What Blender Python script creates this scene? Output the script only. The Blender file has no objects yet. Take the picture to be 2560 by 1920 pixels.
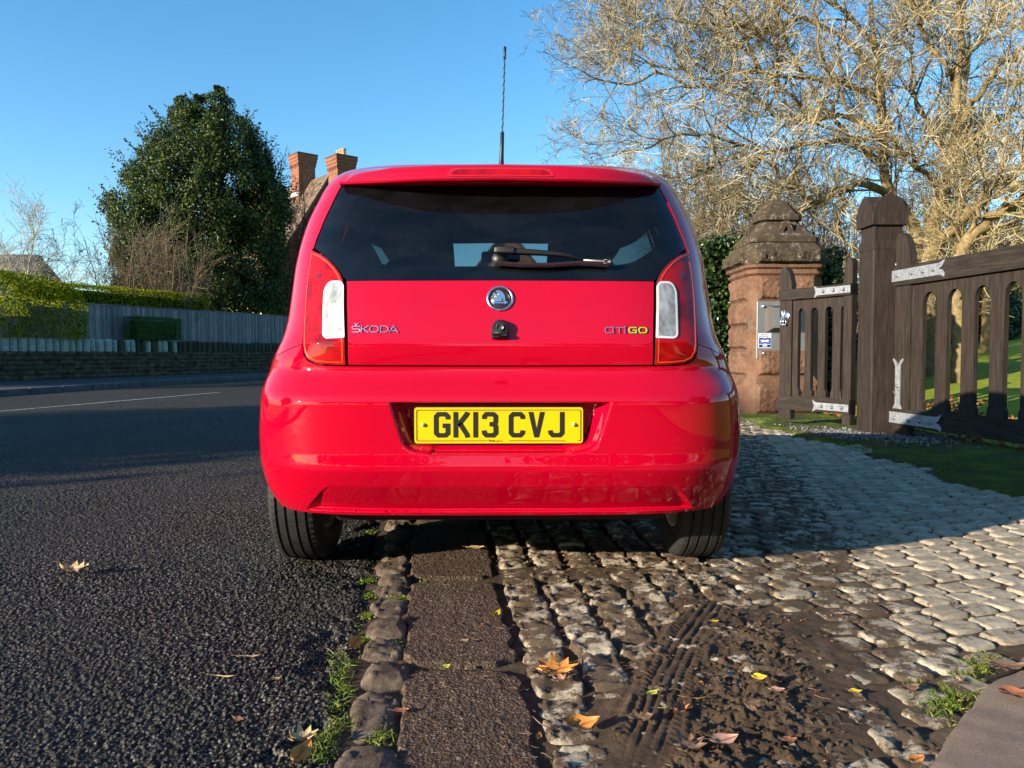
import bpy, math, random
import numpy as np
from mathutils import Vector, Matrix
from mathutils.geometry import delaunay_2d_cdt
R=math.radians; rng=np.random.default_rng(7); random.seed(7)
sc=bpy.context.scene; COL=sc.collection
# ---------------------------------------------------------------- camera
CH=0.77; FPX=1923.0; YAW=-0.834; PITCH=2.233
cd=bpy.data.cameras.new('camera'); cam=bpy.data.objects.new('camera',cd); COL.objects.link(cam)
cam.location=(0,0,CH); cam.rotation_euler=(R(90-PITCH),0,R(YAW)); cd.sensor_width=36; cd.lens=36*FPX/2560
cd.clip_start=.05; cd.clip_end=3000; sc.camera=cam
# ---------------------------------------------------------------- light
SUNDIR=np.array([-2.3,-1.45]); SUNDIR/=np.linalg.norm(SUNDIR); ELEV=15.0
sun_az=math.degrees(math.atan2(SUNDIR[0],SUNDIR[1]))     # from +y towards +x
w=bpy.data.worlds.new('World'); sc.world=w; w.use_nodes=True
nt=w.node_tree; sk=nt.nodes.new('ShaderNodeTexSky'); sk.sky_type='NISHITA'; sk.sun_disc=False
sk.sun_elevation=R(ELEV); sk.sun_rotation=R(sun_az); sk.altitude=0; sk.air_density=1.0; sk.dust_density=0.2; sk.ozone_density=3.0
hs_=nt.nodes.new('ShaderNodeHueSaturation'); hs_.inputs['Saturation'].default_value=1.2; hs_.inputs['Hue'].default_value=.494; nt.links.new(sk.outputs[0],hs_.inputs['Color']); nt.links.new(hs_.outputs[0],nt.nodes['Background'].inputs[0]); nt.nodes['Background'].inputs[1].default_value=0.132
ld=bpy.data.lights.new('sun','SUN'); ld.energy=5.0; ld.angle=R(.55); ld.color=(1,.885,.72)
lo=bpy.data.objects.new('sun',ld); COL.objects.link(lo)
ce=math.cos(R(ELEV)); sv=Vector((SUNDIR[0]*ce,SUNDIR[1]*ce,math.sin(R(ELEV))))
lo.rotation_euler=sv.to_track_quat('Z','Y').to_euler(); lo.location=(0,0,30)
vs=sc.view_settings; vs.view_transform='Standard'; vs.look='None'; vs.gamma=1; vs.use_curve_mapping=False; vs.exposure=1.12
# ---------------------------------------------------------------- helpers
CM=np.array(cam.rotation_euler.to_matrix())
def ray(px,py):
    return CM@np.array([(px-1280)/FPX,(960-py)/FPX,-1.0])
def at(px,py,Y):
    d=ray(px,py); t=Y/d[1]; return np.array([d[0]*t,Y,CH+d[2]*t])
def gat(px,py,z=0.0):
    d=ray(px,py); t=(z-CH)/d[2]; return np.array([d[0]*t,d[1]*t,z])
def tag(o,label=None,cat=None,group=None,kind=None):
    if label: o['label']=label
    if cat: o['category']=cat
    if group: o['group']=group
    if kind: o['kind']=kind
    return o
def empty(name,loc=(0,0,0),rz=0):
    o=bpy.data.objects.new(name,None); COL.objects.link(o); o.location=loc; o.rotation_euler=(0,0,rz); o.empty_display_size=.1; return o
def link(name,me,mat=None,parent=None):
    o=bpy.data.objects.new(name,me); COL.objects.link(o)
    if mat is not None:
        for m in (mat if isinstance(mat,(list,tuple)) else [mat]): me.materials.append(m)
    if parent is not None: o.parent=parent
    return o
def mesh(name,V,F,mat=None,parent=None,smooth=False,normals=None,midx=None,loc=None):
    V=np.asarray(V,dtype=np.float64).reshape(-1,3)
    me=bpy.data.meshes.new(name)
    if isinstance(F,np.ndarray):
        k=F.shape[1]; n=len(F); flat=F.ravel().astype(np.int32); st=np.arange(0,n*k,k,dtype=np.int32)
    else:
        n=len(F); flat=np.array([i for f in F for i in f],dtype=np.int32); ln=np.array([len(f) for f in F]); st=np.concatenate([[0],np.cumsum(ln)[:-1]]).astype(np.int32)
    me.vertices.add(len(V)); me.vertices.foreach_set('co',V.ravel())
    me.loops.add(len(flat)); me.loops.foreach_set('vertex_index',flat)
    me.polygons.add(n); me.polygons.foreach_set('loop_start',st)
    if midx is not None: me.polygons.foreach_set('material_index',np.asarray(midx,dtype=np.int32))
    me.update(calc_edges=True)
    me.polygons.foreach_set('use_smooth',np.full(n,bool(smooth)))
    if normals is not None: me.normals_split_custom_set_from_vertices([tuple(v) for v in normals])
    me.update()
    return link(name,me,mat,parent)
class MB:
    "collects shapes, builds one mesh"
    def __init__(s): s.v=[]; s.f=[]; s.n=0; s.m=[]
    def add(s,V,F,mi=0):
        V=np.asarray(V,float).reshape(-1,3); s.v.append(V)
        for f in F: s.f.append([int(i)+s.n for i in f]); s.m.append(mi)
        s.n+=len(V); return s
    def box(s,x0,x1,y0,y1,z0,z1,b=0.0,M=None,mi=0):
        if b<=0:
            V=np.array([(x,y,z) for z in (z0,z1) for y in (y0,y1) for x in (x0,x1)],float)
            F=[(0,2,3,1),(4,5,7,6),(0,1,5,4),(2,6,7,3),(0,4,6,2),(1,3,7,5)]
        else:
            V=[];F=[]
            lo=(x0,y0,z0);hi=(x1,y1,z1)
            idx={}
            for cx in (0,1):
                for cy in (0,1):
                    for cz in (0,1):
                        c=(cx,cy,cz)
                        for a in range(3):
                            p=[]
                            for k in range(3):
                                e=hi[k] if c[k] else lo[k]
                                if k!=a: e+= -b if c[k] else b
                                p.append(e)
                            idx[(c,a)]=len(V);V.append(p)
            for a in range(3):
                u,v2=[k for k in range(3) if k!=a]
                for sd in (0,1):
                    q=[]
                    for (cu,cv) in ((0,0),(1,0),(1,1),(0,1)):
                        c=[0,0,0];c[a]=sd;c[u]=cu;c[v2]=cv;q.append(idx[(tuple(c),a)])
                    if (sd==0)!=(a==1): q=q[::-1]
                    F.append(q)
            for a in range(3):
                u,v2=[k for k in range(3) if k!=a]
                for cu in (0,1):
                    for cv in (0,1):
                        c0=[0,0,0];c0[u]=cu;c0[v2]=cv;c1=list(c0);c1[a]=1
                        c0=tuple(c0);c1=tuple(c1)
                        q=[idx[(c0,u)],idx[(c1,u)],idx[(c1,v2)],idx[(c0,v2)]]
                        if (cu^cv)^(a==1): q=q[::-1]
                        F.append(q)
            for cx in (0,1):
                for cy in (0,1):
                    for cz in (0,1):
                        c=(cx,cy,cz);q=[idx[(c,0)],idx[(c,1)],idx[(c,2)]]
                        if (cx+cy+cz)%2==0: q=q[::-1]
                        F.append(q)
            V=np.array(V,float)
        if M is not None: V=xf(V,M)
        return s.add(V,F,mi)
    def tube(s,pts,rad,sides=8,cap=True,mi=0):
        pts=np.asarray(pts,float); n=len(pts); rad=np.broadcast_to(np.asarray(rad,float),(n,))
        T=np.gradient(pts,axis=0); T/=np.linalg.norm(T,axis=1)[:,None]+1e-12
        ref=np.array([.31,.52,.79]) if abs(T[0]@np.array([0,0,1.]))>.8 else np.array([0,0,1.])
        N=np.cross(T,ref);N/=np.linalg.norm(N,axis=1)[:,None];B=np.cross(T,N)
        a=np.arange(sides)*2*math.pi/sides
        V=pts[:,None]+rad[:,None,None]*(np.cos(a)[None,:,None]*N[:,None]+np.sin(a)[None,:,None]*B[:,None])
        F=[(i*sides+j,i*sides+(j+1)%sides,(i+1)*sides+(j+1)%sides,(i+1)*sides+j) for i in range(n-1) for j in range(sides)]
        if cap: F+=[list(range(sides))[::-1],[(n-1)*sides+j for j in range(sides)]]
        return s.add(V,F,mi)
    def lathe(s,prof,axis='z',seg=32,c=(0,0,0),mi=0,M=None,closed=False):
        a=np.arange(seg)*2*math.pi/seg; V=[]
        for (r,h) in prof:
            ca,sa=r*np.cos(a),r*np.sin(a)
            if axis=='z': q=np.stack([ca,sa,np.full(seg,h)],1)
            elif axis=='x': q=np.stack([np.full(seg,h),ca,sa],1)
            else: q=np.stack([sa,np.full(seg,h),ca],1)
            V.append(q+np.array(c))
        n=len(prof);F=[]
        for i in range(n-1 if not closed else n):
            for j in range(seg): F.append((i*seg+j,i*seg+(j+1)%seg,((i+1)%n)*seg+(j+1)%seg,((i+1)%n)*seg+j))
        V=np.concatenate(V)
        if M is not None: V=xf(V,M)
        return s.add(V,F,mi)
    def prism(s,poly,d,M=None,mi=0):
        "poly in xz plane (x,z), extruded y 0..d"
        n=len(poly); V=[(p[0],0,p[1]) for p in poly]+[(p[0],d,p[1]) for p in poly]
        F=[list(range(n)),list(range(n,2*n))[::-1]]+[(i,i+n,(i+1)%n+n,(i+1)%n) for i in range(n)]
        V=np.array(V,float)
        if M is not None: V=xf(V,M)
        return s.add(V,F,mi)
    def build(s,name,mat=None,parent=None,smooth=False):
        o=mesh(name,np.concatenate(s.v),s.f,mat,parent,smooth,midx=s.m if max(s.m)>0 else None)
        return o
def xf(V,M):
    M=np.array(M); return V@M[:3,:3].T+M[:3,3]
def Mx(loc=(0,0,0),rz=0,rx=0,ry=0,sc_=1):
    return Matrix.Translation(Vector(loc))@Matrix.Rotation(rz,4,'Z')@Matrix.Rotation(ry,4,'Y')@Matrix.Rotation(rx,4,'X')@Matrix.Scale(sc_,4)
def autosmooth(o,ang=35):
    me=o.data; me.polygons.foreach_set('use_smooth',np.ones(len(me.polygons),bool))
    try: me.set_sharp_from_angle(angle=R(ang))
    except Exception: pass
# value noise / worley in numpy
def hsh(ix,iy,k=0):
    h=(ix.astype(np.int64)*374761393+iy.astype(np.int64)*668265263+k*974634777)&0xffffffff
    h=((h^(h>>13))*1274126177)&0xffffffff; h=((h^(h>>16))*2246822519)&0xffffffff; h=h^(h>>15)
    return (h&0xffffff)/float(0x1000000)
def vnoise(x,y,k=0):
    ix=np.floor(x).astype(np.int64); iy=np.floor(y).astype(np.int64); fx=x-ix; fy=y-iy
    fx=fx*fx*(3-2*fx); fy=fy*fy*(3-2*fy)
    a=hsh(ix,iy,k);b=hsh(ix+1,iy,k);c=hsh(ix,iy+1,k);d=hsh(ix+1,iy+1,k)
    return (a*(1-fx)+b*fx)*(1-fy)+(c*(1-fx)+d*fx)*fy
def fbm(x,y,oct=4,k=0,g=.5):
    s=0;a=1;t=0
    for i in range(oct): s=s+a*vnoise(x*2**i,y*2**i,k+i*17); t+=a; a*=g
    return s/t
def worley(x,y,k=0):
    ix=np.floor(x).astype(np.int64); iy=np.floor(y).astype(np.int64)
    f1=np.full(x.shape,9.);f2=np.full(x.shape,9.);idv=np.zeros(x.shape)
    for dx in (-1,0,1):
        for dy in (-1,0,1):
            cx=ix+dx;cy=iy+dy
            px=cx+.15+.7*hsh(cx,cy,k);py=cy+.15+.7*hsh(cx,cy,k+1)
            d=np.hypot(x-px,y-py); m=d<f1
            f2=np.where(m,f1,np.minimum(f2,d)); idv=np.where(m,hsh(cx,cy,k+2),idv); f1=np.where(m,d,f1)
    return f1,f2,idv
def sstep(a,b,x):
    t=np.clip((x-a)/(b-a),0,1); return t*t*(3-2*t)
# ---------------------------------------------------------------- materials
def mat(name,base=(.5,.5,.5),rough=.6,metal=0,spec=.5,coat=0,coat_r=.03,trans=0,ior=1.45,sheen=0):
    m=bpy.data.materials.new(name); m.use_nodes=True; b=m.node_tree.nodes['Principled BSDF']
    b.inputs['Base Color'].default_value=(*base,1); b.inputs['Roughness'].default_value=rough; b.inputs['Metallic'].default_value=metal
    b.inputs['Specular IOR Level'].default_value=spec; b.inputs['Coat Weight'].default_value=coat; b.inputs['Coat Roughness'].default_value=coat_r
    b.inputs['Transmission Weight'].default_value=trans; b.inputs['IOR'].default_value=ior
    return m
class NG:
    def __init__(s,m): s.m=m; s.t=m.node_tree; s.b=s.t.nodes['Principled BSDF']; s.tc=s.t.nodes.new('ShaderNodeTexCoord')
    def n(s,ty,**kw):
        x=s.t.nodes.new('ShaderNode'+ty)
        for k,v in kw.items():
            if k.startswith('i_'):
                key=k[2:]; key=int(key) if key.isdigit() else key.replace('_',' ')
                x.inputs[key].default_value=v
            else: setattr(x,k,v)
        return x
    def l(s,a,b): s.t.links.new(a,b); return b
    def map(s,scale=(1,1,1),rot=(0,0,0),out='Object'):
        mp=s.n('Mapping'); mp.inputs['Scale'].default_value=scale; mp.inputs['Rotation'].default_value=rot
        s.l(s.tc.outputs[out],mp.inputs[0]); return mp.outputs[0]
    def noise(s,sc_=5,det=4,rough=.55,vec=None,dist=0):
        x=s.n('TexNoise'); x.inputs['Scale'].default_value=sc_; x.inputs['Detail'].default_value=det; x.inputs['Roughness'].default_value=rough; x.inputs['Distortion'].default_value=dist
        s.l(vec if vec is not None else s.tc.outputs['Object'],x.inputs['Vector']); return x.outputs['Fac']
    def vor(s,sc_=5,vec=None,feature='F1',out='Distance',rnd=1):
        x=s.n('TexVoronoi'); x.feature=feature; x.inputs['Scale'].default_value=sc_; x.inputs['Randomness'].default_value=rnd
        s.l(vec if vec is not None else s.tc.outputs['Object'],x.inputs['Vector']); return x.outputs[out]
    def ramp(s,fac,stops,interp='LINEAR'):
        r=s.n('ValToRGB'); cr=r.color_ramp; cr.interpolation=interp
        while len(cr.elements)<len(stops): cr.elements.new(.5)
        for e,(p,c) in zip(cr.elements,stops):
            e.position=p; e.color=(*c,1) if hasattr(c,'__len__') else (c,c,c,1)
        s.l(fac,r.inputs[0]); return r.outputs[0]
    def mix(s,fac,a,b,mode='MIX'):
        x=s.n('Mix'); x.data_type='RGBA'; x.blend_type=mode
        for v,i in ((fac,0),(a,6),(b,7)):
            if hasattr(v,'is_linked') or hasattr(v,'links'): s.l(v,x.inputs[i])
            elif hasattr(v,'__len__'): x.inputs[i].default_value=(*v,1)
            else: x.inputs[i].default_value=v if i==0 else (v,v,v,1)
        return x.outputs[2]
    def math(s,op,a,b=0,c=None):
        x=s.n('Math'); x.operation=op
        for i,v in enumerate((a,b) if c is None else (a,b,c)):
            if hasattr(v,'links'): s.l(v,x.inputs[i])
            else: x.inputs[i].default_value=v
        return x.outputs[0]
    def bump(s,h,st=.5,dist=.01,nrm=None):
        x=s.n('Bump'); x.inputs['Strength'].default_value=st; x.inputs['Distance'].default_value=dist; s.l(h,x.inputs['Height'])
        if nrm is not None: s.l(nrm,x.inputs['Normal'])
        return x.outputs[0]
    def col(s,c): s.l(c,s.b.inputs['Base Color']); return s
    def nrm(s,c): s.l(c,s.b.inputs['Normal']); return s
    def rgh(s,c): s.l(c,s.b.inputs['Roughness']); return s
    def sep(s,vec=None,out='Object'):
        x=s.n('SeparateXYZ'); s.l(vec if vec is not None else s.tc.outputs[out],x.inputs[0]); return x.outputs
# ---- tube batches and leaf batches (vectorised)
def tubes(P,Rd,m=4):
    N,k,_=P.shape
    T=np.empty_like(P); T[:,1:-1]=P[:,2:]-P[:,:-2]; T[:,0]=P[:,1]-P[:,0]; T[:,-1]=P[:,-1]-P[:,-2]
    T/=np.linalg.norm(T,axis=2,keepdims=True)+1e-12
    ref=np.array([.43,.61,.3]);ref/=np.linalg.norm(ref)
    n1=np.cross(T,ref); n1/=np.linalg.norm(n1,axis=2,keepdims=True)+1e-9; n2=np.cross(T,n1)
    a=np.arange(m)*2*math.pi/m
    V=P[:,:,None]+Rd[:,:,None,None]*(np.cos(a)[None,None,:,None]*n1[:,:,None]+np.sin(a)[None,None,:,None]*n2[:,:,None])
    b=(np.arange(N)*k*m)[:,None,None]+(np.arange(k-1)*m)[None,:,None]
    j=np.arange(m)[None,None,:]; j2=(j+1)%m
    F=np.stack([b+j,b+j2,b+m+j2,b+m+j],-1).reshape(-1,4)
    return V.reshape(-1,3),F
def joinVF(L):
    V=[];F=[];n=0
    for v,f in L: V.append(v);F.append(f+n);n+=len(v)
    return np.concatenate(V),np.concatenate(F)
def unit(a): return a/(np.linalg.norm(a,axis=-1,keepdims=True)+1e-12)
def grow(P,Rd,n,ln,ang,trop=(0,0,.1),k=5,wig=.25,t0=.25,t1=1.0,rr=.6,tip=.35,rmax=9,bias=None,r=rng):
    N,kk,_=P.shape
    L=np.linalg.norm(P[:,1:]-P[:,:-1],axis=2).sum(1); pr=L/L.sum()
    pi=r.choice(N,n,p=pr); t=t0+(t1-t0)*r.random(n); f=t*(kk-1); i=np.minimum(f.astype(int),kk-2); f=f-i
    b=P[pi,i]*(1-f)[:,None]+P[pi,i+1]*f[:,None]; d=unit(P[pi,i+1]-P[pi,i]); pr_=Rd[pi,i]*(1-f)+Rd[pi,i+1]*f
    u=unit(np.cross(d,r.normal(size=(n,3)))); a=np.radians(r.uniform(ang[0],ang[1],n))[:,None]
    d=unit(d*np.cos(a)+u*np.sin(a)+np.array(trop)*.6)
    if bias is not None: d=unit(d+bias(b))
    ll=r.uniform(ln[0],ln[1],n)*(1.15-.45*t)/(k-1)
    Q=np.empty((n,k,3)); Q[:,0]=b
    for j in range(1,k):
        d=unit(d+wig*r.normal(size=(n,3))+np.array(trop)*.35); Q[:,j]=Q[:,j-1]+d*ll[:,None]
    r0=np.minimum(pr_*rr,rmax); Rq=r0[:,None]*np.linspace(1,tip,k)[None]
    return Q,Rq
def leaves(C,N,size,asp=.5,fold=.25,r=rng,tan=None):
    n=len(C); N=unit(N); 
    t=unit(np.cross(N,r.normal(size=(n,3)))) if tan is None else unit(tan-N*(tan*N).sum(1,keepdims=True)); s=np.cross(N,t)
    sz=np.asarray(size)*r.uniform(.65,1.3,n); sz=sz[:,None]
    V=np.stack([C-t*sz*.5, C+s*sz*asp*.5+N*sz*fold*.5, C+t*sz*.5, C-s*sz*asp*.5+N*sz*fold*.5],1)
    F=np.arange(4*n).reshape(n,4)
    return V.reshape(-1,3),F
def polyline(pts,k):
    pts=np.asarray(pts,float); d=np.concatenate([[0],np.cumsum(np.linalg.norm(np.diff(pts,axis=0),axis=1))]); t=np.linspace(0,d[-1],k)
    return np.stack([np.interp(t,d,pts[:,i]) for i in range(pts.shape[1])],1)
def catmull(pts,k):
    pts=np.asarray(pts,float); n=len(pts); P=np.vstack([2*pts[0]-pts[1],pts,2*pts[-1]-pts[-2]])
    u=np.linspace(0,n-1-1e-9,k); i=u.astype(int); f=(u-i)[:,None]
    a,b,c,d=P[i],P[i+1],P[i+2],P[i+3]
    return .5*((2*b)+(-a+c)*f+(2*a-5*b+4*c-d)*f*f+(-a+3*b-3*c+d)*f**3)
def inpoly(x,y,poly):
    poly=np.asarray(poly); n=len(poly); c=np.zeros(np.shape(x),bool); j=n-1
    for i in range(n):
        xi,yi=poly[i];xj,yj=poly[j]
        if yi!=yj:
            m=((yi>y)!=(yj>y))&(x<(xj-xi)*(y-yi)/(yj-yi)+xi); c^=m
        j=i
    return c
def pdist(x,y,poly,closed=True):
    poly=np.asarray(poly,float); n=len(poly); d=np.full(np.shape(x),1e9)
    for i in range(n if closed else n-1):
        a=poly[i];b=poly[(i+1)%n];ab=b-a;L=ab@ab
        if L<1e-14: continue
        t=np.clip(((x-a[0])*ab[0]+(y-a[1])*ab[1])/L,0,1); d=np.minimum(d,np.hypot(x-a[0]-t*ab[0],y-a[1]-t*ab[1]))
    return d
def densify(poly,step,closed=True):
    poly=np.asarray(poly,float); out=[]; n=len(poly)
    for i in range(n if closed else n-1):
        a=poly[i];b=poly[(i+1)%n];k=max(1,int(math.ceil(np.linalg.norm(b-a)/step)))
        for j in range(k): out.append(a+(b-a)*j/k)
    if not closed: out.append(poly[-1])
    return np.array(out)
def offset(poly,d):
    "inset a closed polygon by d (any orientation)"
    poly=np.asarray(poly,float); A=.5*np.sum(poly[:,0]*np.roll(poly[:,1],-1)-np.roll(poly[:,0],-1)*poly[:,1]); sg=1 if A>0 else -1
    e=np.roll(poly,-1,0)-poly; e/=np.linalg.norm(e,axis=1)[:,None]+1e-12; nn=np.stack([-e[:,1],e[:,0]],1)*sg
    m=nn+np.roll(nn,1,0); m/=np.maximum((m*m).sum(1)/2,.5)[:,None]
    return poly+m*d
def rounded(poly,r,k=5):
    poly=np.asarray(poly,float); n=len(poly); out=[]
    rs=r if hasattr(r,'__len__') else [r]*n
    for i in range(n):
        p=poly[i];a=poly[i-1]-p;b=poly[(i+1)%n]-p;la=np.linalg.norm(a);lb=np.linalg.norm(b);q=min(rs[i],la*.49,lb*.49)
        if q<=0: out.append(p);continue
        A=p+a/la*q;B=p+b/lb*q
        for t in np.linspace(0,1,k): out.append((1-t)**2*A+2*t*(1-t)*p+t*t*B)
    return np.array(out)
def cdt(outers,holes,gx,gy,extra=(),margin=None):
    """triangulate region inside outers minus holes with interior grid (gx,gy arrays of points)"""
    V=[];E=[];n=0
    for p in list(outers)+list(holes):
        k=len(p);V+=list(p);E+=[(n+i,n+(i+1)%k) for i in range(k)];n+=k
    for p in extra:
        k=len(p);V+=list(p);E+=[(n+i,n+i+1) for i in range(k-1)];n+=k
    ok=np.zeros(gx.shape,bool)
    for p in outers: ok|=inpoly(gx,gy,p)
    for p in holes: ok&=~inpoly(gx,gy,p)
    gx=gx[ok];gy=gy[ok]
    if margin:
        keep=np.ones(len(gx),bool)
        for p in list(outers)+list(holes): keep&=pdist(gx,gy,p)>margin
        for p in extra: keep&=pdist(gx,gy,p,False)>margin*.8
        gx=gx[keep];gy=gy[keep]
    V+=list(np.stack([gx,gy],1))
    r=delaunay_2d_cdt([Vector((float(v[0]),float(v[1]))) for v in V],E,[],0,1e-7)
    P=np.array([(v.x,v.y) for v in r[0]]); T=np.array([f for f in r[2] if len(f)==3])
    c=P[T].mean(1); m=np.zeros(len(T),bool)
    for p in outers: m|=inpoly(c[:,0],c[:,1],p)
    for p in holes: m&=~inpoly(c[:,0],c[:,1],p)
    T=T[m]; ar=(P[T[:,1],0]-P[T[:,0],0])*(P[T[:,2],1]-P[T[:,0],1])-(P[T[:,2],0]-P[T[:,0],0])*(P[T[:,1],1]-P[T[:,0],1])
    T=T[np.abs(ar)>1e-10]; us=np.unique(T); mp=-np.ones(len(P),int); mp[us]=np.arange(len(us))
    return P[us],mp[T]
# ================================================================ CAR
D0=2.34; YC=1.3; K=1.3
def smooth_table(kn,sig,lo=.15,hi=1.50):
    z=np.linspace(lo,hi,1351); v=np.interp(z,[k[0] for k in kn],[k[1] for k in kn])
    if sig>0:
        n=int(4*sig/.001); kx=np.exp(-.5*(np.arange(-n,n+1)*.001/sig)**2); kx/=kx.sum()
        v=np.convolve(np.pad(v,n,mode='reflect',reflect_type='odd'),kx,mode='valid')
    return z,v
ZR=smooth_table([(.15,.16),(.25,.085),(.30,.052),(.357,.020),(.392,.003),(.412,-.006),(.428,-.0068),(.462,-.001),(.50,.000),(.56,.000),(.622,.0),(.642,.006),(.66,.020),(.69,.050),(.715,.066),
  (.722,.066),(.76,.056),(.804,.050),(.815,.054),(.86,.066),(.92,.083),(1.0,.110),(1.1,.148),(1.2,.195),(1.3,.250),(1.354,.283),(1.38,.31),(1.42,.37),(1.45,.45),(1.5,.62)],.0025)
ZF=smooth_table([(.15,3.40),(.25,3.47),(.35,3.53),(.5,3.56),(.65,3.53),(.75,3.44),(.82,3.28),(.88,3.02),(.93,2.75),(.98,2.62),(1.1,2.46),(1.25,2.25),(1.38,2.03),(1.42,1.95),(1.45,1.84),(1.5,1.7)],.015)
ZN=smooth_table([(.15,5),(.3,5.2),(.5,5.8),(.65,5.8),(.8,5.4),(1.0,5.2),(1.2,5),(1.4,4.6),(1.5,4.2)],.03)
def tb(T,z): return np.interp(z,T[0],T[1])
SIL=[(432,381),(461,408),(507,448),(554,474),(609,494),(669,509),(727,517),(800,528),(847,541),(901,569),(959,590),(1014,599),(1064,603),(1115,602),(1165,597),(1201,589),(1225,578),(1250,560)]
def solveW():
    out=[]; ph=np.linspace(.3,1.9,500)
    for py,hw in SIL:
        W=.7;d=2.9
        for it in range(25):
            z=CH-(py-885)*d/1923.0
            Br=YC-tb(ZR,z);n=tb(ZN,z);Bf=tb(ZF,z)-YC
            s,c=np.sin(ph),np.cos(ph);B=np.where(c>=0,Br,Bf)
            lo,hi=.3,1.2
            for q in range(30):
                m=(lo+hi)/2; r=((np.abs(s)/m)**n+(np.abs(c)/B)**n)**(-1/n); x=r*s;y=YC-r*c+D0; t=x/y; i=t.argmax()
                if t[i]*1923>hw: hi=m
                else: lo=m
            d=.5*d+.5*y[i]; W=m
        out.append((z,W))
    return sorted(out)
WT=solveW(); print('W table',[(round(a,3),round(b,3)) for a,b in WT])
WT=[(.15,WT[0][1]-.02)]+WT+[(1.5,WT[-1][1]-.06)]
ZW=smooth_table(WT,.018)
def FS(s,z,off=0.0):
    s=np.asarray(s,float);z=np.asarray(z,float)
    W=tb(ZW,z);n=tb(ZN,z);S=np.sin(s);C=np.cos(s);B=np.where(C>=0,YC-tb(ZR,z),tb(ZF,z)-YC)
    r=((np.abs(S)/W)**n+(np.abs(C)/B)**n)**(-1/n)
    return np.stack([r*S,YC-r*C,z],-1)
def FSN(s,z,disp=None,e=.0012):
    def G(a,b):
        p=FS(a,b)
        if disp is not None: p=p+disp(p)
        return p
    du=G(s+e,z)-G(s-e,z); dv=G(s,z+e)-G(s,z-e); n=np.cross(du,dv)
    return unit(n)
def RX(x,z):
    W=tb(ZW,z);n=tb(ZN,z);q=np.clip(np.abs(x)/W,0,.9999)
    return YC-(YC-tb(ZR,z))*(1-q**n)**(1/n)
def U(hw,py,side=-1):
    "rear-view pixel (half width from 1252, row) -> (K*s,z) on the car surface; returned for the +x side"
    f=lambda Y:(Y-D0)-RX(at(1252-hw,py,Y)[0],at(1252-hw,py,Y)[2])
    Y=D0-.15
    while f(Y)<0 and Y<D0+1.4: Y+=.01
    a,b=Y-.01,Y
    for i in range(30):
        m=(a+b)/2
        if f(m)<0:a=m
        else:b=m
    p=at(1252-hw,py,a); s=abs(math.atan2(p[0],YC-(p[1]-D0)))
    return (K*s,p[2])
def US(y,z):
    "side view (y,z) -> (K*s,z)"
    W=float(tb(ZW,z));n=float(tb(ZN,z));B=(YC-float(tb(ZR,z))) if y<YC else float(tb(ZF,z))-YC
    q=min(abs(YC-y)/B,.99999); x=W*(1-q**n)**(1/n)
    return (K*math.atan2(x,YC-y),z)
def mirror(poly): return np.array([(-p[0],p[1]) for p in poly])[::-1]
def sym(half):
    "half: points from centre top going out and down to centre bottom (+side)"
    half=[tuple(h) for h in half]; L=[(-a,b) for a,b in half if abs(a)>1e-6][::-1]
    return np.array(half+L)
def panel(name,outers,holes,mt,parent,sp=.02,off=0.0,disp=None,extra=(),skirt=.012,margin=None,gpts=None,flip=False):
    allp=np.concatenate(outers); lo=allp.min(0);hi=allp.max(0)
    gx,gy=np.meshgrid(np.arange(lo[0]+sp/2,hi[0],sp),np.arange(lo[1]+sp/2,hi[1],sp)); gx=gx+((np.arange(gx.shape[0])%2)*sp*.5)[:,None]
    gx=gx.ravel();gy=gy.ravel()
    if gpts is not None: gx=np.concatenate([gx,gpts[:,0]]);gy=np.concatenate([gy,gpts[:,1]])
    P,T=cdt([densify(o,sp) for o in outers],[densify(h,sp) for h in holes],gx,gy,extra,margin or sp*.35)
    s=P[:,0]/K; z=P[:,1]; V=FS(s,z)
    if disp is not None: V=V+disp(V)
    N=FSN(s,z,disp); V=V+N*off; 
    n=np.cross(V[T[:,1]]-V[T[:,0]],V[T[:,2]]-V[T[:,0]]); fl=(n*N[T[:,0]]).sum(1)<0; T[fl]=T[fl][:,::-1]
    V=V.copy(); 
    F=[list(t) for t in T]; NN=[N]; VV=[V]
    if skirt:
        E={}
        for t in T:
            for a,b in ((t[0],t[1]),(t[1],t[2]),(t[2],t[0])):
                if (b,a) in E: del E[(b,a)]
                else: E[(a,b)]=1
        base=len(V); vi={}; sv_=[];sn=[]
        for (a,b) in E:
            for q in (a,b):
                if q not in vi: vi[q]=base+len(sv_); sv_+= [V[q],V[q]-N[q]*skirt]; sn+=[N[q],N[q]]
        sv_=np.array(sv_);sn=np.array(sn);acc=np.zeros_like(sv_)
        for (a,b) in E:
            ia,ib=vi[a],vi[b]; F.append([ib,ia,ia+1,ib+1])
            o=np.cross(V[b]-V[a],N[a]);
            for q in (ia,ia+1,ib,ib+1): acc[q-base]+=o
        VV.append(sv_);NN.append(unit(acc))
    V=np.concatenate(VV);N=np.concatenate(NN)
    return mesh(name,V,F,mt,parent,True,normals=N)
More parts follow.
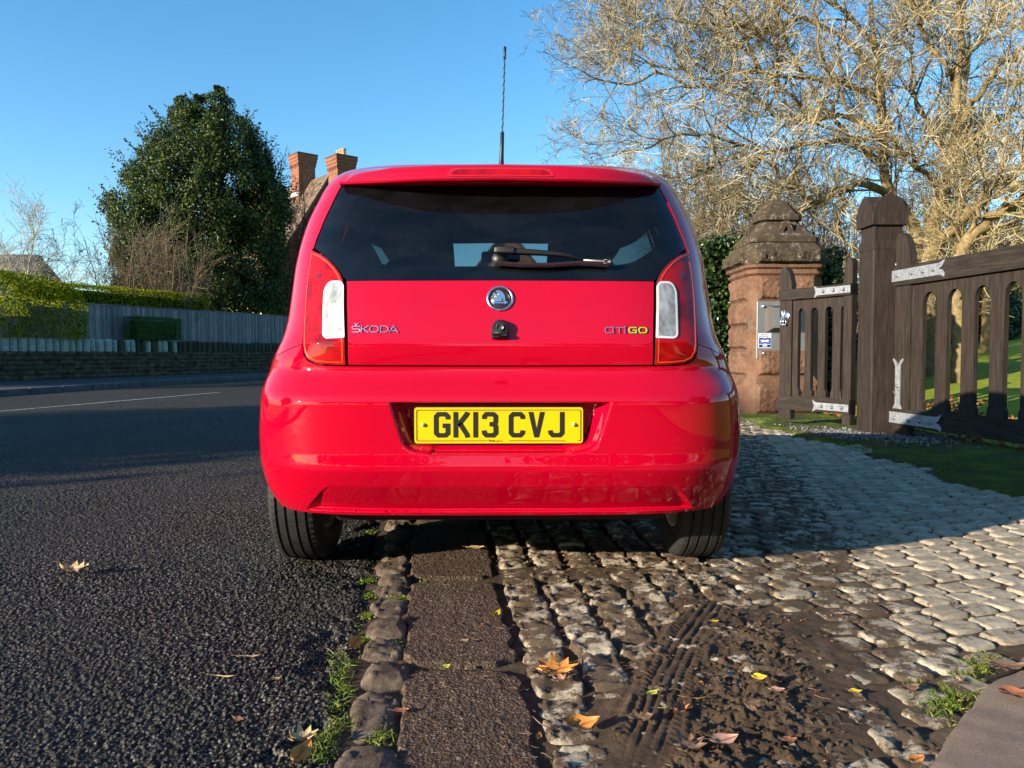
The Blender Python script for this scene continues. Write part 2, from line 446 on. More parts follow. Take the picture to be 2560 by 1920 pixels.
# ---- materials
m_paint=mat('red_paint',(.55,.0005,.012),.5,0,.0,1.0,.02)
g=NG(m_paint); nn_=g.noise(9,5,.6); fine=g.noise(900,2,.5)
g.col(g.ramp(nn_,[(.3,(.46,.0004,.016)),(.8,(.42,.001,.018))]))
sm=g.noise(3.5,6,.65); g.l(g.ramp(sm,[(.35,.01),(.8,.045)]),g.b.inputs['Coat Roughness'])
m_dark=mat('car_dark_lining',(.012,.012,.013),.7); m_black=mat('black_plastic',(.014,.014,.015),.42,0,.5)
g=NG(m_black); g.nrm(g.bump(g.noise(700,2),.15,.001))
m_rub=mat('tyre_rubber',(.022,.021,.020),.62,0,.4)
g=NG(m_rub); g.col(g.ramp(g.noise(14,6,.7),[(.35,(.016,.016,.016)),(.65,(.030,.028,.026)),(.85,(.075,.065,.052))]))
sp_=g.sep(g.map((1,1,1))); 
m_rim=mat('steel_wheel',(.42,.41,.39),.45,.3)
m_chr=mat('chrome',(.82,.83,.85),.22,1.0); m_green=mat('green_badge',(.18,.60,.05),.3,0,.5,.5)
def glassmat(name,tint,rough=.0,gl=1.0,dirt=0):
    m=bpy.data.materials.new(name); m.use_nodes=True; t=m.node_tree
    for n in list(t.nodes):
        if n.type!='OUTPUT_MATERIAL': t.nodes.remove(n)
    o=[n for n in t.nodes if n.type=='OUTPUT_MATERIAL'][0]
    tr=t.nodes.new('ShaderNodeBsdfTransparent'); tr.inputs[0].default_value=(*tint,1)
    gs=t.nodes.new('ShaderNodeBsdfGlossy'); gs.inputs['Roughness'].default_value=rough
    lw=t.nodes.new('ShaderNodeLayerWeight'); lw.inputs[0].default_value=.5; pw=t.nodes.new('ShaderNodeMath'); pw.operation='POWER'; pw.inputs[1].default_value=5; t.links.new(lw.outputs['Facing'],pw.inputs[0])
    fr=t.nodes.new('ShaderNodeMath'); fr.operation='MULTIPLY_ADD'; fr.inputs[1].default_value=.95; fr.inputs[2].default_value=.045; t.links.new(pw.outputs[0],fr.inputs[0])
    mx=t.nodes.new('ShaderNodeMixShader'); t.links.new(fr.outputs[0],mx.inputs[0]); t.links.new(tr.outputs[0],mx.inputs[1]); t.links.new(gs.outputs[0],mx.inputs[2])
    last=mx.outputs[0]
    if dirt:
        tc=t.nodes.new('ShaderNodeTexCoord'); mp=t.nodes.new('ShaderNodeMapping'); mp.inputs['Scale'].default_value=(1,1,2.5); mp.inputs['Rotation'].default_value=(0,.35,0)
        n=t.nodes.new('ShaderNodeTexNoise'); n.inputs['Scale'].default_value=5; n.inputs['Detail'].default_value=7; n.inputs['Distortion'].default_value=.6; n.inputs['Roughness'].default_value=.65
        r=t.nodes.new('ShaderNodeValToRGB'); r.color_ramp.elements[0].position=.42; r.color_ramp.elements[0].color=(.006,.006,.006,1); r.color_ramp.elements[1].position=.8; r.color_ramp.elements[1].color=(dirt,dirt,dirt,1)
        df=t.nodes.new('ShaderNodeBsdfDiffuse'); df.inputs[0].default_value=(.35,.38,.45,1)
        m2=t.nodes.new('ShaderNodeMixShader'); t.links.new(tc.outputs['Object'],mp.inputs[0]); t.links.new(mp.outputs[0],n.inputs['Vector']); t.links.new(n.outputs['Fac'],r.inputs[0])
        t.links.new(r.outputs[0],m2.inputs[0]); t.links.new(last,m2.inputs[1]); t.links.new(df.outputs[0],m2.inputs[2]); last=m2.outputs[0]
    t.links.new(last,o.inputs[0]); return m
m_qglass=glassmat('privacy_glass',(.12,.14,.14)); m_rglass=glassmat('tinted_rear_glass',(.24,.30,.32),.0,1,.022); m_sglass=glassmat('side_glass',(.22,.27,.26),.0); m_wglass=glassmat('windscreen_glass',(.66,.80,.82),.0)
m_frit=mat('black_glass_border',(.006,.007,.010),.05,0,.5)
m_lens=mat('red_lens',(.42,.003,.006),.8,0,.0,.8,.015)
g=NG(m_lens); mp=g.map((1,1,1)); wv=g.n('TexBrick'); wv.inputs['Scale'].default_value=1; wv.inputs['Brick Width'].default_value=.05; wv.inputs['Row Height'].default_value=.005; wv.inputs['Mortar Size'].default_value=.0006
rt=g.map((1,1,1),(R(90),0,0)); g.l(rt,wv.inputs['Vector'])
g.col(g.mix(wv.outputs['Fac'],g.ramp(g.noise(14,2),[(.42,(.40,.003,.006)),(.60,(.15,.001,.003))]),(.42,.006,.008)))
g.nrm(g.bump(wv.outputs['Fac'],.25,.002))
m_lens2=mat('orange_red_lens_edge',(.85,.06,.012),.25,0,.5,1,.03)
m_clear=mat('clear_lens',(.42,.43,.43),.45,.1,.3,1.0,.015)
g=NG(m_clear); rt=g.map((1,1,1),(R(90),0,0)); bk=g.n('TexBrick'); bk.inputs['Scale'].default_value=1; bk.inputs['Brick Width'].default_value=.0065; bk.inputs['Row Height'].default_value=.0045; bk.inputs['Mortar Size'].default_value=.0008; bk.offset=.5
g.l(rt,bk.inputs['Vector']); g.nrm(g.bump(bk.outputs['Fac'],.7,.003)); g.col(g.ramp(g.noise(22,3,.7,g.map((1,1,.6))),[(.35,(.17,.18,.19)),(.6,(.44,.45,.46))]))
m_white=mat('lens_white_frame',(.72,.73,.72),.25,0,.5,.8)
m_seat=mat('seat_fabric',(.022,.022,.024),.9); m_plateY=mat('plate_yellow',(.66,.47,.0),.35,0,.5,.3); m_ink=mat('plate_black',(.012,.012,.013),.5); m_redink=mat('plate_red',(.6,.02,.01),.5)
# ---- root
car=empty('red_hatchback',(0,D0,0)); tag(car,'small bright red hatchback parked on the cobbles seen from behind','car')
# outlines (half, +side)
glass_side=[(397,465),(412,492),(425,519),(438,546),(448,571),(459,597),(466,619)]
lamp_out=[(471,626.5),(476,655),(482,690),(488,750),(491,800),(493,840),(493,866),(491,882),(482,898),(462,908),(428,911.5),(386,912.5)]
lamp_in=[(389,860),(391,760),(392,712),(394,700),(401,684),(412,668),(428,651),(448,636.5)]
gtop=[(0,449),(130,450.5),(270,455),(350,460)]
gl=[(0,699)]+[(200,699.3),(330,700),(386,701)]+[(394,692),(407,672),(425,652),(448,634)]+glass_side[::-1]+gtop[::-1]
glassU=sym([U(*p) for p in gl][::-1]); 
tg=[(0,701.5),(200,702),(330,702.6),(385,703.5),(384,720),(383,800),(382,860),(381,911.5),(200,912.5),(0,913)]
tailU=sym([U(*p) for p in tg])
lampU=rounded(np.array([U(*p) for p in lamp_out+lamp_in]),.003,3)
ARC=lambda cy,r,a0,a1,k: [(cy-r*math.cos(R(a)),.294+r*math.sin(R(a))) for a in np.linspace(a0,a1,k)]
WY=.585; WF=3.005; AR=.338
bump_top=[(0,918.5),(200,918),(380,917),(430,916),(464,912.5),(486,901),(495,884),(497,862)]
seam=[(.31,.742),(.345,.69)]
arcp=ARC(WY,AR,-3,62,16)      # from low rear to up
bu=[U(*p) for p in bump_top]+[US(*p) for p in seam]+[US(*p) for p in arcp[::-1]]
bu+=[US(y,.262) for y in (.235,.21)]
sb=bu[-1][0]
bu+=[(s_,.26) for s_ in np.linspace(sb*.97,.05,22)]+[(0,.26)]
bumpU=sym(bu)
# bumper recesses (plate pocket, lower valance) as depth functions in (x,z)
plate_poly=[(0,1005.8),(281,1005.8),(277,1020),(268,1050),(257,1085),(247,1112),(232,1127),(212,1135),(180,1138.5),(0,1139)]
vp=[(0,1213),(330,1213),(418,1213.5),(434,1217),(452,1229),(470,1250),(487,1274),(400,1280),(0,1285)]
def toXZ(pp):
    o=[]
    for p in pp:
        u=U(*p);v=FS(u[0]/K,u[1]);o.append((float(v[0]),float(v[2])))
    return o
pxz=toXZ(plate_poly); vxz=toXZ(vp)
symx=lambda h:np.array(h+[(-a,b) for a,b in h[::-1] if abs(a)>1e-6])
pxzF=symx(pxz); vxzF=symx(vxz)
ztop=pxz[1][1]; zbot=pxz[-1][1]; vzt=vxz[1][1]; vzb=vxz[-1][1]
def bdisp(V):
    x,z=V[...,0],V[...,2]; rear=V[...,1]<.5
    ins=inpoly(x,z,pxzF)&rear; 
    dn=pdist(x,z,np.array([(-a,b) for a,b in pxz[1:-1]][::-1]),False); dn2=pdist(x,z,np.array(pxz[1:-1]),False); side=np.minimum(dn,dn2)
    dtop=np.abs(z-ztop)
    lin=.056*sstep(-.02,.048,z-zbot)*np.clip((z-zbot)/.01,0,1)
    d=np.minimum(lin,side*1.3); d=d*d/(d+.003); d=np.minimum(d,.056*sstep(0,.009,dtop))
    D=np.where(ins,d,0)
    ins=inpoly(x,z,vxzF)&rear
    sd=np.minimum(pdist(x,z,np.array(vxz[2:7]),False),pdist(x,z,np.array([(-a,b) for a,b in vxz[2:7]]),False))
    dt=np.abs(z-vzt); up=np.minimum(.036*np.clip((z-vzb-.006)/.014,0,1),.30*np.abs(vzt-z))
    d=np.minimum(up,sd*1.2); d=d*d/(d+.003); 
    D=np.maximum(D,np.where(ins,d,0))
    o=np.zeros_like(V); o[...,1]=D; return o
def UX(x,z): return (K*math.atan2(x,YC-float(RX(x,z))),z)
feat=[]
for poly in (pxzF,vxzF):
    for dd in (0,.0025,.005,.009,.03):
        q=offset(poly,dd) if dd else poly
        feat.append(np.array([UX(a,b) for a,b in densify(q,.012)]))
gp=[]
for f in feat: gp+=list(f)
bx0=np.array([UX(0,zbot)[0],UX(0,zbot)[1]])
gx,gy=np.meshgrid(np.arange(-.62,.62,.009),np.arange(.262,.66,.007)); gp=np.array(list(np.stack([gx.ravel(),gy.ravel()],1)))
bump=panel('rear_bumper',[bumpU],[],m_paint,car,.016,0,bdisp,extra=[np.vstack([f,f[:1]]) for f in (feat[0],feat[3],feat[5],feat[8])],gpts=np.vstack([gp]+[feat[i] for i in (1,2,6,7)]),margin=.0016,skirt=.02)
tail=panel('tailgate',[tailU],[],m_paint,car,.016,.001,skirt=.02)
# rear glass: clear centre + black border as sub-part
gin=[(0,664),(150,664),(270,662),(330,655),(372,630),(398,604),(404,590),(398,560),(382,520),(360,486),(340,478),(200,470),(0,468)]
ginU=sym([U(*p) for p in gin][::-1])
rg=panel('rear_window',[glassU],[],m_rglass,car,.02,-.002,skirt=0)
panel('window_border',[offset(glassU,.001)],[rounded(ginU,.03,5)],m_frit,rg,.02,-.005,skirt=0)
m_gask=mat('rubber_gasket',(.02,.02,.02),.6)
for sd,mi in ((1,0),(-1,1)):
    lp=lampU if sd>0 else mirror(lampU)
    tl=panel('tail_light',[offset(lp,.0015)],[],m_lens,car,.010,.004,skirt=.02)
    panel('lens_edge',[offset(lp,.007)],[offset(lp,.0105)],m_lens2,tl,.02,.0052,skirt=.001)
    panel('seal',[lp],[offset(lp,.0016)],m_gask,tl,.02,.0005,skirt=.01)
    rv=rounded(np.array([U(*p) for p in [(397,704),(422,704),(432,711),(440,728),(444,840),(436,848),(389,846),(391,714)]]),[.008,.008,.008,.01,.012,.01,.006,.006],4)
    rv=rv if sd>0 else mirror(rv)
    r1=panel('reversing_light',[offset(rv,.007)],[],m_clear,tl,.01,.0062,skirt=.003)
    panel('lens_frame',[rv],[offset(rv,.0068)],m_white,r1,.012,.0066,skirt=.004)
    # inner round and dark reflector cells
    for (hh,pp,rr) in ((452,690,.011),):
        c=U(hh,pp);c=(sd*c[0],c[1]); panel('reflector',[np.array([(c[0]+rr*math.cos(a),c[1]+rr*.9*math.sin(a)) for a in np.linspace(0,2*math.pi,16,endpoint=False)])],[],mat('dark_red_cell',(.14,.001,.004),.15,0,.5,1),tl,.01,.0048,skirt=0)
# ---- body shell (two halves) with window openings
bo=[(0,447.5)]+[(130,449),(270,453.5),(352,458.5),(399,463.5)]+[(hw+2,py) for hw,py in glass_side[1:]]+[(473,626)]+[(hw+2,py) for hw,py in lamp_out[1:6]]+[(497.5,860)]
body=[U(*p) for p in bo]+[US(y+.003,z+.003) for y,z in seam]
body+=[US(*p) for p in ARC(WY,AR,63,183,28)]
zl=.215
body+=[US(y,zl) for y in (1.0,1.3,1.8,2.3,2.6)]
body+=[US(*p) for p in ARC(WF,AR,-3,183,36)]+[US(3.38,.24)]
body+=[(K*s_,.22) for s_ in np.linspace(body[-1][0]/K+.02,math.pi,14)]
body+=[(K*math.pi,z_) for z_ in np.linspace(.25,1.45,30)]+[(K*s_,1.45) for s_ in np.linspace(math.pi,0,60)]
body=np.array(body)
qw=rounded([US(*p) for p in [(.66,1.02),(.80,1.30),(.86,1.335),(1.22,1.36),(1.22,.99)]],.02,4)
dwn=rounded([US(*p) for p in [(1.28,.99),(1.28,1.362),(1.90,1.355),(2.05,1.30),(2.52,1.0)]],.02,4)
ws=rounded([(K*math.pi+.0005,.985),(K*math.pi+.0005,1.40)]+[US(1.985,1.395),(US(2.02,1.34)),(US(2.22,1.16)),US(2.44,1.0),US(2.50,.985)],[0,0,.02,.02,.05,.02,.02],4)
WSH=ws+np.where(ws[:,:1]>K*math.pi,[[.01,0]],[[0,0]])
for s_ in (1,-1):
    mm=(lambda p:p) if s_>0 else mirror
    bs=panel('body_panel',[mm(body)],[mm(qw),mm(dwn),mm(WSH)],m_paint,car,.028,0,skirt=.012)
    panel('side_window',[mm(offset(qw,.001))],[],m_qglass,car,.03,-.004,skirt=0)
    panel('side_window',[mm(offset(dwn,.001))],[],m_sglass,car,.03,-.004,skirt=0)
    for hp in ([(.62,.99),(.77,1.31),(.84,1.352),(1.95,1.372),(2.10,1.31),(2.60,.97)],):
        o=rounded([US(*p) for p in hp],.03,4); panel('window_surround',[mm(o)],[mm(offset(qw,.002)),mm(offset(dwn,.002))],m_black,car,.03,.001,skirt=.002)
    # door seam, handle, mirror
    dr=rounded([US(*p) for p in [(1.24,.95),(1.24,.34),(1.30,.27),(2.45,.27),(2.52,.40),(2.56,.95)]],.03,4)
    panel('door',[mm(dr)],[],m_paint,car,.03,.004,skirt=.004)
    q=MB(); c=FS(US(1.42,.80)[0]/K,.80); q.tube([(s_*(c[0]+.004),1.33,.80),(s_*(c[0]+.035),1.36,.80),(s_*(c[0]+.035),1.46,.80),(s_*(c[0]+.004),1.49,.80)],.011,8); q.build('door_handle',m_paint,car,True)
    q=MB(); q.lathe([(.0,-.05),(.06,-.045),(.085,-.01),(.08,.03),(.05,.05),(0,.052)],'y',20,(s_*.80,2.32,.99)); o=q.build('wing_mirror',m_paint,car,True)
    q=MB(); q.tube([(s_*.66,2.36,.96),(s_*.78,2.34,.98)],.02,8); q.build('mirror_arm',m_black,o,True)
    c=U(505,700) if False else US(3.35,.62); o=rounded([US(*p) for p in [(3.05,.70),(3.28,.74),(3.46,.70),(3.50,.60),(3.38,.56),(3.15,.60)]],.02,4); panel('headlight',[mm(o)],[],m_clear,car,.02,.003,skirt=.004)
o=np.array([(K*(math.pi-.16),.44),(K*(math.pi+.16),.44),(K*(math.pi+.15),.36),(K*(math.pi-.15),.36)]); panel('front_grille',[rounded(o,.01,4)],[],m_black,car,.03,.004,skirt=.004)
wsF=np.array(list(ws)[::-1]); half=[p for p in ws if p[0]<K*math.pi]; 
wfull=np.array([(K*math.pi,.985)]+[tuple(p) for p in half[::-1]]+[(K*math.pi,1.40)]+[(2*K*math.pi-p[0],p[1]) for p in half])
panel('windscreen',[offset(wfull,.001)],[],m_wglass,car,.04,-.004,skirt=0)
# roof
V=[];nr=16;ns=96
sang=np.arange(ns)*2*math.pi/ns
b0=FS(sang,np.full(ns,1.45)); cx=np.array([0,1.12,0])
for i in range(nr):
    f=1-(i/(nr-1))
    p=b0.copy(); p[:,:2]=cx[:2]+(b0[:,:2]-cx[:2])*f; p[:,2]=1.45+.028*(1-f**2.2)
    V.append(p)
V=np.concatenate(V); F=[(i*ns+j,i*ns+(j+1)%ns,(i+1)*ns+(j+1)%ns,(i+1)*ns+j) for i in range(nr-1) for j in range(ns)]
mesh('roof',V,F,m_paint,car,True)
# lining: inner dark skin of the body, with larger window holes
for s_ in (1,-1):
    mm=(lambda p:p) if s_>0 else mirror
    lo_=[(0,1.395),(0,1.365)]+[U(*p) for p in [(200,466),(345,474),(365,484),(388,520),(404,560),(411,590),(404,606),(378,634),(334,660),(270,667),(150,669),(0,669)]]+[(0,.712)]
    lo_+=[(x_,.712) for x_ in np.linspace(.05,US(.25,.712)[0],16)]+[US(*p) for p in [(.36,.70),(.60,.72),(.85,.60),(.95,.30),(2.6,.30),(2.7,.60),(3.0,.70),(3.3,.6),(3.4,.35)]]+[(K*math.pi,.35),(K*math.pi,1.395)]
    P_=np.array(lo_)
    panel('interior_lining',[P_],[mm(q) if False else q for q in (offset(qw,-.004),offset(dwn,-.004),WSH)] if s_>0 else [],m_dark,car,.05,-.03,skirt=0) if s_>0 else panel('interior_lining',[mirror(P_)],[mirror(offset(qw,-.004)),mirror(offset(dwn,-.004)),mirror(WSH)],m_dark,car,.05,-.03,skirt=0)
V=FS(sang,np.full(ns,1.425)); V[:,:2]=cx[:2]+(V[:,:2]-cx[:2])*.95; V[:,2]=1.405; mesh('headlining',V,[list(range(ns))],m_dark,car)
# interior
q=MB(); q.box(-.60,.60,.20,3.1,.30,.34,mi=0).box(-.62,.62,.17,.72,.90,.93,.01); q.build('parcel_shelf',m_seat,car)
M_=Mx((0,.86,.45),rx=R(14)); q=MB(); q.box(-.60,.60,-.06,.06,0,.60,.03,M_).box(-.60,.60,.0,.55,-.10,.06,.03,M_); rs=q.build('rear_seat',m_seat,car)
for x in (-.33,.33):
    q=MB(); q.box(x-.12,x+.12,-.045,.045,.60,.72,.03,M_); q.build('headrest',m_seat,rs)
for x in (-.37,.37):
    M_=Mx((x,1.72,.42),rx=R(16)); q=MB()
    q.prism(rounded([(-.23,0),(.23,0),(.25,.50),(.20,.66),(.14,.72),(.13,.92),(.10,.95),(-.10,.95),(-.13,.92),(-.14,.72),(-.20,.66),(-.25,.50)],.05,4),.12,M_).box(-.24,.24,.05,.55,-.05,.10,.04,M_); q.build('front_seat',m_seat,car)
q=MB(); q.box(-.62,.62,2.35,2.75,.62,.93,.05); ds=q.build('dashboard',m_seat,car)
q=MB(); q.tube([(.34+.17*math.cos(a),2.22+.05*math.sin(a),.86+.17*math.sin(a)) for a in np.linspace(0,2*math.pi,30)],.014,8); q.build('steering_wheel',m_black,car,True)
q=MB(); q.box(-.11,.11,2.03,2.05,1.29,1.35,.01); q.build('rear_view_mirror',m_black,car)
q=MB(); q.box(-.56,.56,.20,3.2,.215,.30,.02); q.build('underbody',m_dark,car)
q=MB(); q.tube([(-.62,WY,.30),(-.5,WY+.08,.33),(.5,WY+.08,.33),(.62,WY,.30)],.035,10); q.build('rear_axle',m_dark,car,True)
for s_ in (1,-1):
    for yy in (WY,WF):
        q=MB(); a=np.radians(np.linspace(14,186,25)); r_=.334
        V=[(s_*xx,yy-r_*math.cos(t),.294+r_*math.sin(t)) for xx in (.50,.79) for t in a]; n=25
        F=[(i,i+1,n+i+1,n+i) for i in range(n-1)]; q.add(V,F); V=[(s_*.50,yy-r_*math.cos(t),.294+r_*math.sin(t)) for t in a]; q.add(V,[list(range(n))]); q.build('wheel_arch_liner',m_dark,car)
# spoiler
hs=np.linspace(-1,1,49); Lt=np.array([(0,406),(150,408),(270,414),(350,426.5),(378,434),(404,455)]); Lb=np.array([(0,449),(200,452),(330,458),(404,461)])
sec=[]
for t in hs:
    hw=abs(t)*404; pyt=np.interp(hw,Lt[:,0],Lt[:,1]); pyb=np.interp(hw,Lb[:,0],Lb[:,1])
    x_est=hw/1923*2.55; e=1-(hw/404)**3
    yr=float(RX(x_est,1.36))-.035-.085*e; Y=D0+yr
    zt=at(1252,pyt,Y)[2]; zb=at(1252,pyb,Y)[2]; X=-t/abs(t)*abs(at(1252-hw,430,Y)[0]) if abs(t)>1e-9 else 0
    xr=-X
    yg=float(RX(abs(X),min(zb,1.37)))+.015; ytop=float(RX(abs(X),1.44))+.03+.16*e; ztf=1.452 if e>.2 else 1.44+.012*e/.2
    h=zt-zb
    sec.append([(xr,yg,zb+.004),(xr,yr+.02,zb-.001),(xr,yr+.004,zb),(xr,yr,zb+.006),(xr,yr+.004,zb+h*.5),(xr,yr+.012,zt-.010),(xr,yr+.022,zt-.002),(xr,yr+.05,zt+.004*e+.003),(xr,(yr+ytop)/2,(zt+ztf)/2+.006*e+.003),(xr,ytop,ztf)])
sec=np.array(sec); n,k,_=sec.shape; V=sec.reshape(-1,3); F=[(i*k+j,i*k+j+1,(i+1)*k+j+1,(i+1)*k+j) for i in range(n-1) for j in range(k-1)]+[list(range(k)),[(n-1)*k+j for j in range(k)][::-1]]
spo=mesh('roof_spoiler',V,F,m_paint,car,True); autosmooth(spo,32)
def spo_y(x,f):  # rear face of the spoiler
    i=np.interp(x,sec[:,3,0],np.arange(n)); i0=int(min(i,n-2));ff=i-i0; a=sec[i0,3]*(1-ff)+sec[i0+1,3]*ff;b=sec[i0,5]*(1-ff)+sec[i0+1,5]*ff; p=a*(1-f)+b*f; return p
for nm,hwm,f0,f1,off,mt_ in (('brake_light_surround',136,.12,.93,.0012,m_gask),('brake_light',132,.17,.88,.0030,mat('brake_lens_edge',(.55,.004,.012),.2,0,.5,1)),('brake_light_lens',122,.30,.76,.0040,m_lens)):
    xs=np.linspace(-1,1,60)*hwm/1923*2.51; V=[];
    for x in xs:
        u=max(0,(abs(x)/(hwm/1923*2.51)-.80)/.20); sh=(1-math.sqrt(max(0,1-u*u)))*.5
        a=spo_y(x,f0+(f1-f0)*sh*.25);b=spo_y(x,f1-(f1-f0)*(sh*1.6 if sh<.55 else .88)); V+=[a-[0,off,0],b-[0,off,0]]
    F=[(2*i,2*i+2,2*i+3,2*i+1) for i in range(59)]
    if nm=='brake_light_surround': par=mesh(nm,V,F,mt_,spo,True)
    elif nm=='brake_light': mesh('high_brake_light',V,F,mt_,spo,True)
    else: mesh('brake_light_lens',V,F,mt_,spo,True)
# aerial
yb=.62; b_=at(1253,403,D0+yb); tp=at(1262.6,111,D0+yb); b_[2]=1.452; B=lambda f:(np.array([0.0015,yb,1.455])+(np.array([tp[0],yb+.02,tp[2]])-np.array([0.0015,yb,1.455]))*f)
q=MB(); q.tube([B(0),B(.01),B(.05),B(.12),B(.20),B(.325),B(.335)],[.018,.017,.011,.0085,.0078,.0072,.003],12); q.tube([B(f) for f in np.linspace(.33,.91,40)],.0026,8)
ax=unit(B(1)-B(0)); 
q.tube([B(f)+.0028*np.array([math.cos(f*95),math.sin(f*95),0]) for f in np.linspace(.34,.90,260)],.0016,5); q.tube([B(.90),B(.905),B(.995),B(1)],[.003,.0052,.0055,.003],10); q.build('roof_aerial',mat('aerial_black',(.015,.014,.02),.4),car,True)
# wiper
def gp_(hw,py,off=0):   # point on glass from pixel offset (px = 1252+hw)
    u=U(abs(hw),py); s=u[0]/K*(1 if hw>=0 else -1); return FS(np.array(s),np.array(u[1]))+FSN(np.array(s),np.array(u[1]))*off
q=MB(); q.lathe([(0,-.002),(.026,-.002),(.025,.012),(.021,.020),(0,.022)],'y',20,tuple(gp_(1250-1252,650,.0)+np.array([0,-.016,0])))
q.build('wiper_pivot',m_black,car,True)
Z=[(1236,641,.052,.020,.010),(1245,641,.056,.024,.012),(1284,643,.056,.024,.012),(1286,643,.050,.020,.010),(1350,646,.050,.017,.010),(1400,649,.046,.014,.009),(1425,652,.040,.011,.008),(1445,654,.030,.008,.006),(1449,655,.027,.003,.003)]
V=[];
for (px,py,o,w_,t_) in Z:
    c=gp_(px-1252,py,o*.8); V+= [c+[0,-t_,w_*.5*.6],c+[0,-t_*.3,w_*.5],c+[0,t_,w_*.5],c+[0,t_*1.4,-w_*.5],c+[0,-t_*.4,-w_*.5],c+[0,-t_,-w_*.3]]
k=6;n=len(Z);F=[(i*k+j,i*k+(j+1)%k,(i+1)*k+(j+1)%k,(i+1)*k+j) for i in range(n-1) for j in range(k)]+[list(range(k))[::-1],[(n-1)*k+j for j in range(k)]]
wp=mesh('rear_wiper',V,F,m_black,car,True); autosmooth(wp,40)
q=MB(); a=gp_(-12,666,.01);V=[]; q.tube([gp_(px-1252,py,.016) for px,py in ((1242,664),(1300,668),(1380,668),(1445,663),(1520,667))],.008,6); q.build('wiper_blade',mat('blade_rubber',(.02,.005,.01),.6),wp)
q=MB(); q.tube([gp_(px-1252,py,.026) for px,py in ((1457,659),(1505,662),(1523,663))],.0035,6); q.box(-.012,.012,-.005,.005,-.006,.006,.002,Matrix.Translation(Vector(gp_(1515-1252,662.5,.026)))); q.build('wiper_tip',mat('worn_grey_metal',(.30,.28,.27),.4,.5),wp,True)
# lettering helper
def strokes(lines,wd,closed=()):
    "list of 2d polylines -> list of quads strips (verts,faces) mitred"
    V=[];F=[]
    for li,L in enumerate(lines):
        L=np.array(L,float); cl=li in closed
        n=len(L); e=np.diff(L,axis=0) if not cl else np.roll(L,-1,0)-L; e=unit(e); nn=np.stack([-e[:,1],e[:,0]],1)
        if cl: m=nn+np.roll(nn,1,0)
        else: m=np.vstack([nn[:1]*2,nn[1:]+nn[:-1],nn[-1:]*2])
        m/=np.maximum((m*m).sum(1)/2,.6)[:,None]
        w=wd/2; b=len(V)
        for i in range(n): V+=[L[i]+m[i]*w,L[i]-m[i]*w]
        for i in range(n if cl else n-1): j=(i+1)%n; F.append((b+2*i,b+2*i+1,b+2*j+1,b+2*j))
    return np.array(V),F
def raised(lines,wd,thick,closed=(),bev=.35):
    "raised letter strokes with bevelled sides; returns V(x,z,depth) faces"
    Vo,F=strokes(lines,wd,closed); Vi,_=strokes(lines,wd*(1-bev),closed)
    n=len(Vo); V=np.vstack([np.c_[Vo,np.zeros(n)],np.c_[Vo,np.full(n,thick*.6)],np.c_[Vi,np.full(n,thick)]]); FF=[]
    for li in F:
        a,b,c,d=li
        FF.append((a+2*n,b+2*n,c+2*n,d+2*n))
        for p,q_ in ((a,d),(c,b)):
            FF.append((p,q_,q_+n,p+n)); FF.append((p+n,q_+n,q_+2*n,p+2*n))
    ends={}
    for li in F:
        a,b,c,d=li
        for e in ((a,b),(d,c)): ends[e]=ends.get(e,0)+1
    for (a,b),c in ends.items():
        if c==1: FF.append((a,b,b+n,a+n)); FF.append((a+n,b+n,b+2*n,a+2*n))
    return V,FF
PL={'G':([[(43.5,56),(43,65),(36,72),(14,72),(7,65),(7,14),(14,7),(36,7),(43,14),(43,36.5),(27,36.5)]],()),
 'K':([[(7,0),(7,79)],[(43,79),(41,72),(13,37)],[(19,44),(42,8),(43,0)]],()),'1':([[(7,0),(7,79)]],()),
 '3':([[(7.5,57),(8,65),(14,72),(36,72),(43,65),(43,48),(37,41),(24,41)],[(37,41),(43,34),(43,14),(36,7),(14,7),(8,13),(6.5,22)]],()),
 'C':([[(43.5,57),(43,65),(36,72),(14,72),(7,65),(7,14),(14,7),(36,7),(43,14),(43.5,22)]],()),
 'V':([],()),'J':([[(6.5,22),(7.5,14),(14,7),(36,7),(43,14),(43,79)]],())}
pc=at(1247,1062.5,D0+.040); px0=pc[0]-.26; pz0=pc[2]-.0555; py0=.027
q=MB(); q.prism(rounded([(0,0),(.52,0),(.52,.111),(0,.111)],.010,5),.003,Mx((px0,py0-.0,pz0))); plate=q.build('number_plate',m_plateY,car)
q=MB(); q.prism(rounded([(-.003,-.003),(.523,-.003),(.523,.114),(-.003,.114)],.012,5),.02,Mx((px0,py0+.0035,pz0))); q.build('plate_backing',m_black,plate)
for ch,x in zip('GK13CVJ',(59.6,119.8,181,207,290,351,412)):
    L,c=PL[ch]
    if ch=='V':
        vp_=[(0,79),(14.5,79),(25,24),(35.5,79),(50,79),(32,0),(18,0)]; mesh('letter',[(px0+(a+x)*.001,py0-.0016,pz0+(b+18.3)*.001) for a,b in vp_],[(0,1,2,6),(2,3,4,5),(2,5,6)],m_ink,plate); continue
    Vv,F=strokes([[(a,b) for a,b in l] for l in L],14 if ch!='V' else 13.5,c)
    k1=2*len(L[0]); mesh('letter' if ch not in '13' else 'digit',np.c_[px0+(Vv[:,0]+x)*.001,np.where(np.arange(len(Vv))<k1,py0-.0016,py0-.0020),pz0+(Vv[:,1]+18.3)*.001],F,m_ink,plate)
q=MB()
Vv,F=strokes([[(225,8),(10,8),(7,11),(7,100),(10,103),(510,103),(513,100),(513,11),(511,7.5),(503,7.5)],[(292,8),(466,7.5)]],1.9)
mesh('border_line',np.c_[px0+Vv[:,0]*.001,np.full(len(Vv),py0-.0012),pz0+Vv[:,1]*.001],F,m_ink,plate)
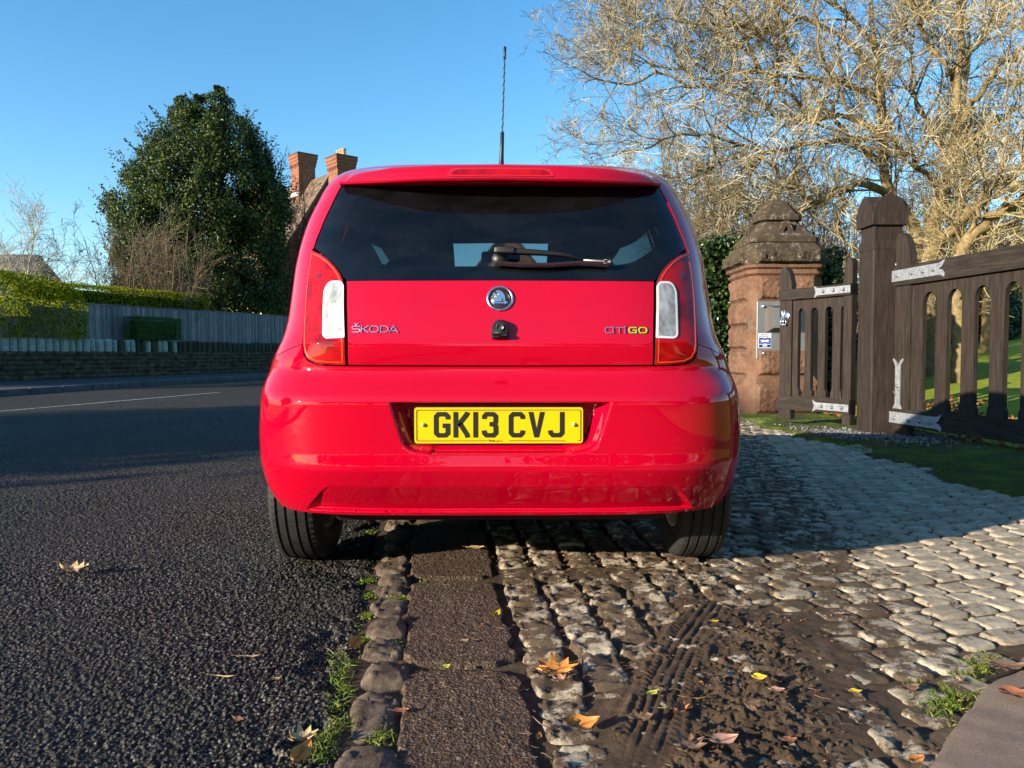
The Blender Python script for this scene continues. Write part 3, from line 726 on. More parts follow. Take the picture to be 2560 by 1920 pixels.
for sx in (26,491):
    q=MB(); q.lathe([(0,-.008),(.004,-.0078),(.0062,-.005),(.0066,0)],'y',16,(px0+sx*.001,py0,pz0+.058)); sc1=q.build('screw_cap',mat('cap_yellow',(.8,.7,.25),.4),plate,True)
    q=MB(); q.lathe([(0,-.0086),(.0016,-.0085),(.0016,-.004)],'y',8,(px0+sx*.001,py0,pz0+.058)); q.build('screw_hole',m_ink,sc1)
def text(s,size,loc,mt,parent,name,ext=.0003,align='LEFT',rz=0,sx=1.0,off=0.0):
    c=bpy.data.curves.new(name,'FONT'); c.body=s; c.size=size; c.extrude=ext; c.align_x=align; c.offset=off
    o=bpy.data.objects.new(name,c); COL.objects.link(o); bpy.context.view_layer.update()
    me=bpy.data.meshes.new_from_object(o.evaluated_get(bpy.context.evaluated_depsgraph_get())); bpy.data.objects.remove(o)
    me.materials.clear(); me.transform(Matrix.Diagonal((sx,1,1,1))); me.transform(Matrix.Translation(Vector(loc))@Matrix.Rotation(rz,4,'Z')@Matrix.Rotation(R(90),4,'X'))
    return link(name,me,mt,parent)
text('Penta',.0092,(px0+.2285,py0-.001,pz0+.0055),m_ink,plate,'maker_text'); text('go',.0092,(px0+.2525,py0-.001,pz0+.0055),m_redink,plate,'maker_text'); text('n',.0092,(px0+.2648,py0-.001,pz0+.0055),m_ink,plate,'maker_text')
text('01452 513',.0028,(px0+.278,py0-.001,pz0+.0062),m_ink,plate,'small_text') if False else None
# tailgate badges
def on_tail(V2,thick,cx_,cz_,off=.0012):
    "V2 (x,z,depth) metres relative to a centre; mapped onto the tailgate"
    x=V2[:,0]+cx_;z=V2[:,1]+cz_; y=RX(np.abs(x),z); return np.c_[x,y-off-V2[:,2],z]
def badge(name,lines,wd,x0,z0,scl,mt,thick=.0035,closed=(),bev=.45):
    V2,F=raised([[(a*scl,b*scl) for a,b in l] for l in lines],wd*scl,thick,closed,bev)
    o=mesh(name,on_tail(V2,thick,x0,z0),F,mt,car,False); return o
def bxz(px,py):
    u=U(abs(px-1252),py); v=FS(u[0]/K,u[1]); return (math.copysign(float(v[0]),px-1252),float(v[2]))
def oct_(x0,x1,c=2.2,h=10,w=1.2): return [(x0+c,h-w/2),(x1-c,h-w/2),(x1-w/2,h-c),(x1-w/2,c),(x1-c,w/2),(x0+c,w/2),(x0+w/2,c),(x0+w/2,h-c)]
x0_,z0_=bxz(879,831.5); x1_,_=bxz(996,831.5); _,z1_=bxz(940,814); u_=(z1_-z0_)/10
S_=[[(13,9.2),(3,9.2),(1,8.2),(1,6.4),(3,5.2),(11,5.2),(12.6,4.4),(12.6,2),(11,.8),(1,.8)]]
sk_=[(S_,(),0),([[(2.2,13.4),(5,11),(7.8,13.4)]],(),2.4),([[(1,0),(1,10)],[(12,10),(4,5.2),(12,0)],[(1,5),(4,5.2)]],(),14.4),([oct_(0,14,3,10,1.6)],(0,),27.5),([[(1,9.2),(1,.8),(9,.8),(12.6,3),(12.6,7),(9,9.2)]],(0,),43.5),([[(0,0),(7,9.4),(14,0)],[(4,2.6),(11,2.6)]],(),57.3)]
sc_x=(x1_-x0_)/u_/71.5
for L,c,ox in sk_: badge('badge_letter',[[((a+ox)*sc_x,b) for a,b in l] for l in L],1.7,x0_,z0_,u_,m_chr,.004,c)
x0_,z0_=bxz(1513,833); x1_,_=bxz(1621,833); _,z1_=bxz(1560,817.5); u_=(z1_-z0_)/10; sc_x=(x1_-x0_)/u_/66
ct=[([[(11,9.2),(3,9.2),(1,7),(1,3),(3,.8),(11,.8)]],(),0,m_chr),([[(1.5,0),(1.5,11.5)]],(),11.5,m_chr),([[(0,9.2),(13,9.2)],[(6.5,9),(6.5,0)]],(),16,m_chr),([[(1.5,0),(1.5,11.5)]],(),29.5,m_chr),([[(12.5,9.2),(3,9.2),(1,7),(1,3),(3,.8),(11.8,.8),(11.8,5),(6.5,5)]],(),36.5,m_green),([oct_(0,13.5,3,10,1.6)],(0,),52,m_green)]
for L,c,ox,mt_ in ct: badge('badge_letter',[[((a+ox)*sc_x,b) for a,b in l] for l in L],1.9,x0_,z0_,u_,mt_,.004,c)
# round emblem
ex,ez=bxz(1250,747); er=.0425; ey=float(RX(abs(ex),ez))
tl_=math.atan2(tb(ZR,ez+.03)-tb(ZR,ez-.03),.06)
EM=Matrix.Translation(Vector((ex,ey-.001,ez)))@Matrix.Rotation(-tl_,4,'X')
q=MB(); q.lathe([(er,0),(er+.0005,-.003),(er-.001,-.006),(er-.004,-.0075),(er-.0065,-.006),(er-.0075,-.0025)],'y',56,M=EM); emb=q.build('round_emblem',m_chr,car,True)
q=MB(); q.lathe([(0,-.0015),(er-.0072,-.0015),(er-.007,0)],'y',48,M=EM); q.build('emblem_disc',mat('emblem_black',(.03,.03,.032),.3,0,.5,.5),emb,True)
wing=[(-.012,.0265),(-.004,.0270),(.006,.0225),(.0135,.013),(.0165,.001),(.0160,-.0065),(.0160,-.0085),(-.018,-.0125),(-.0265,-.0105),(-.0135,-.0085),(-.0115,-.005),(-.0140,.0005),(-.020,.0035),(-.0285,.0045),(-.0275,.0085),(-.0155,.006),(-.0105,.0035),(-.0150,.010),(-.0235,.0150),(-.0200,.0195),(-.0090,.0135),(-.0015,.0085),(-.0050,.0160),(-.0110,.0215)]
q=MB(); q.prism(wing,-.003,EM@Matrix.Translation(Vector((0,-.0016,0)))); q.prism([(-.0235,-.0185),(-.0185,-.0205),(-.014,-.0170),(.014,-.0170),(.014,-.0205),(.0255,-.0135),(.016,-.0085),(.0135,-.0125),(-.018,-.0135)],-.003,EM@Matrix.Translation(Vector((0,-.0016,0)))); q.build('emblem_wing',mat('emblem_silver',(.60,.66,.75),.25,.9),emb)
q=MB(); q.lathe([(0,-.0052),(.0032,-.0051),(.0032,-.003)],'y',16,M=EM@Matrix.Translation(Vector((.0075,0,-.005)))); q.build('emblem_eye',m_ink,emb)
# lock housing
lx,lz=bxz(1250,823); ly=float(RX(abs(lx),lz))
op=rounded([(-.026,-.032),(.026,-.032),(.028,-.022),(.026,.012),(.013,.030),(-.013,.030),(-.026,.012),(-.028,-.022)],.008,5)
V=[];n=len(op)
for d_,s_ in ((.012,1.0),(-.012,.99),(-.020,.93),(-.024,.82)): V+= [(lx+a*s_,ly+d_,lz+b*s_) for a,b in op]
F=[(i*n+j,i*n+(j+1)%n,(i+1)*n+(j+1)%n,(i+1)*n+j) for i in range(3) for j in range(n)]+[[3*n+j for j in range(n)]]
lk=mesh('boot_lock_housing',V,F,m_black,car,True); autosmooth(lk,50)
q=MB(); q.lathe([(.0125,-.023),(.0125,-.0285),(.0105,-.0285),(.0095,-.0265),(0,-.0265)],'y',24,(lx,ly,lz+.006)); q.build('lock_cylinder',mat('lock_grey',(.05,.055,.06),.35,.3),lk,True)
q=MB(); q.box(lx-.025,lx+.025,ly-.034,ly-.015,lz-.024,lz-.012,.004); q.build('lock_grip',m_black,lk,True)
# wheels
def wheel(x,y,inner):
    wh=empty('wheel',(x,y,.294)); wh.parent=car
    hw=.0875
    prof=[(.180,-.070),(.205,-.084),(.235,-.0875),(.264,-.0865),(.281,-.0805),(.289,-.070)]
    gro=[(-.052,.009),(-.020,.008),(.016,.008),(.050,.009)]
    rib=[];xx=-.062
    pr=list(prof)
    for gx,gw in gro:
        r_=lambda t:.2945-.0065*(abs(t)/.0875)**3*1.2
        pr+=[((r_(gx-gw/2)),gx-gw/2-.0005),(r_(gx)-.0075,gx-gw/2+.0012),(r_(gx)-.0075,gx+gw/2-.0012),(r_(gx+gw/2),gx+gw/2+.0005)]
    pr+=[(.289,.070),(.281,.0805),(.264,.0865),(.235,.0875),(.205,.084),(.180,.070)]
    seg=288; a=np.arange(seg)*2*math.pi/seg; V=[]
    for i,(r0,h) in enumerate(pr):
        rr=np.full(seg,r0)
        if r0>.2892:
            sip=((np.arange(seg)+int(round(h*90)))%4==0); dp=.0028 if abs(h)>.05 else .0018
            if abs(h)<.012: dp=.0
            rr=rr-sip*dp
        if .275<r0<.2865: rr=rr-((np.arange(seg)%4)==0)*.003
        V.append(np.stack([np.full(seg,h),rr*np.cos(a),rr*np.sin(a)],1))
    n=len(pr); F=np.array([(i*seg+j,i*seg+(j+1)%seg,(i+1)*seg+(j+1)%seg,(i+1)*seg+j) for i in range(n-1) for j in range(seg)])
    ty=mesh('tyre',np.concatenate(V),F,m_rub,wh,True); autosmooth(ty,28)
    o=-inner  # outward
    q=MB(); q.lathe([(.181,-.070),(.174,-.072),(.168,-.06),(.160,-.045),(.150,-.02),(.152,.03),(.168,.055),(.176,.07),(.181,.070)],'x',48,mi=0)
    q.lathe([(.155,o*.03),(.12,o*.045),(.07,o*.05),(.03,o*.058),(0,o*.058)],'x',32); q.build('rim',m_rim,wh,True)
    q=MB(); q.lathe([(.0,o*.05),(.10,o*.05),(.11,o*.0),(.11,inner*.03),(.03,inner*.05),(0,inner*.05)],'x',24); q.build('brake_drum',m_dark,wh,True)
    return wh
for x in (-.722,.722):
    for y in (WY,WF): wheel(x,y,1 if x<0 else -1)
# ================================================================ GROUND
def grid(name,X,Y,Z,mt,parent=None,smooth=True,mask=None):
    n,m=X.shape; V=np.stack([X,Y,Z],-1).reshape(-1,3); i=np.arange(n-1)[:,None]*m+np.arange(m-1)[None]
    F=np.stack([i,i+1,i+m+1,i+m],-1)
    if mask is not None: F=F[mask]
    return mesh(name,V,F.reshape(-1,4),mt,parent,smooth)
def kx(y): return -.305-.105*(y-1.43)        # asphalt / kerbstone line
# asphalt
m_asp=mat('asphalt',(.05,.05,.05),.85,0,.12); g=NG(m_asp)
c1=g.vor(125,None,'F1','Color'); cs=g.n('SeparateColor'); g.l(c1,cs.inputs[0])
st=g.ramp(cs.outputs[0],[(0,(.078,.067,.056)),(.5,(.130,.112,.093)),(.85,(.19,.165,.135)),(1,(.28,.245,.195))])
dd=g.vor(125,None,'F1'); st=g.mix(g.ramp(dd,[(.28,0),(.58,.95)]),st,(.006,.006,.005))
big=g.noise(.55,4,.6); st=g.mix(g.ramp(g.noise(1.1,6,.75,g.map((1,.45,1))),[(.50,0),(.60,.55)]),st,(.040,.035,.030)); st=g.mix(g.ramp(big,[(.38,0),(.68,.45)]),st,(.056,.050,.043)); 
sx=g.sep(); tr=g.math('ABSOLUTE',g.math('ADD',sx[0],2.3)); 
st=g.mix(g.ramp(g.noise(2.2,5,.7),[(.60,0),(.76,.35)]),st,(.10,.085,.06))
g.col(st); g.nrm(g.bump(g.math('MULTIPLY',dd,-1),.75,.006)); g.rgh(g.ramp(big,[(.3,.62),(.7,.85)]))
def asph_h(x,y):
    wx=x+.012*(vnoise(x*30,y*30,5)-.5);wy=y+.012*(vnoise(x*30,y*30,6)-.5)
    f1,f2,i=worley(wx*80,wy*80,3); h=np.clip(1-(f1/.72)**2,0,1)*.0068*(.5+.8*i)
    f1,f2,i=worley(wx*150,wy*150,9); h2=np.clip(1-(f1/.7)**2,0,1)*.002
    return np.maximum(h,h2)*(.75+.5*vnoise(x*3,y*3,8))+.004*(fbm(x*1.5,y*1.5,3,2)-.5)
ys=1.18*np.exp(np.arange(0,900)*.0026); t=np.linspace(0,1,520)
Yg=ys[:,None]+0*t[None]; xl=-.86*ys; xr=kx(ys)-.004; Xg=xl[:,None]+(xr-xl)[:,None]*t[None]
edge=sstep(.30,.0,xr[:,None]-Xg); dmg=sstep(.52,.62,fbm(Xg*9,Yg*9,4,31))*edge
Zg=asph_h(Xg,Yg)-.018*dmg-.01*sstep(.05,0,xr[:,None]-Xg)
tag(grid('road_surface',Xg,Yg,Zg-.003,m_asp),kind='structure')
yend=ys[-1]; 
m_road=m_asp
KA=gat(0,990);KB=gat(672,943); kd=unit(KB-KA); kl=lambda y:KA[0]+(y-KA[1])*kd[0]/kd[1]
Y2=np.concatenate([np.linspace(-14,1.2,10),np.linspace(1.2,yend,60),np.linspace(yend+.05,90,160)])
L2=np.linspace(0,1,60); Xr=np.where(Y2<yend,-.86*np.maximum(Y2,.9)+.01,kx(np.minimum(Y2,12))); Xr=np.where(Y2<1.2,kx(1.2)-.0,Xr)
Xl=np.array([kl(y) for y in Y2]); X2=Xl[:,None]+(Xr-Xl)[:,None]*L2[None]
tag(grid('road',X2,Y2[:,None]+0*X2,-.004+0*X2,m_asp),kind='structure')
# base ground
m_soil=mat('soil',(.045,.032,.020),.95); g=NG(m_soil); g.col(g.ramp(g.noise(6,8,.7),[(.3,(.030,.021,.013)),(.7,(.075,.052,.032))])); g.nrm(g.bump(g.noise(60,8,.7),.8,.02))
m_grass=mat('lawn_grass',(.06,.12,.015),.9,0,.2); g=NG(m_grass)
c=g.ramp(g.noise(2.2,7,.7),[(.3,(.20,.27,.016)),(.5,(.30,.36,.020)),(.68,(.42,.42,.04)),(.82,(.26,.16,.07))]); c=g.mix(g.ramp(g.noise(90,4,.8),[(.35,.75),(.6,0)]),c,(.07,.11,.010)); g.col(c); g.nrm(g.bump(g.noise(45,6,.8),.7,.03))
q=MB(); q.add([(-400,-400,-.09),(400,-400,-.09),(400,900,-.09),(-400,900,-.09)],[(0,1,2,3)]); tag(q.build('ground',m_grass),kind='structure')
# white line
m_line=mat('worn_white_paint',(.55,.54,.50),.7); g=NG(m_line); g.col(g.mix(g.ramp(g.noise(30,6,.75),[(.42,1),(.60,0)]),(.50,.49,.46),(.10,.10,.10)))
a=gat(0,1028,.002);b=gat(548,981,.002); d=unit(b-a); a0=a-d*3; nrm_=np.array([-d[1],d[0],0])*.05
V=[];
for f in np.linspace(0,1,40):
    p=a0+(b-a0)*f; V+=[p-nrm_,p+nrm_]
V=np.array(V); V[:,2]=.002
tag(mesh('road_marking',V,[(2*i,2*i+1,2*i+3,2*i+2) for i in range(39)],m_line),kind='structure')
# far pavement and kerb
m_pav=mat('old_tarmac_pavement',(.05,.052,.055),.9); g=NG(m_pav); g.col(g.ramp(g.noise(9,6,.7),[(.3,(.030,.032,.034)),(.6,(.055,.056,.056)),(.8,(.05,.075,.03))])); g.nrm(g.bump(g.noise(80,5),.5,.01))
m_kerb=mat('kerb_stone',(.10,.10,.10),.85); g=NG(m_kerb); g.col(g.ramp(g.noise(4,6,.7),[(.3,(.05,.052,.055)),(.7,(.12,.12,.115))]))
WA=gat(0,953,.10);WB=gat(672,929,.10); wd=unit(WB-WA); wd[2]=0; wn=np.array([wd[1],-wd[0],0])   # wn faces the road
wl=lambda y:WA[0]+(y-WA[1])*wd[0]/wd[1]
Yp=np.linspace(-14,80,60); Xp=np.stack([np.array([wl(y)-.1 for y in Yp]),np.array([kl(y)-.13 for y in Yp])],1)
tag(grid('pavement',Xp,Yp[:,None]+0*Xp,.10+0*Xp,m_pav),kind='structure')
q=MB()
for y0 in np.arange(-8,70,.92):
    q.box(-.065,.065,0,.90,-.05,.112,.012,Mx((kl(y0)-.065,y0,0),rz=-math.atan2(kd[0],kd[1])))
tag(q.build('far_kerb',m_kerb),kind='structure')
# ---- kerb setts next to the asphalt (rounded lumps)
m_gran=mat('worn_granite',(.20,.17,.14),.85,0,.3); g=NG(m_gran)
c=g.ramp(g.noise(22,8,.75),[(.3,(.040,.027,.018)),(.5,(.105,.075,.052)),(.62,(.175,.135,.10)),(.8,(.32,.26,.20))]); c=g.mix(g.ramp(g.noise(7,5,.7),[(.55,0),(.72,.7)]),c,(.05,.036,.024)); g.col(c)
g.nrm(g.bump(g.noise(150,7,.75),.55,.006,g.bump(g.noise(28,4),.4,.012)))
def stone(cx,cy,lx,ly,h,rz,seed,n=14,p=3.2,rough=.008,zb=-.016,dome=16.0,wb=.06):
    u=np.linspace(-1,1,n); A,B=np.meshgrid(u,u); A=np.sign(A)*np.abs(A)**.55; B=np.sign(B)*np.abs(B)**.55
    r=(np.abs(A)**p+np.abs(B)**p)**(1/p)
    # square -> superellipse
    mx=np.maximum(np.abs(A),np.abs(B)); k=np.where(r>1e-6,mx/np.maximum(r,1e-6),1); X=A*k*lx/2;Y=B*k*ly/2
    top=np.clip(1-mx**dome,0,1)**.6; wob=1+wb*(vnoise(np.arctan2(B,A)*1.3+seed*7.3,mx*0+seed,4)-.5)*2
    X=X*wob;Y=Y*wob; c,s=math.cos(rz),math.sin(rz); Xw=cx+X*c-Y*s;Yw=cy+X*s+Y*c
    Z=zb+(h-zb)*top+ (rough*2*(fbm(Xw*28+seed,Yw*28,4,seed)-.5)+rough*(vnoise(Xw*90,Yw*90,seed+3)-.5))*top
    V=np.stack([Xw,Yw,Z],-1).reshape(-1,3); i=np.arange(n-1)[:,None]*n+np.arange(n-1)[None]
    return V,np.stack([i,i+1,i+n+1,i+n],-1).reshape(-1,4)
L=[]; y=1.12; k=0
lens=[.17,.20,.23,.15,.14,.17,.18,.10,.12,.16,.14,.15,.18]
while y<12:
    ln=lens[k] if k<len(lens) else rng.uniform(.12,.2); wd_=rng.uniform(.095,.125); L.append(stone(kx(y+ln/2)+.062+rng.uniform(-.01,.01),y+ln/2,wd_*1.1,ln*.97,rng.uniform(.004,.018),.10+rng.uniform(-.1,.1),k,18,3.0,.014,dome=5,wb=.13)); y+=ln+rng.uniform(.0,.02); k+=1
V,F=joinVF(L); tag(mesh('kerb_setts',V,F,m_gran,None,True),kind='structure')
# ---- soil bed with mud, tracks and clods (height field)
def stripL(y): return -.211-.098*(y-1.44)
def stripR(y): return .072-.080*(y-1.5)
ta=gat(1775,1522);tb_=gat(1640,1800); td=unit((tb_-ta)[:2])
def mudmask(x,y):
    n=fbm(x*3.2,y*3.2,4,40)-.5; n2=fbm(x*11,y*11,3,41)-.5
    q=-np.hypot((x-(.70+.34*(y-1.9)))/.48,(y-1.72)/.85)+1
    a=q+.9*n+.3*n2
    b=.55-np.abs(y-2.72)/.30-np.maximum(0,np.abs(x-.62)-.55)*2+1.0*n+.3*n2
    e=sstep(1.62,1.25,y)*1.2*sstep(.0,.25,x)-.35+.8*n
    dx=x-ta[0];dy=y-ta[1]; al=dx*td[0]+dy*td[1]; ac=dx*(-td[1])+dy*td[0]; tk=sstep(-.2,.0,al)*sstep(1.1,.8,al)*sstep(.16,.08,np.abs(ac))
    return np.clip(np.maximum(np.maximum(np.maximum(a,b),e)*1.5+.05,tk*1.1),0,1)
def track(x,y):
    dx=x-ta[0];dy=y-ta[1]; al=dx*td[0]+dy*td[1]; ac=dx*(-td[1])+dy*td[0]; ac=ac+.015*np.sin(al*4)+.006*(vnoise(x*14,y*14,78)-.5)
    m=sstep(-.10,.05,al)*sstep(1.0,.75,al)*sstep(.060,.048,np.abs(ac)+.012*(fbm(x*30,y*30,3,59)-.5))
    gro=sum(np.exp(-((ac-c)/.0045)**2)*(.15+1.2*vnoise(x*22,y*22,77+int(c*1000))) for c in (-.034,-.012,.010,.031))
    bar=(np.sin((al+ac*.5)*2*math.pi/.022)>.2)*(np.abs(ac-.023)<.012)*.35+(np.sin((al-ac*.6)*2*math.pi/.022)>.4)*(np.abs(ac)>.036)*.5
    rim=np.exp(-((np.abs(ac)-.064)/.010)**2)*sstep(-.1,.1,al)*sstep(1.0,.7,al)
    return m,gro*.0065+bar*.0045,rim
def bed(x,y):
    z=-.009+.008*(fbm(x*14,y*14,4,50)-.5)+.004*(fbm(x*70,y*70,3,51)-.5)
    M=mudmask(x,y); dx_=x-ta[0];dy_=y-ta[1]; al_=dx_*td[0]+dy_*td[1]; ac_=dx_*(-td[1])+dy_*td[0]+.10*(fbm(x*5,y*5,3,52)-.5); rough=sstep(.06,.10,ac_)*sstep(.14+.22*np.clip(al_,0,1.5)+.06,.14+.22*np.clip(al_,0,1.5)-.04,ac_)*sstep(-.12,.15,al_)
    mz=.002-.008*sstep(.30,.5,ac_)+.022*(fbm(x*5,y*5,4,53)-.53)+.007*(fbm(x*36,y*36,4,54)-.5)+rough*(.036*(fbm(x*24,y*24,4,55,.65)-.40)+.016*(fbm(x*80,y*80,3,56)-.5))
    fill=sstep(.7,1.15,x-.05*y)*(1-M); z=z*(1-fill)+fill*(-.0045+.003*(fbm(x*30,y*30,3,49)-.5))
    z=z*(1-M)+mz*M+M*.004
    m,gg,rim=track(x,y); z=z*(1-m)+m*(.010+.003*(fbm(x*60,y*60,3,57)-.5)-gg)+rim*.014*fbm(x*40,y*40,4,58)
    return z,M
m_mud=mat('mud',(.06,.04,.026),.8,0,.35); g=NG(m_mud)
c=g.ramp(g.noise(9,8,.7),[(.3,(.040,.024,.013)),(.55,(.088,.055,.031)),(.75,(.155,.102,.060))]); g.col(g.mix(g.ramp(g.noise(3,5,.7),[(.6,0),(.75,.4)]),c,(.035,.05,.012)))
g.rgh(g.ramp(g.noise(5,4),[(.35,.78),(.6,.97)])); g.nrm(g.bump(g.noise(170,8,.8),.8,.007,g.bump(g.noise(40,5,.7),.4,.012)))
ys=1.16*np.exp(np.arange(0,620)*.0026); t=np.linspace(0,1,700); Yg=ys[:,None]+0*t[None]; xl=kx(ys)-.03; xr=np.minimum(.86*ys+.1,3.0); Xg=xl[:,None]+(xr-xl)[:,None]*t[None]
Zb,Mb=bed(Xg,Yg)
tag(grid('muddy_ground',Xg,Yg,Zb,m_mud),kind='structure')
q=MB(); q.add([(-.6,yend*.2,-.035),(3.4,1.2,-.035),(3.4,14,-.035),(-1.8,14,-.035)],[(0,1,2,3)]) 
q=MB(); q.add([(-.3,-6,-.04),(9,-6,-.04),(9,14,-.04),(-1.75,14,-.04)],[(0,1,2,3)]); tag(q.build('soil_bed',m_soil),kind='structure')
# ---- concrete strip
m_conc=mat('brown_concrete',(0.0864,0.0648,0.054),.92,0,.25); g=NG(m_conc)
v=g.vor(190,None,'F1','Color'); cs=g.n('SeparateColor'); g.l(v,cs.inputs[0])
c=g.ramp(cs.outputs[1],[(0,(.042,.025,.016)),(.55,(.086,.053,.035)),(.9,(.14,.095,.065)),(1,(.24,.18,.135))]); c=g.mix(g.ramp(g.noise(5,6,.7),[(.4,0),(.7,.5)]),c,(.062,.040,.030)); g.col(c)
g.nrm(g.bump(g.vor(150,None,'F1'),.65,.007,g.bump(g.noise(45,6,.8),.6,.008)))
yj=[.6,1.858,2.592,3.35,4.1,4.9,5.7,6.5,7.3,8.1,9,10,11]
for a_,b_ in zip(yj[:-1],yj[1:]):
    n_=max(30,int((b_-a_)/.006)) if b_<3.4 else 14; mX=150 if b_<3.4 else 10
    yy=np.linspace(a_+.006,b_-.006,n_); tt=np.linspace(0,1,mX); Yq=yy[:,None]+0*tt[None]; xl=stripL(yy)+.008*(vnoise(yy*25,yy*0+a_,60)-.5)*2; xr=stripR(yy)+.012+.012*(vnoise(yy*17,yy*0+a_,61)-.5)*2
    Xq=xl[:,None]+(xr-xl)[:,None]*tt[None]
    ed=np.minimum(np.minimum(Yq-yy[0],yy[-1]-Yq),np.minimum(Xq-xl[:,None],xr[:,None]-Xq)); cor=np.hypot(np.minimum(Yq-yy[0],yy[-1]-Yq)+.0,np.minimum(Xq-xl[:,None],xr[:,None]-Xq))
    wr=.012*(fbm(Xq*22,Yq*22,3,62)); Zq=.006-.034*(1-sstep(-.004,.014,ed-wr))-.03*(1-sstep(.015,.045,cor-.03*fbm(Xq*12,Yq*12,3,63)))+.0045*(fbm(Xq*90,Yq*90,3,64)-.5)+.006*(fbm(Xq*8,Yq*8,3,65)-.5)
    tag(grid('concrete_slab',Xq,Yq,Zq,m_conc),kind='structure')
# ---- setts
m_sett=mat('granite_setts',(.34,.30,.24),.85,0,.3); g=NG(m_sett)
oi=g.n('NewGeometry'); rnd=oi.outputs['Random Per Island']
c=g.ramp(rnd,[(0,(.32,.26,.18)),(.5,(.42,.35,.25)),(1,(.50,.425,.31))]); c=g.mix(g.ramp(g.noise(26,8,.75),[(.38,.6),(.58,0)]),c,(.15,.12,.09))
c=g.mix(g.ramp(g.noise(75,6,.8),[(.55,0),(.7,.5)]),c,(.54,.48,.37)); 
sx=g.sep(); dirt=g.n('TexNoise'); 
g.l(g.tc.outputs['Object'],dirt.inputs['Vector']); dirt.inputs['Scale'].default_value=11; dirt.inputs['Detail'].default_value=9; dirt.inputs['Roughness'].default_value=.72
# dirt grows towards the muddy tyre path
dist=g.math('ADD',g.math('MULTIPLY',sx[0],-1.1),g.math('MULTIPLY',sx[1],.38)); dm=g.ramp(dist,[(-2.0+2.0,0),(1,1)])
near=g.n('MapRange'); g.l(g.math('ADD',g.math('ADD',sx[0],g.math('MULTIPLY',sx[1],-.25)),-.20),near.inputs[0]); near.inputs[1].default_value=.35; near.inputs[2].default_value=.85; near.inputs[3].default_value=.055; near.inputs[4].default_value=-.18
dfac=g.ramp(g.math('ADD',dirt.outputs['Fac'],near.outputs[0]),[(.50,0),(.55,.95)]); c=g.mix(dfac,c,(.088,.057,.034))
c=g.mix(g.ramp(g.noise(2.5,5,.7),[(.60,0),(.74,.45)]),c,(.10,.12,.04)); g.col(c)
g.nrm(g.bump(g.noise(120,8,.8),.7,.007,g.bump(g.noise(24,5,.7),.5,.012)))
L=[];k=0
def xedge(y): return 2.83+.10*math.sin(y*2.3)+.10*math.sin(y*5.1+1)
for r in range(0,42):          # left columns, parallel to the strip
    for cidx in range(0,6):
        y=1.13+r*.103+(cidx%2)*.03+rng.uniform(-.008,.008)+cidx*.006; x=stripR(y)+.078+cidx*.128+rng.uniform(-.006,.006)
        if y>4: continue
        M=float(mudmask(np.array([x]),np.array([y]))[0]); h=.005-.005*M+rng.uniform(-.004,.006)
        L.append(stone(x,y,.121*rng.uniform(.9,1.03),.101*rng.uniform(.92,1.02),h,.08+rng.uniform(-.06,.06),k,16 if y<3 else 9,6,.013,wb=.10)); k+=1
ux=np.array([.955,.297]);vx=np.array([-.297,.955])
for i in range(-14,52):
    for j in range(-34,104):
        p=np.array([1.5,2.5])+ux*((i+.5*(j%2))*.126)+vx*(j*.099)+rng.uniform(-.007,.007,2)
        x,y=p
        if x>xedge(y)+rng.uniform(-.06,.05) or y>10.4 or y<1.15: continue
        if x<stripR(y)+.80-.25*sstep(3.4,4.2,np.array(y)) : continue
        if y>3.9 and x<stripR(y)+.08: continue
        if x>.86*y+1.3: continue
        if x>.80 and inpoly(np.array([x]),np.array([y]),[(.78,1.2),(1.0,1.66),(1.3,1.93),(2.3,2.35),(3,2.4),(3,1.2)])[0]: continue
        M=float(mudmask(np.array([x]),np.array([y]))[0]) if y<3.2 else 0; far=y>4.5
        L.append(stone(x,y,.122*rng.uniform(.88,1.03),.096*rng.uniform(.9,1.02),.005-.005*M+rng.uniform(-.003,.004),math.atan2(.297,.955)+rng.uniform(-.07,.07),k,15 if y<3.2 else (10 if not far else 8),5.5,.004,wb=.10,zb=-.012)); k+=1
V,F=joinVF(L); tag(mesh('cobbled_driveway',V,F,m_sett,None,True),kind='structure'); print('setts',k)
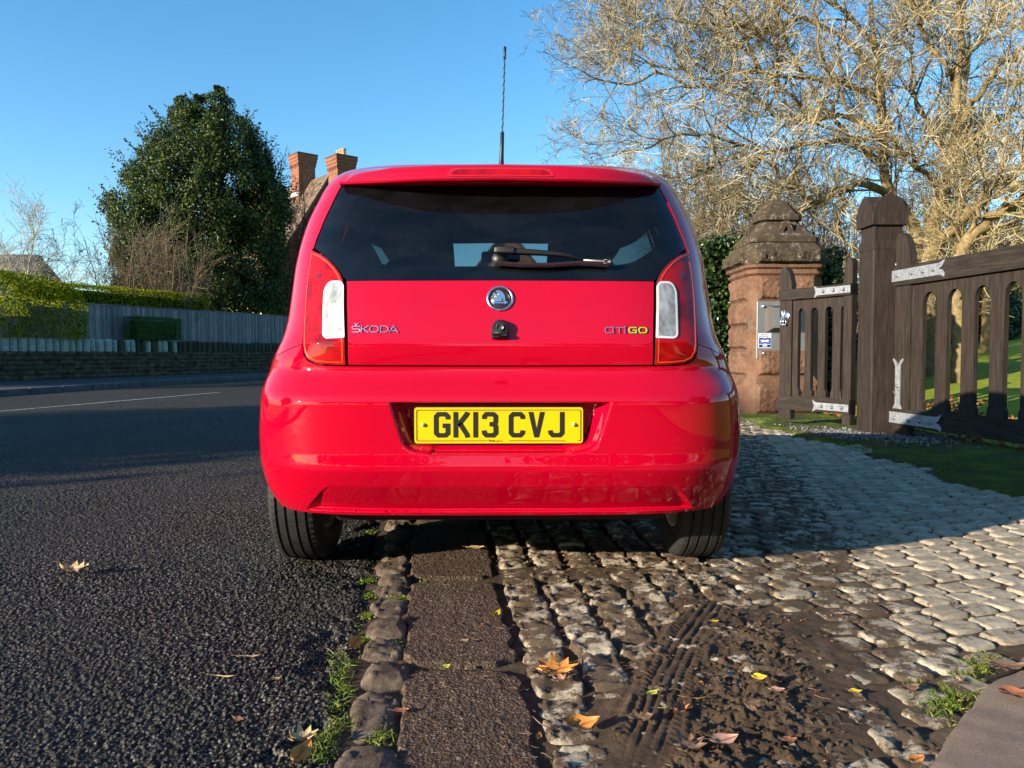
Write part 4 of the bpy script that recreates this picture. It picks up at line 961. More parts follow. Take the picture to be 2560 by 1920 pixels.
# ---- near pavement corner slab
m_slab=mat('pinkish_concrete',(.26,.20,.16),.9,0,.3); g=NG(m_slab); g.col(g.mix(g.ramp(g.noise(220,3,.7),[(.55,0),(.72,.5)]),g.ramp(g.noise(6,7,.7),[(.3,(.15,.108,.078)),(.6,(.235,.172,.130)),(.8,(.29,.22,.17))]),(.42,.34,.27))); g.nrm(g.bump(g.noise(200,7,.8),.7,.006))
e=[gat(*p,.035)[:2] for p in ((2318,1925),(2355,1860),(2390,1800),(2430,1750),(2475,1698),(2530,1655),(2600,1618),(2800,1540))]
e=np.array([(.66,1.05),(.72,1.2)]+[tuple(p) for p in e]+[(2.6,2.25)]); e=catmull(e,90)
def curb_slab(pts,mt,inner,zt=.035):
    n=len(pts);V=[];ctr=np.array(inner)
    wob=.006*(np.array([vnoise(np.array([i*.7]),np.array([0.]),70)[0] for i in range(n)])-.5)
    for (o,z) in ((-.006,-.06),(-.004,zt-.022),(.004,zt-.006),(.016,zt),(.10,zt+.001),(.25,zt+.002)):
        for i,p in enumerate(pts):
            tt=unit(pts[min(i+1,n-1)]-pts[max(i-1,0)]); nn=np.array([tt[1],-tt[0]]); q_=p+nn*(o+wob[i]); V.append((q_[0],q_[1],z+(.004*(vnoise(np.array([q_[0]*30]),np.array([q_[1]*30]),71)[0]-.5) if o>0 else 0)))
    b=len(V); 
    for p in pts: V.append((p[0]*0+3.2,1.0+.0*p[1] if p[1]<1.4 else p[1]*.6,zt+.002))
    F=[(i*n+j,i*n+j+1,(i+1)*n+j+1,(i+1)*n+j) for i in range(6) for j in range(n-1)]
    return mesh('pavement_slab',np.array(V),F,mt,None,True)
tag(curb_slab(e,m_slab,(2,1)),kind='structure')
q=MB(); a=gat(2462,1700,.04);b=gat(2570,1662,.04)
q.tube([a+[0,0,-.0],(a+b)/2+[.0,-.004,0],b,b+(b-a)],.004,5); tag(q.build('slab_joint',mat('joint_dirt',(.03,.022,.015),.95)),kind='structure')
# ---- mossy verge by the gate and lawn beyond
m_moss=mat('mossy_verge',(.06,.10,.012),.95,0,.2); g=NG(m_moss)
c=g.ramp(g.noise(3.0,8,.72),[(.30,(.050,.036,.020)),(.40,(.075,.065,.030)),(.50,(.085,.11,.014)),(.60,(.15,.18,.014)),(.70,(.19,.21,.02)),(.80,(.14,.09,.05))]); g.col(g.mix(g.ramp(g.noise(70,5,.8),[(.4,.6),(.6,0)]),c,(.02,.03,.005))); g.nrm(g.bump(g.noise(110,8,.8),1,.012,g.bump(g.noise(12,5),.6,.04)))
yy=np.linspace(-1.5,10.8,640); tt=np.linspace(0,1,120); Yq=yy[:,None]+0*tt[None]; xl=np.array([xedge(y) for y in yy])-.10; Xq=xl[:,None]+(4.1-xl)[:,None]*tt[None]
Zq=-.030+.055*sstep(0,.22,Xq-xl[:,None]+.12*(fbm(Xq*6,Yq*6,3,80)-.5))+.022*(fbm(Xq*9,Yq*9,4,81)-.5)+.010*(fbm(Xq*60,Yq*60,3,82)-.5)
tag(grid('mossy_verge',Xq,Yq,Zq,m_moss),kind='structure')
def terr(x,y): return .02+np.clip(x-3.9,0,16)*.105+.06*(fbm(x*.6,y*.6,3,90)-.5)*sstep(4,7,x)
xx=np.concatenate([np.linspace(4.05,12,110),np.linspace(12.2,60,80)]); yy=np.concatenate([np.linspace(-8,.9,20),np.linspace(1,20,160),np.linspace(20.4,80,90)]); Xq,Yq=np.meshgrid(xx,yy)
tag(grid('lawn',Xq,Yq,terr(Xq,Yq)+.02*(fbm(Xq*7,Yq*7,3,91)-.5),m_grass),kind='structure')
# gravel round the post
m_grav=mat('gravel',(.22,.21,.21),.9); g=NG(m_grav); oi=g.n('NewGeometry'); g.col(g.ramp(oi.outputs['Random Per Island'],[(0,(.06,.055,.055)),(.6,(.13,.12,.12)),(1,(.26,.25,.23))]))
def blob_batch(C,S,r=rng):
    ico=np.array([(1,0,0),(-1,0,0),(0,1,0),(0,-1,0),(0,0,1),(0,0,-1)],float); f=np.array([(0,2,4),(2,1,4),(1,3,4),(3,0,4),(2,0,5),(1,2,5),(3,1,5),(0,3,5)])
    n=len(C); A=r.uniform(.6,1.2,(n,6,1))*ico[None]; 
    Q=np.linalg.qr(r.normal(size=(n,3,3)))[0]; A=np.einsum('nij,nkj->nki',Q,A)*np.asarray(S).reshape(-1,1,1); A[:,:,2]*=.7
    return (A+C[:,None]).reshape(-1,3),(f[None]+6*np.arange(n)[:,None,None]).reshape(-1,3)
n_=1700; gx=3.38+.28*rng.normal(size=n_); gy=6.92+.30*rng.normal(size=n_)-.55*(gx-3.38); ok=(gx>2.85)&(gx<4.1); gx,gy=gx[ok],gy[ok]
V,F=blob_batch(np.c_[gx,gy,.030+.012*rng.random(len(gx))],rng.uniform(.007,.019,len(gx))); tag(mesh('gravel',V,F,m_grav),'loose grey gravel around the foot of the gate post','gravel',kind='stuff')
# grass tufts
m_blade=mat('grass_blades',(.10,.17,.015),.7,0,.3); g=NG(m_blade); oi=g.n('NewGeometry'); g.col(g.ramp(oi.outputs['Random Per Island'],[(0,(.05,.085,.006)),(.7,(.12,.17,.015)),(1,(.24,.22,.05))]))
def blades(C,h,lean=.6,w=.0011,r=rng):
    n=len(C); d=unit(np.c_[r.normal(size=(n,2))*lean,np.ones(n)]); hh=(h*r.uniform(.4,1.2,n))[:,None]; s=unit(np.cross(d,r.normal(size=(n,3))))*w*r.uniform(.6,1.5,(n,1))
    m=C+d*hh*.55; e=C+d*hh+np.c_[d[:,:2]*hh*.5,-hh*.15]; V=np.stack([C-s,C+s,m+s*.8,m-s*.8,e],1); 
    F=np.arange(n)[:,None]*5; return V.reshape(-1,3),np.concatenate([F+[0,1,2,3]]), np.concatenate([F+[3,2,4]])
def tuft_obj(name,CC,h,lab,cat,**k):
    V,F4,F3=blades(CC,h,**k); return tag(mesh(name,V,[list(a) for a in F4]+[list(a) for a in F3],m_blade),lab,cat,kind='stuff')
def cl(pts,n,sp,z=.0):
    P=[]
    for (px,py,w_) in pts:
        c=gat(px,py,z); P.append(np.c_[c[0]+sp*rng.normal(size=int(n*w_)),c[1]+sp*1.3*rng.normal(size=int(n*w_)),np.full(int(n*w_),z)])
    return np.concatenate(P)
tuft_obj('grass_tufts',cl([(2340,1785,1),(2365,1762,1.3),(2395,1735,1.2),(2420,1700,1.3),(2450,1672,1.2),(2475,1650,.8),(2400,1665,.4),(2300,1725,.3)],130,.017,.0),.019,'bright green grass tufts along the edge of the pinkish slab','grass',lean=.75)
tuft_obj('kerb_grass',cl([(860,1665,1),(848,1700,1.2),(858,1735,1),(838,1775,.8),(845,1812,.8),(815,1850,1.6),(800,1895,1.8),(945,1850,1.2),(960,1838,.6),(990,1620,.5),(850,1640,.5)],80,.013,-.004),.022,'thin green grass growing between the kerb stones and asphalt','grass',lean=.8)
tuft_obj('kerb_moss',cl([(918,1452,1.3),(925,1490,1),(915,1540,1),(905,1600,1),(960,1470,.6),(985,1493,.7),(1002,1500,.7),(1005,1455,.5),(880,1570,.6),(990,1560,.6),(985,1630,.4),(1060,1452,.5),(1120,1455,.5),(930,1330,1),(960,1350,.7),(975,1320,.6)],260,.012,-.006),.007,'low yellow green moss in the kerb joints','moss',lean=1.3,w=.002)
mm_=rng.random((30000,2))*[1.25,7.5]+[2.78,2.6]; keep=fbm(mm_[:,0]*5,mm_[:,1]*5,3,83)>.47; mm_=mm_[keep]
tuft_obj('verge_grass',np.c_[mm_,np.full(len(mm_),.012)],.020,'short mossy grass on the verge in front of the gates','grass',lean=.9,w=.0025)
ms=rng.random((900,2))*[1.2,1.6]+[.4,1.4]; ms=ms[fbm(ms[:,0]*4,ms[:,1]*4,3,84)>.60]; tuft_obj('mud_grass',np.c_[ms,np.full(len(ms),.002)],.013,'sparse grass sprouts in the mud between the setts','grass',lean=1.1)
# small debris in mud
n_=5200; gx=rng.uniform(.1,1.9,n_); gy=rng.uniform(1.25,3.0,n_); M=mudmask(gx,gy); al_=(gx-ta[0])*td[0]+(gy-ta[1])*td[1]; ac_=-(gx-ta[0])*td[1]+(gy-ta[1])*td[0]; rg=(ac_>.06)&(ac_<.2+.22*al_)&(al_>0); ok=(M>.5)&(rg|(rng.random(n_)<.07)); gx,gy=gx[ok],gy[ok]; zb,_=bed(gx,gy)
V,F=blob_batch(np.c_[gx,gy,zb+.002],rng.uniform(.003,.010,len(gx))*np.where(rng.random(len(gx))<.1,1.6,1)); tag(mesh('mud_clods',V,F,m_mud),'crumbled mud clods thrown up beside the tyre tracks','mud',kind='stuff')
# ================================================================ LEFT SIDE
m_bark=mat('bark_tan',(.30,.24,.13),.9,0,.2); g=NG(m_bark); c=g.ramp(g.noise(7,8,.75),[(.3,(.09,.06,.035)),(.5,(.22,.16,.08)),(.65,(.34,.26,.11)),(.8,(.42,.32,.07))]); g.col(c); g.nrm(g.bump(g.noise(40,8,.75),.9,.02))
m_twig=mat('twig_tan',(.30,.24,.13),.85,0,.2); g=NG(m_twig); oi=g.n('NewGeometry'); c=g.ramp(oi.outputs['Random Per Island'],[(0,(.05,.036,.024)),(.22,(.13,.095,.058)),(.45,(.29,.23,.125)),(.75,(.40,.33,.165)),(1,(.50,.45,.33))]); c=g.mix(g.ramp(g.noise(1.3,5,.8),[(.52,0),(.70,.7)]),c,(.36,.27,.03)); g.col(c)
m_thk=mat('thicket_twig',(.2,.16,.1),.85,0,.2); g=NG(m_thk); oi=g.n('NewGeometry'); g.col(g.ramp(oi.outputs['Random Per Island'],[(0,(.05,.035,.028)),(.4,(.13,.095,.065)),(.8,(.26,.205,.12)),(1,(.34,.29,.18))]))
m_twb=mat('twig_brown',(.20,.14,.08),.85,0,.2); g=NG(m_twb); g.col(g.ramp(g.noise(2,5,.8),[(.3,(.10,.07,.045)),(.6,(.24,.17,.10)),(.8,(.34,.27,.16))]))
m_twd=mat('twig_dark',(.05,.04,.03),.85,0,.2)
m_twp=mat('twig_pale',(.40,.36,.28),.85,0,.2)
def leafmat(name,stops,rough=.35,spec=.5,tr=.25):
    m=mat(name,(.05,.1,.02),rough,0,spec); g=NG(m); oi=g.n('NewGeometry'); r=oi.outputs['Random Per Island']
    c=g.ramp(g.math('ADD',g.math('MULTIPLY',r,.6),g.math('MULTIPLY',g.noise(.9,3,.6),.4)),stops); g.col(c)
    t=g.n('BsdfTranslucent'); g.l(c,t.inputs[0]); mx=g.n('MixShader'); mx.inputs[0].default_value=tr; out=[n for n in g.t.nodes if n.type=='OUTPUT_MATERIAL'][0]
    g.l(g.b.outputs[0],mx.inputs[1]); g.l(t.outputs[0],mx.inputs[2]); g.l(mx.outputs[0],out.inputs[0]); return m
m_holly=leafmat('holly_leaf',[(.25,(.010,.024,.007)),(.50,(.028,.056,.011)),(.68,(.075,.105,.016)),(.86,(.20,.22,.03))],.42,.35)
m_hedge=leafmat('hedge_leaf',[(.2,(.08,.13,.010)),(.5,(.24,.28,.014)),(.75,(.46,.44,.018)),(.9,(.50,.46,.03))],.6,.15,.6)
m_ivy=leafmat('ivy_leaf',[(.2,(.012,.030,.008)),(.5,(.028,.060,.010)),(.8,(.07,.12,.02))],.3)
m_ygl=leafmat('golden_leaf',[(.2,(.35,.32,.01)),(.6,(.65,.55,.01)),(.9,(.80,.68,.03))],.5)
m_ever=leafmat('evergreen_leaf',[(.2,(.012,.028,.010)),(.5,(.025,.055,.015)),(.8,(.06,.11,.02))],.4)
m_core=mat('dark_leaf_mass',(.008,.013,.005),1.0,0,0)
# --- rubble wall
m_rub2=mat('rubble_stone',(.06,.045,.03),.9,0,.2); g=NG(m_rub2)
c=g.ramp(g.noise(5,8,.75),[(.3,(.022,.016,.011)),(.48,(.085,.062,.040)),(.60,(.16,.125,.08)),(.72,(.32,.27,.18))]); z_=g.sep()[2]
c=g.mix(g.ramp(g.noise(2.5,6,.75),[(.5,0),(.68,.75)]),c,(.035,.055,.020)); g.col(c); g.nrm(g.bump(g.noise(40,8,.7),.9,.03))
m_cop=mat('coping_stone',(.35,.40,.34),.9,0,.2); g=NG(m_cop)
c=g.ramp(g.noise(14,7,.7),[(.3,(.12,.14,.11)),(.45,(.34,.40,.33)),(.7,(.46,.54,.46))]); g.col(c); g.nrm(g.bump(g.noise(50,6,.7),.7,.02))
m_cop2=mat('mossy_coping',(.06,.06,.03),.95); g=NG(m_cop2); g.col(g.ramp(g.noise(9,7,.7),[(.3,(.03,.025,.015)),(.6,(.07,.065,.035)),(.8,(.14,.14,.10))]))
wall=empty('rubble_stone_wall',tuple(WA)); tag(wall,'dark mossy rubble stone wall topped with upright coping stones along the far pavement','wall')
def wp(t,o=0,z=0): return np.array([t*wd[0]+wn[0]*o, t*wd[1]+wn[1]*o, z])   # local to WA (xy), z world minus .10
tL,tR=-9.0,34.0
tt=np.arange(tL,tR,.028); zz=np.linspace(-.12,.74,36); T_,Z_=np.meshgrid(tt,zz)
row=np.floor((Z_+.015*np.sin(T_*2.1))/.125+.2*vnoise(T_*1.3,Z_*0,100)); wj=vnoise(T_*3+row*13.7,row*3.1,101); ln_=.30; cell=(T_+row*.137)/ln_+.35*vnoise(T_*2.0,row,102); fx=cell-np.floor(cell); fz=(Z_/.125+.2*vnoise(T_*1.3,Z_*0,100)); fz=fz-np.floor(fz)
joint=np.minimum(np.minimum(fx,1-fx)*ln_,np.minimum(fz,1-fz)*.125); hh=hsh(np.floor(cell),row,103)
O=.045*sstep(0,.028,joint)+.06*(hh-.5)+.03*(fbm(T_*9,Z_*9,4,104)-.5); 
V=np.stack([T_*wd[0]+wn[0]*O,T_*wd[1]+wn[1]*O,Z_],-1).reshape(-1,3); n,m=T_.shape; i=np.arange(n-1)[:,None]*m+np.arange(m-1)[None]
mesh('stone_face',V,np.stack([i,i+1,i+m+1,i+m],-1).reshape(-1,4),m_rub2,wall,True)
q=MB(); A=wp(tL,-.01,0);B=wp(tR,-.01,0);C=wp(tR,-.42,0);Dd=wp(tL,-.42,0); q.add([A+[0,0,-.12],B+[0,0,-.12],C+[0,0,-.12],Dd+[0,0,-.12],A+[0,0,.73],B+[0,0,.73],C+[0,0,.73],Dd+[0,0,.73]],[(0,1,5,4),(1,2,6,5),(2,3,7,6),(3,0,4,7),(4,5,6,7)]); q.build('wall_core',m_rub2,wall)
q=MB();q2=MB(); t=tL; az=math.atan2(wd[1],wd[0])
while t<tR:
    w_=rng.uniform(.17,.31); h=rng.uniform(.36,.40); p=wp(t,.0,.70)
    (q if t<4.6+rng.uniform(-1.5,1.5) else q2).box(.020,w_-.020,-.0,.40,0,h,.045,Mx((p[0]+wn[0]*.035,p[1]+wn[1]*.035,p[2]),rz=az,rx=rng.uniform(-.04,.04),ry=rng.uniform(-.05,.05))); t+=w_
q.build('coping',m_cop,wall); q2.build('coping',m_cop2,wall)
# --- fence behind the wall
m_fence=mat('weathered_fence_wood',(.20,.19,.19),.9,0,.2); g=NG(m_fence); oi=g.n('NewGeometry')
c=g.ramp(oi.outputs['Random Per Island'],[(0,(.16,.15,.15)),(.5,(.25,.235,.235)),(1,(.36,.34,.335))]); mp=g.map((9,9,.8)); c=g.mix(g.ramp(g.noise(3,8,.7,mp),[(.4,0),(.65,.7)]),c,(.085,.075,.075)); z_=g.sep()[2]
c=g.mix(g.ramp(g.math('ADD',z_,g.math('MULTIPLY',g.noise(6,4),.3)),[(1.05+.0,0),(1.22,.6)]) if False else .0,c,(.08,.1,.03)); g.col(c); g.nrm(g.bump(g.noise(5,6,.7,mp),.5,.01))
fence=empty('board_fence',tuple(WA)); tag(fence,'weathered grey close board fence standing behind the stone wall','fence')
q=MB(); t=.2; 
while t<tR:
    ztop=2.07+.010*t; w_=.105; p=wp(t,-.50,0); q.box(0,w_+.012,-.008-.006*(int(t*10)%2),.012,.95,ztop+rng.uniform(-.006,.006),0,Mx((p[0],p[1],0),rz=az+.05,ry=rng.uniform(-.006,.006))); t+=w_
q.build('fence_boards',m_fence,fence)
q=MB(); 
for i in range(18):
    t0=i*1.9+.2; p=wp(t0,-.50,0); q.box(0,1.89,-.03,.03,2.075+.01*t0,2.105+.01*t0,.004,Mx((p[0],p[1],0),rz=az))
q.build('capping_rail',m_fence,fence)
for i in range(12):
    t0=i*2.8+1; p=wp(t0,-.60,0); q=MB(); q.box(-.05,.05,-.05,.05,-.1,2.02+.01*t0,.006,Mx((p[0],p[1],0),rz=az)); q.build('fence_post',m_fence,fence)
# --- hedges
def box_leaves(t0,t1,o0,o1,z0,z1f,dens,size,r=rng,bump_=.12,faces='ftbe'):
    P=[];N=[]
    L_=t1-t0; 
    def add(n,f):
        a,b=f(n); P.append(a);N.append(b)
    n=int(L_*1.6*dens*1.3)
    t=r.uniform(t0,t1,n); z1=np.array([z1f(x) for x in t]) if n else 0; z=z0+(z1-z0)*r.random(n)
    d=bump_*(fbm(t*1.7,z*1.7,3,110)-.35)*2-.10*r.random(n)**2; rd=sstep(.25,0,z1-z)*.10; o=o1+d-rd
    P.append(np.stack([t*wd[0]+wn[0]*o,t*wd[1]+wn[1]*o,z],1)); N.append(np.tile(wn,(n,1))*.8+r.normal(size=(n,3))*.55+[0,0,.35])
    n=int(L_*(o1-o0)*dens*1.2); t=r.uniform(t0,t1,n); o=r.uniform(o0,o1,n); z=np.array([z1f(x) for x in t])+.10*(fbm(t*2,o*2,3,111)-.4)*2*bump_*6-.06*r.random(n)+.05*r.random(n)**4
    P.append(np.stack([t*wd[0]+wn[0]*o,t*wd[1]+wn[1]*o,z],1)); N.append(np.tile([0,0,1.],(n,1))+r.normal(size=(n,3))*.55)
    for te,sg in ((t0,-1),(t1,1)):
        n=int((o1-o0)*1.5*dens); o=r.uniform(o0,o1,n); z=z0+(z1f(te)-z0)*r.random(n); t=te+sg*(.1*(fbm(o*2,z*2,3,112)-.4)-.08*r.random(n)); P.append(np.stack([t*wd[0]+wn[0]*o,t*wd[1]+wn[1]*o,z],1)); N.append(np.tile(wd*sg,(n,1))+r.normal(size=(n,3))*.55+[0,0,.3])
    P=np.concatenate(P);N=np.concatenate(N); return leaves(P,N,size,.55,.25,r)
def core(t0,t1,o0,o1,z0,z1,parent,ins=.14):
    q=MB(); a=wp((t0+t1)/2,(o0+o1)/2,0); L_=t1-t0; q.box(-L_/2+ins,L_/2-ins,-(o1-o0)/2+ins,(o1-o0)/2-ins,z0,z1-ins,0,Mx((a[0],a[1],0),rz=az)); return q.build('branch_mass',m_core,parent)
def hedge(name,t0,t1,o0,o1,z0,z1f,dens,size,mt,lab,cins=.13,**k):
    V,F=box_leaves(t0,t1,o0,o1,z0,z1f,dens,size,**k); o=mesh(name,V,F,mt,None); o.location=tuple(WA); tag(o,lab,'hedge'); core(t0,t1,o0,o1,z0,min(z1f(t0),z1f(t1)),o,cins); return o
hedge('hedge',-6.5,2.5,-1.5,.05,1.08,lambda t:2.70-.06*max(0,t-0)-.012*t+(.0 if t<1.2 else -.1*(t-1.2)),620,.075,m_hedge,'tall yellow green hedge growing over the left end of the stone wall',cins=.55,bump_=.2)
hedge('hedge',1.6,8.5,-1.7,-.72,1.7,lambda t:2.62+.015*t,520,.065,m_hedge,'dark green clipped hedge rising behind the board fence',bump_=.06)
a=[0,0]
def t_at(px):   # parameter along the wall for a picture column
    r_=ray(px,900); k_=r_[0]/r_[1]; return (k_*WA[1]-WA[0])/(wd[0]-k_*wd[1])
t0=t_at(339);t1=t_at(450); hedge('box_hedge',t0,t1,-.45,.12,1.11,lambda t:1.80,1500,.035,leafmat('box_leaf',[(.2,(.03,.08,.010)),(.5,(.07,.15,.015)),(.9,(.14,.22,.03))],.5),'small square clipped green bush on top of the wall in front of the fence',bump_=.03)
# --- holly
def crown(poly,D,dr,n,size,mt,name,lab,cat,clump=(.28,.55),seed=1,trunkr=.16,zg=None,dens_in=.15,trunk=None,norm_up=.25,asp=.55):
    r=np.random.default_rng(seed); poly=np.array([at(px,py,D)[[0,2]] for px,py in poly]); lo=poly.min(0);hi=poly.max(0)
    zc=np.linspace(lo[1]+.02,hi[1]-.02,60); L_=[];R_=[]
    xs=np.linspace(lo[0]-.1,hi[0]+.1,400)
    for z in zc:
        ins=inpoly(xs,xs*0+z,poly); 
        if ins.any(): L_.append(xs[ins].min());R_.append(xs[ins].max())
        else: L_.append(np.nan);R_.append(np.nan)
    L_=np.array(L_);R_=np.array(R_); ok=~np.isnan(L_); L_=np.interp(zc,zc[ok],L_[ok]);R_=np.interp(zc,zc[ok],R_[ok])
    nc=int(n/190); h=hi[1]-lo[1]
    wz=(R_-L_); z=zc[r.choice(len(zc),nc,p=(wz+.3)/(wz+.3).sum())]+r.uniform(-.07,.07,nc); Lz=np.interp(z,zc,L_);Rz=np.interp(z,zc,R_); cx_=(Lz+Rz)/2; rx=(Rz-Lz)/2
    a=r.uniform(0,2*math.pi,nc); cr=r.uniform(*clump,nc)*np.clip(rx/2.4,.28,1); rad=np.where(r.random(nc)<dens_in,r.uniform(.2,.8,nc),1.0)
    X=cx_+(rx-cr*.95)*np.cos(a)*rad; Y=D+(rx*dr-cr*.6)*np.sin(a)*rad
    C=np.c_[X,Y,z]; outd=unit(np.c_[np.cos(a),np.sin(a)/dr,np.full(nc,.35)])
    per=r.poisson(190,nc); ci=np.repeat(np.arange(nc),per); N_=len(ci); d=unit(r.normal(size=(N_,3))+outd[ci]*.7); rr=cr[ci]*r.random(N_)**(1/2.2)
    # upward sprays
    P=C[ci]+d*rr[:,None]*[1,1,1.05]; N0=d*.6+outd[ci]*.4+[0,0,norm_up]+r.normal(size=(N_,3))*.55
    V,F=leaves(P,N0,size,asp,.3,r)
    ns=int(nc*.75); si=r.choice(nc,ns); S0=C[si]+outd[si]*cr[si][:,None]*.8; dd=unit(outd[si]+[0,0,.9]+r.normal(size=(ns,3))*.25); f=np.repeat(np.linspace(0,1,12)[None],ns,0); SP=(S0[:,None]+dd[:,None]*(f*cr[si][:,None]*1.15)[:,:,None]).reshape(-1,3)+r.normal(size=(ns*12,3))*.03
    V2,F2=leaves(SP,r.normal(size=(len(SP),3))+[0,0,.5],size,asp,.3,r)
    base=empty(name,(float((L_[0]+R_[0])/2),D,0)); tag(base,lab,cat); off=np.array(base.location)
    V,F=joinVF([(V,F),(V2,F2)]); mesh('crown',V-off,F,mt,base)
    zb=-.1 if zg is None else zg
    q=MB(); cc=np.array([(np.interp(z_,zc,(L_+R_)/2),D,z_) for z_ in np.linspace(zb,hi[1]-.4,9)]); cc[0,0]=cc[1,0]; cc[0,2]=zb; q.tube(cc-off,np.linspace(trunkr,.03,9),10); q.build('trunk',trunk or m_twb,base,True)
    return base
hp=[(543,208),(560,225),(578,216),(598,262),(621,296),(650,318),(668,346),(684,400),(690,440),(712,470),(733,488),(730,530),(717,562),(712,620),(706,660),(705,720),(712,780),(600,790),(300,790),(290,720),(285,640),(290,598),(283,547),(259,509),(300,500),(308,442),(341,404),(366,356),(388,335),(413,318),(428,262),(445,236),(462,262),(500,250),(520,222)]
hp=[(a,200+(b-200)*.985+12) for a,b in hp]
crown(hp,32,.75,160000,.12,m_holly,'holly_tree','large dense dark green holly tree behind the fence','tree',seed=3,clump=(.36,.75),dens_in=.35)
# --- bare shrubs helper
def from_base(bases,dirs,ln,k,r0,wig,trop,r,tip=.3):
    n=len(bases); P=np.empty((n,k,3)); P[:,0]=bases; d=unit(dirs); st=(ln/(k-1))
    for j in range(1,k):
        d=unit(d+wig*r.normal(size=(n,3))+np.array(trop)); P[:,j]=P[:,j-1]+d*st[:,None]
    return P,r0[:,None]*np.linspace(1,tip,k)[None]
def shrub(px,D,ztop,n0,spread,lev,name,lab,cat,mt,seed,zb=0,r0=.03,group=None,wig=.10,fan=.5,trop=(0,0,.10),leaf=None,px1=None,rmin=.0035):
    r=np.random.default_rng(seed); c=at(px,900,D); c1=at(px1 if px1 else px,900,D); f=r.random((n0,1)); B=c*(1-f)+c1*f; B[:,2]=zb; B[:,:2]+=r.normal(size=(n0,2))*spread*.25; B[:,1]+=r.normal(size=n0)*spread*.3
    dirs=np.c_[r.normal(size=(n0,2))*fan,np.ones(n0)]; H=(ztop-zb)*r.uniform(.65,1.05,n0)
    P0,R0=from_base(B,dirs,H,9,r0*r.uniform(.5,1.1,n0),wig,trop,r); out=[tubes(P0,R0,6)]; P_,R_=P0,R0
    for (n,l0,l1,a0,a1,k,w_) in lev:
        P_,R_=grow(P_,R_,n,(l0,l1),(a0,a1),trop,k,w_,.2,1.,.62,.35,r=r); R_=np.maximum(R_,rmin); out.append(tubes(P_,R_,3 if n>800 else 4))
    o0=empty(name,(float(B[:,0].mean()),float(B[:,1].mean()),zb)); tag(o0,lab,cat,group); off=np.array(o0.location)
    V,F=joinVF(out[:1]); mesh('stems',V-off,F,mt,o0,True)
    V,F=joinVF(out[1:]); mesh('twigs',V-off,F,mt,o0,True)
    if leaf:
        n=leaf[0]; i=r.integers(0,len(P_),n); V,F=leaves(P_[i,-1]+r.normal(size=(n,3))*.03,r.normal(size=(n,3))+[0,0,.4],leaf[1],.6,.3,r); mesh('leaves',V-off,F,leaf[2],o0)
    return o0
shrub(355,27,4.9,80,1.0,[(520,.7,1.5,15,40,6,.12),(2600,.25,.7,20,50,5,.2)],'bare_shrub','bare brown many stemmed shrub in front of the left side of the holly tree','shrub',m_twb,11,r0=.028,px1=455,fan=.10,rmin=.006)
shrub(262,26.5,4.6,12,.8,[(120,.8,1.7,25,55,6,.2),(900,.3,.8,25,60,5,.3),(1800,.12,.3,25,60,4,.3)],'bare_shrub','thin leafless shrub with a few withered leaves left of the holly tree','shrub',m_twd,12,r0=.03,px1=290,fan=.35,leaf=(160,.07,m_ivy),rmin=.005)
shrub(715,36,9.3,9,.9,[(90,1.0,2.4,15,45,7,.15),(700,.4,1.1,20,55,5,.25),(2200,.15,.4,25,60,4,.3)],'bare_sapling','thin dark leafless saplings between the holly tree and the brick chimneys','tree',m_twd,13,r0=.05,px1=752,fan=.10,trop=(0,0,.16),leaf=(260,.10,m_twd),rmin=.007)
shrub(-10,33,6.0,4,.5,[(60,1.4,3.0,25,55,8,.10),(500,.6,1.6,25,55,6,.18),(1500,.25,.7,25,60,4,.25)],'birch_tree','pale leafless birch at the far left edge above the hedge','tree',m_twp,14,r0=.07,px1=12,fan=.07,trop=(0,0,.06),rmin=.007)
shrub(52,34,4.6,2,.3,[(40,1.4,3.0,30,65,8,.10),(300,.5,1.5,25,55,6,.2),(900,.2,.6,25,60,4,.25)],'birch_tree','slender leafless birch with drooping twigs right of the far left one','tree',m_twp,15,r0=.05,px1=60,fan=.07,trop=(0,0,.02),rmin=.007)
# --- houses
m_brick=mat('red_brick',(.36,.13,.06),.9,0,.2); g=NG(m_brick)
def brickmap(g,bw,rh):
    # vertical brick projection usable on any upright face: (x+y, z)
    s_=g.sep(); ad=g.math('ADD',g.math('MULTIPLY',s_[0],.8),g.math('MULTIPLY',s_[1],1.1)); cb=g.n('CombineXYZ'); g.l(ad,cb.inputs[0]); g.l(s_[2],cb.inputs[1]); return cb.outputs[0]
bk=g.n('TexBrick'); bk.inputs['Scale'].default_value=1; bk.inputs['Brick Width'].default_value=.225; bk.inputs['Row Height'].default_value=.075; bk.inputs['Mortar Size'].default_value=.010
bk.inputs['Color1'].default_value=(.32,.125,.062,1); bk.inputs['Color2'].default_value=(.22,.075,.042,1); bk.inputs['Mortar'].default_value=(.16,.10,.07,1); g.l(brickmap(g,0,0),bk.inputs['Vector'])
g.col(g.mix(g.ramp(g.noise(1.5,6,.7),[(.45,0),(.7,.5)]),bk.outputs['Color'],(.14,.055,.035))); g.nrm(g.bump(bk.outputs['Fac'],-.5,.02))
m_tile=mat('clay_tile_roof',(.17,.10,.065),.9,0,.2); g=NG(m_tile); bk=g.n('TexBrick'); bk.inputs['Scale'].default_value=1; bk.inputs['Brick Width'].default_value=.17; bk.inputs['Row Height'].default_value=.13; bk.inputs['Mortar Size'].default_value=.012
bk.inputs['Color1'].default_value=(.20,.125,.085,1); bk.inputs['Color2'].default_value=(.13,.08,.055,1); bk.inputs['Mortar'].default_value=(.05,.035,.03,1); g.l(brickmap(g,0,0),bk.inputs['Vector'])
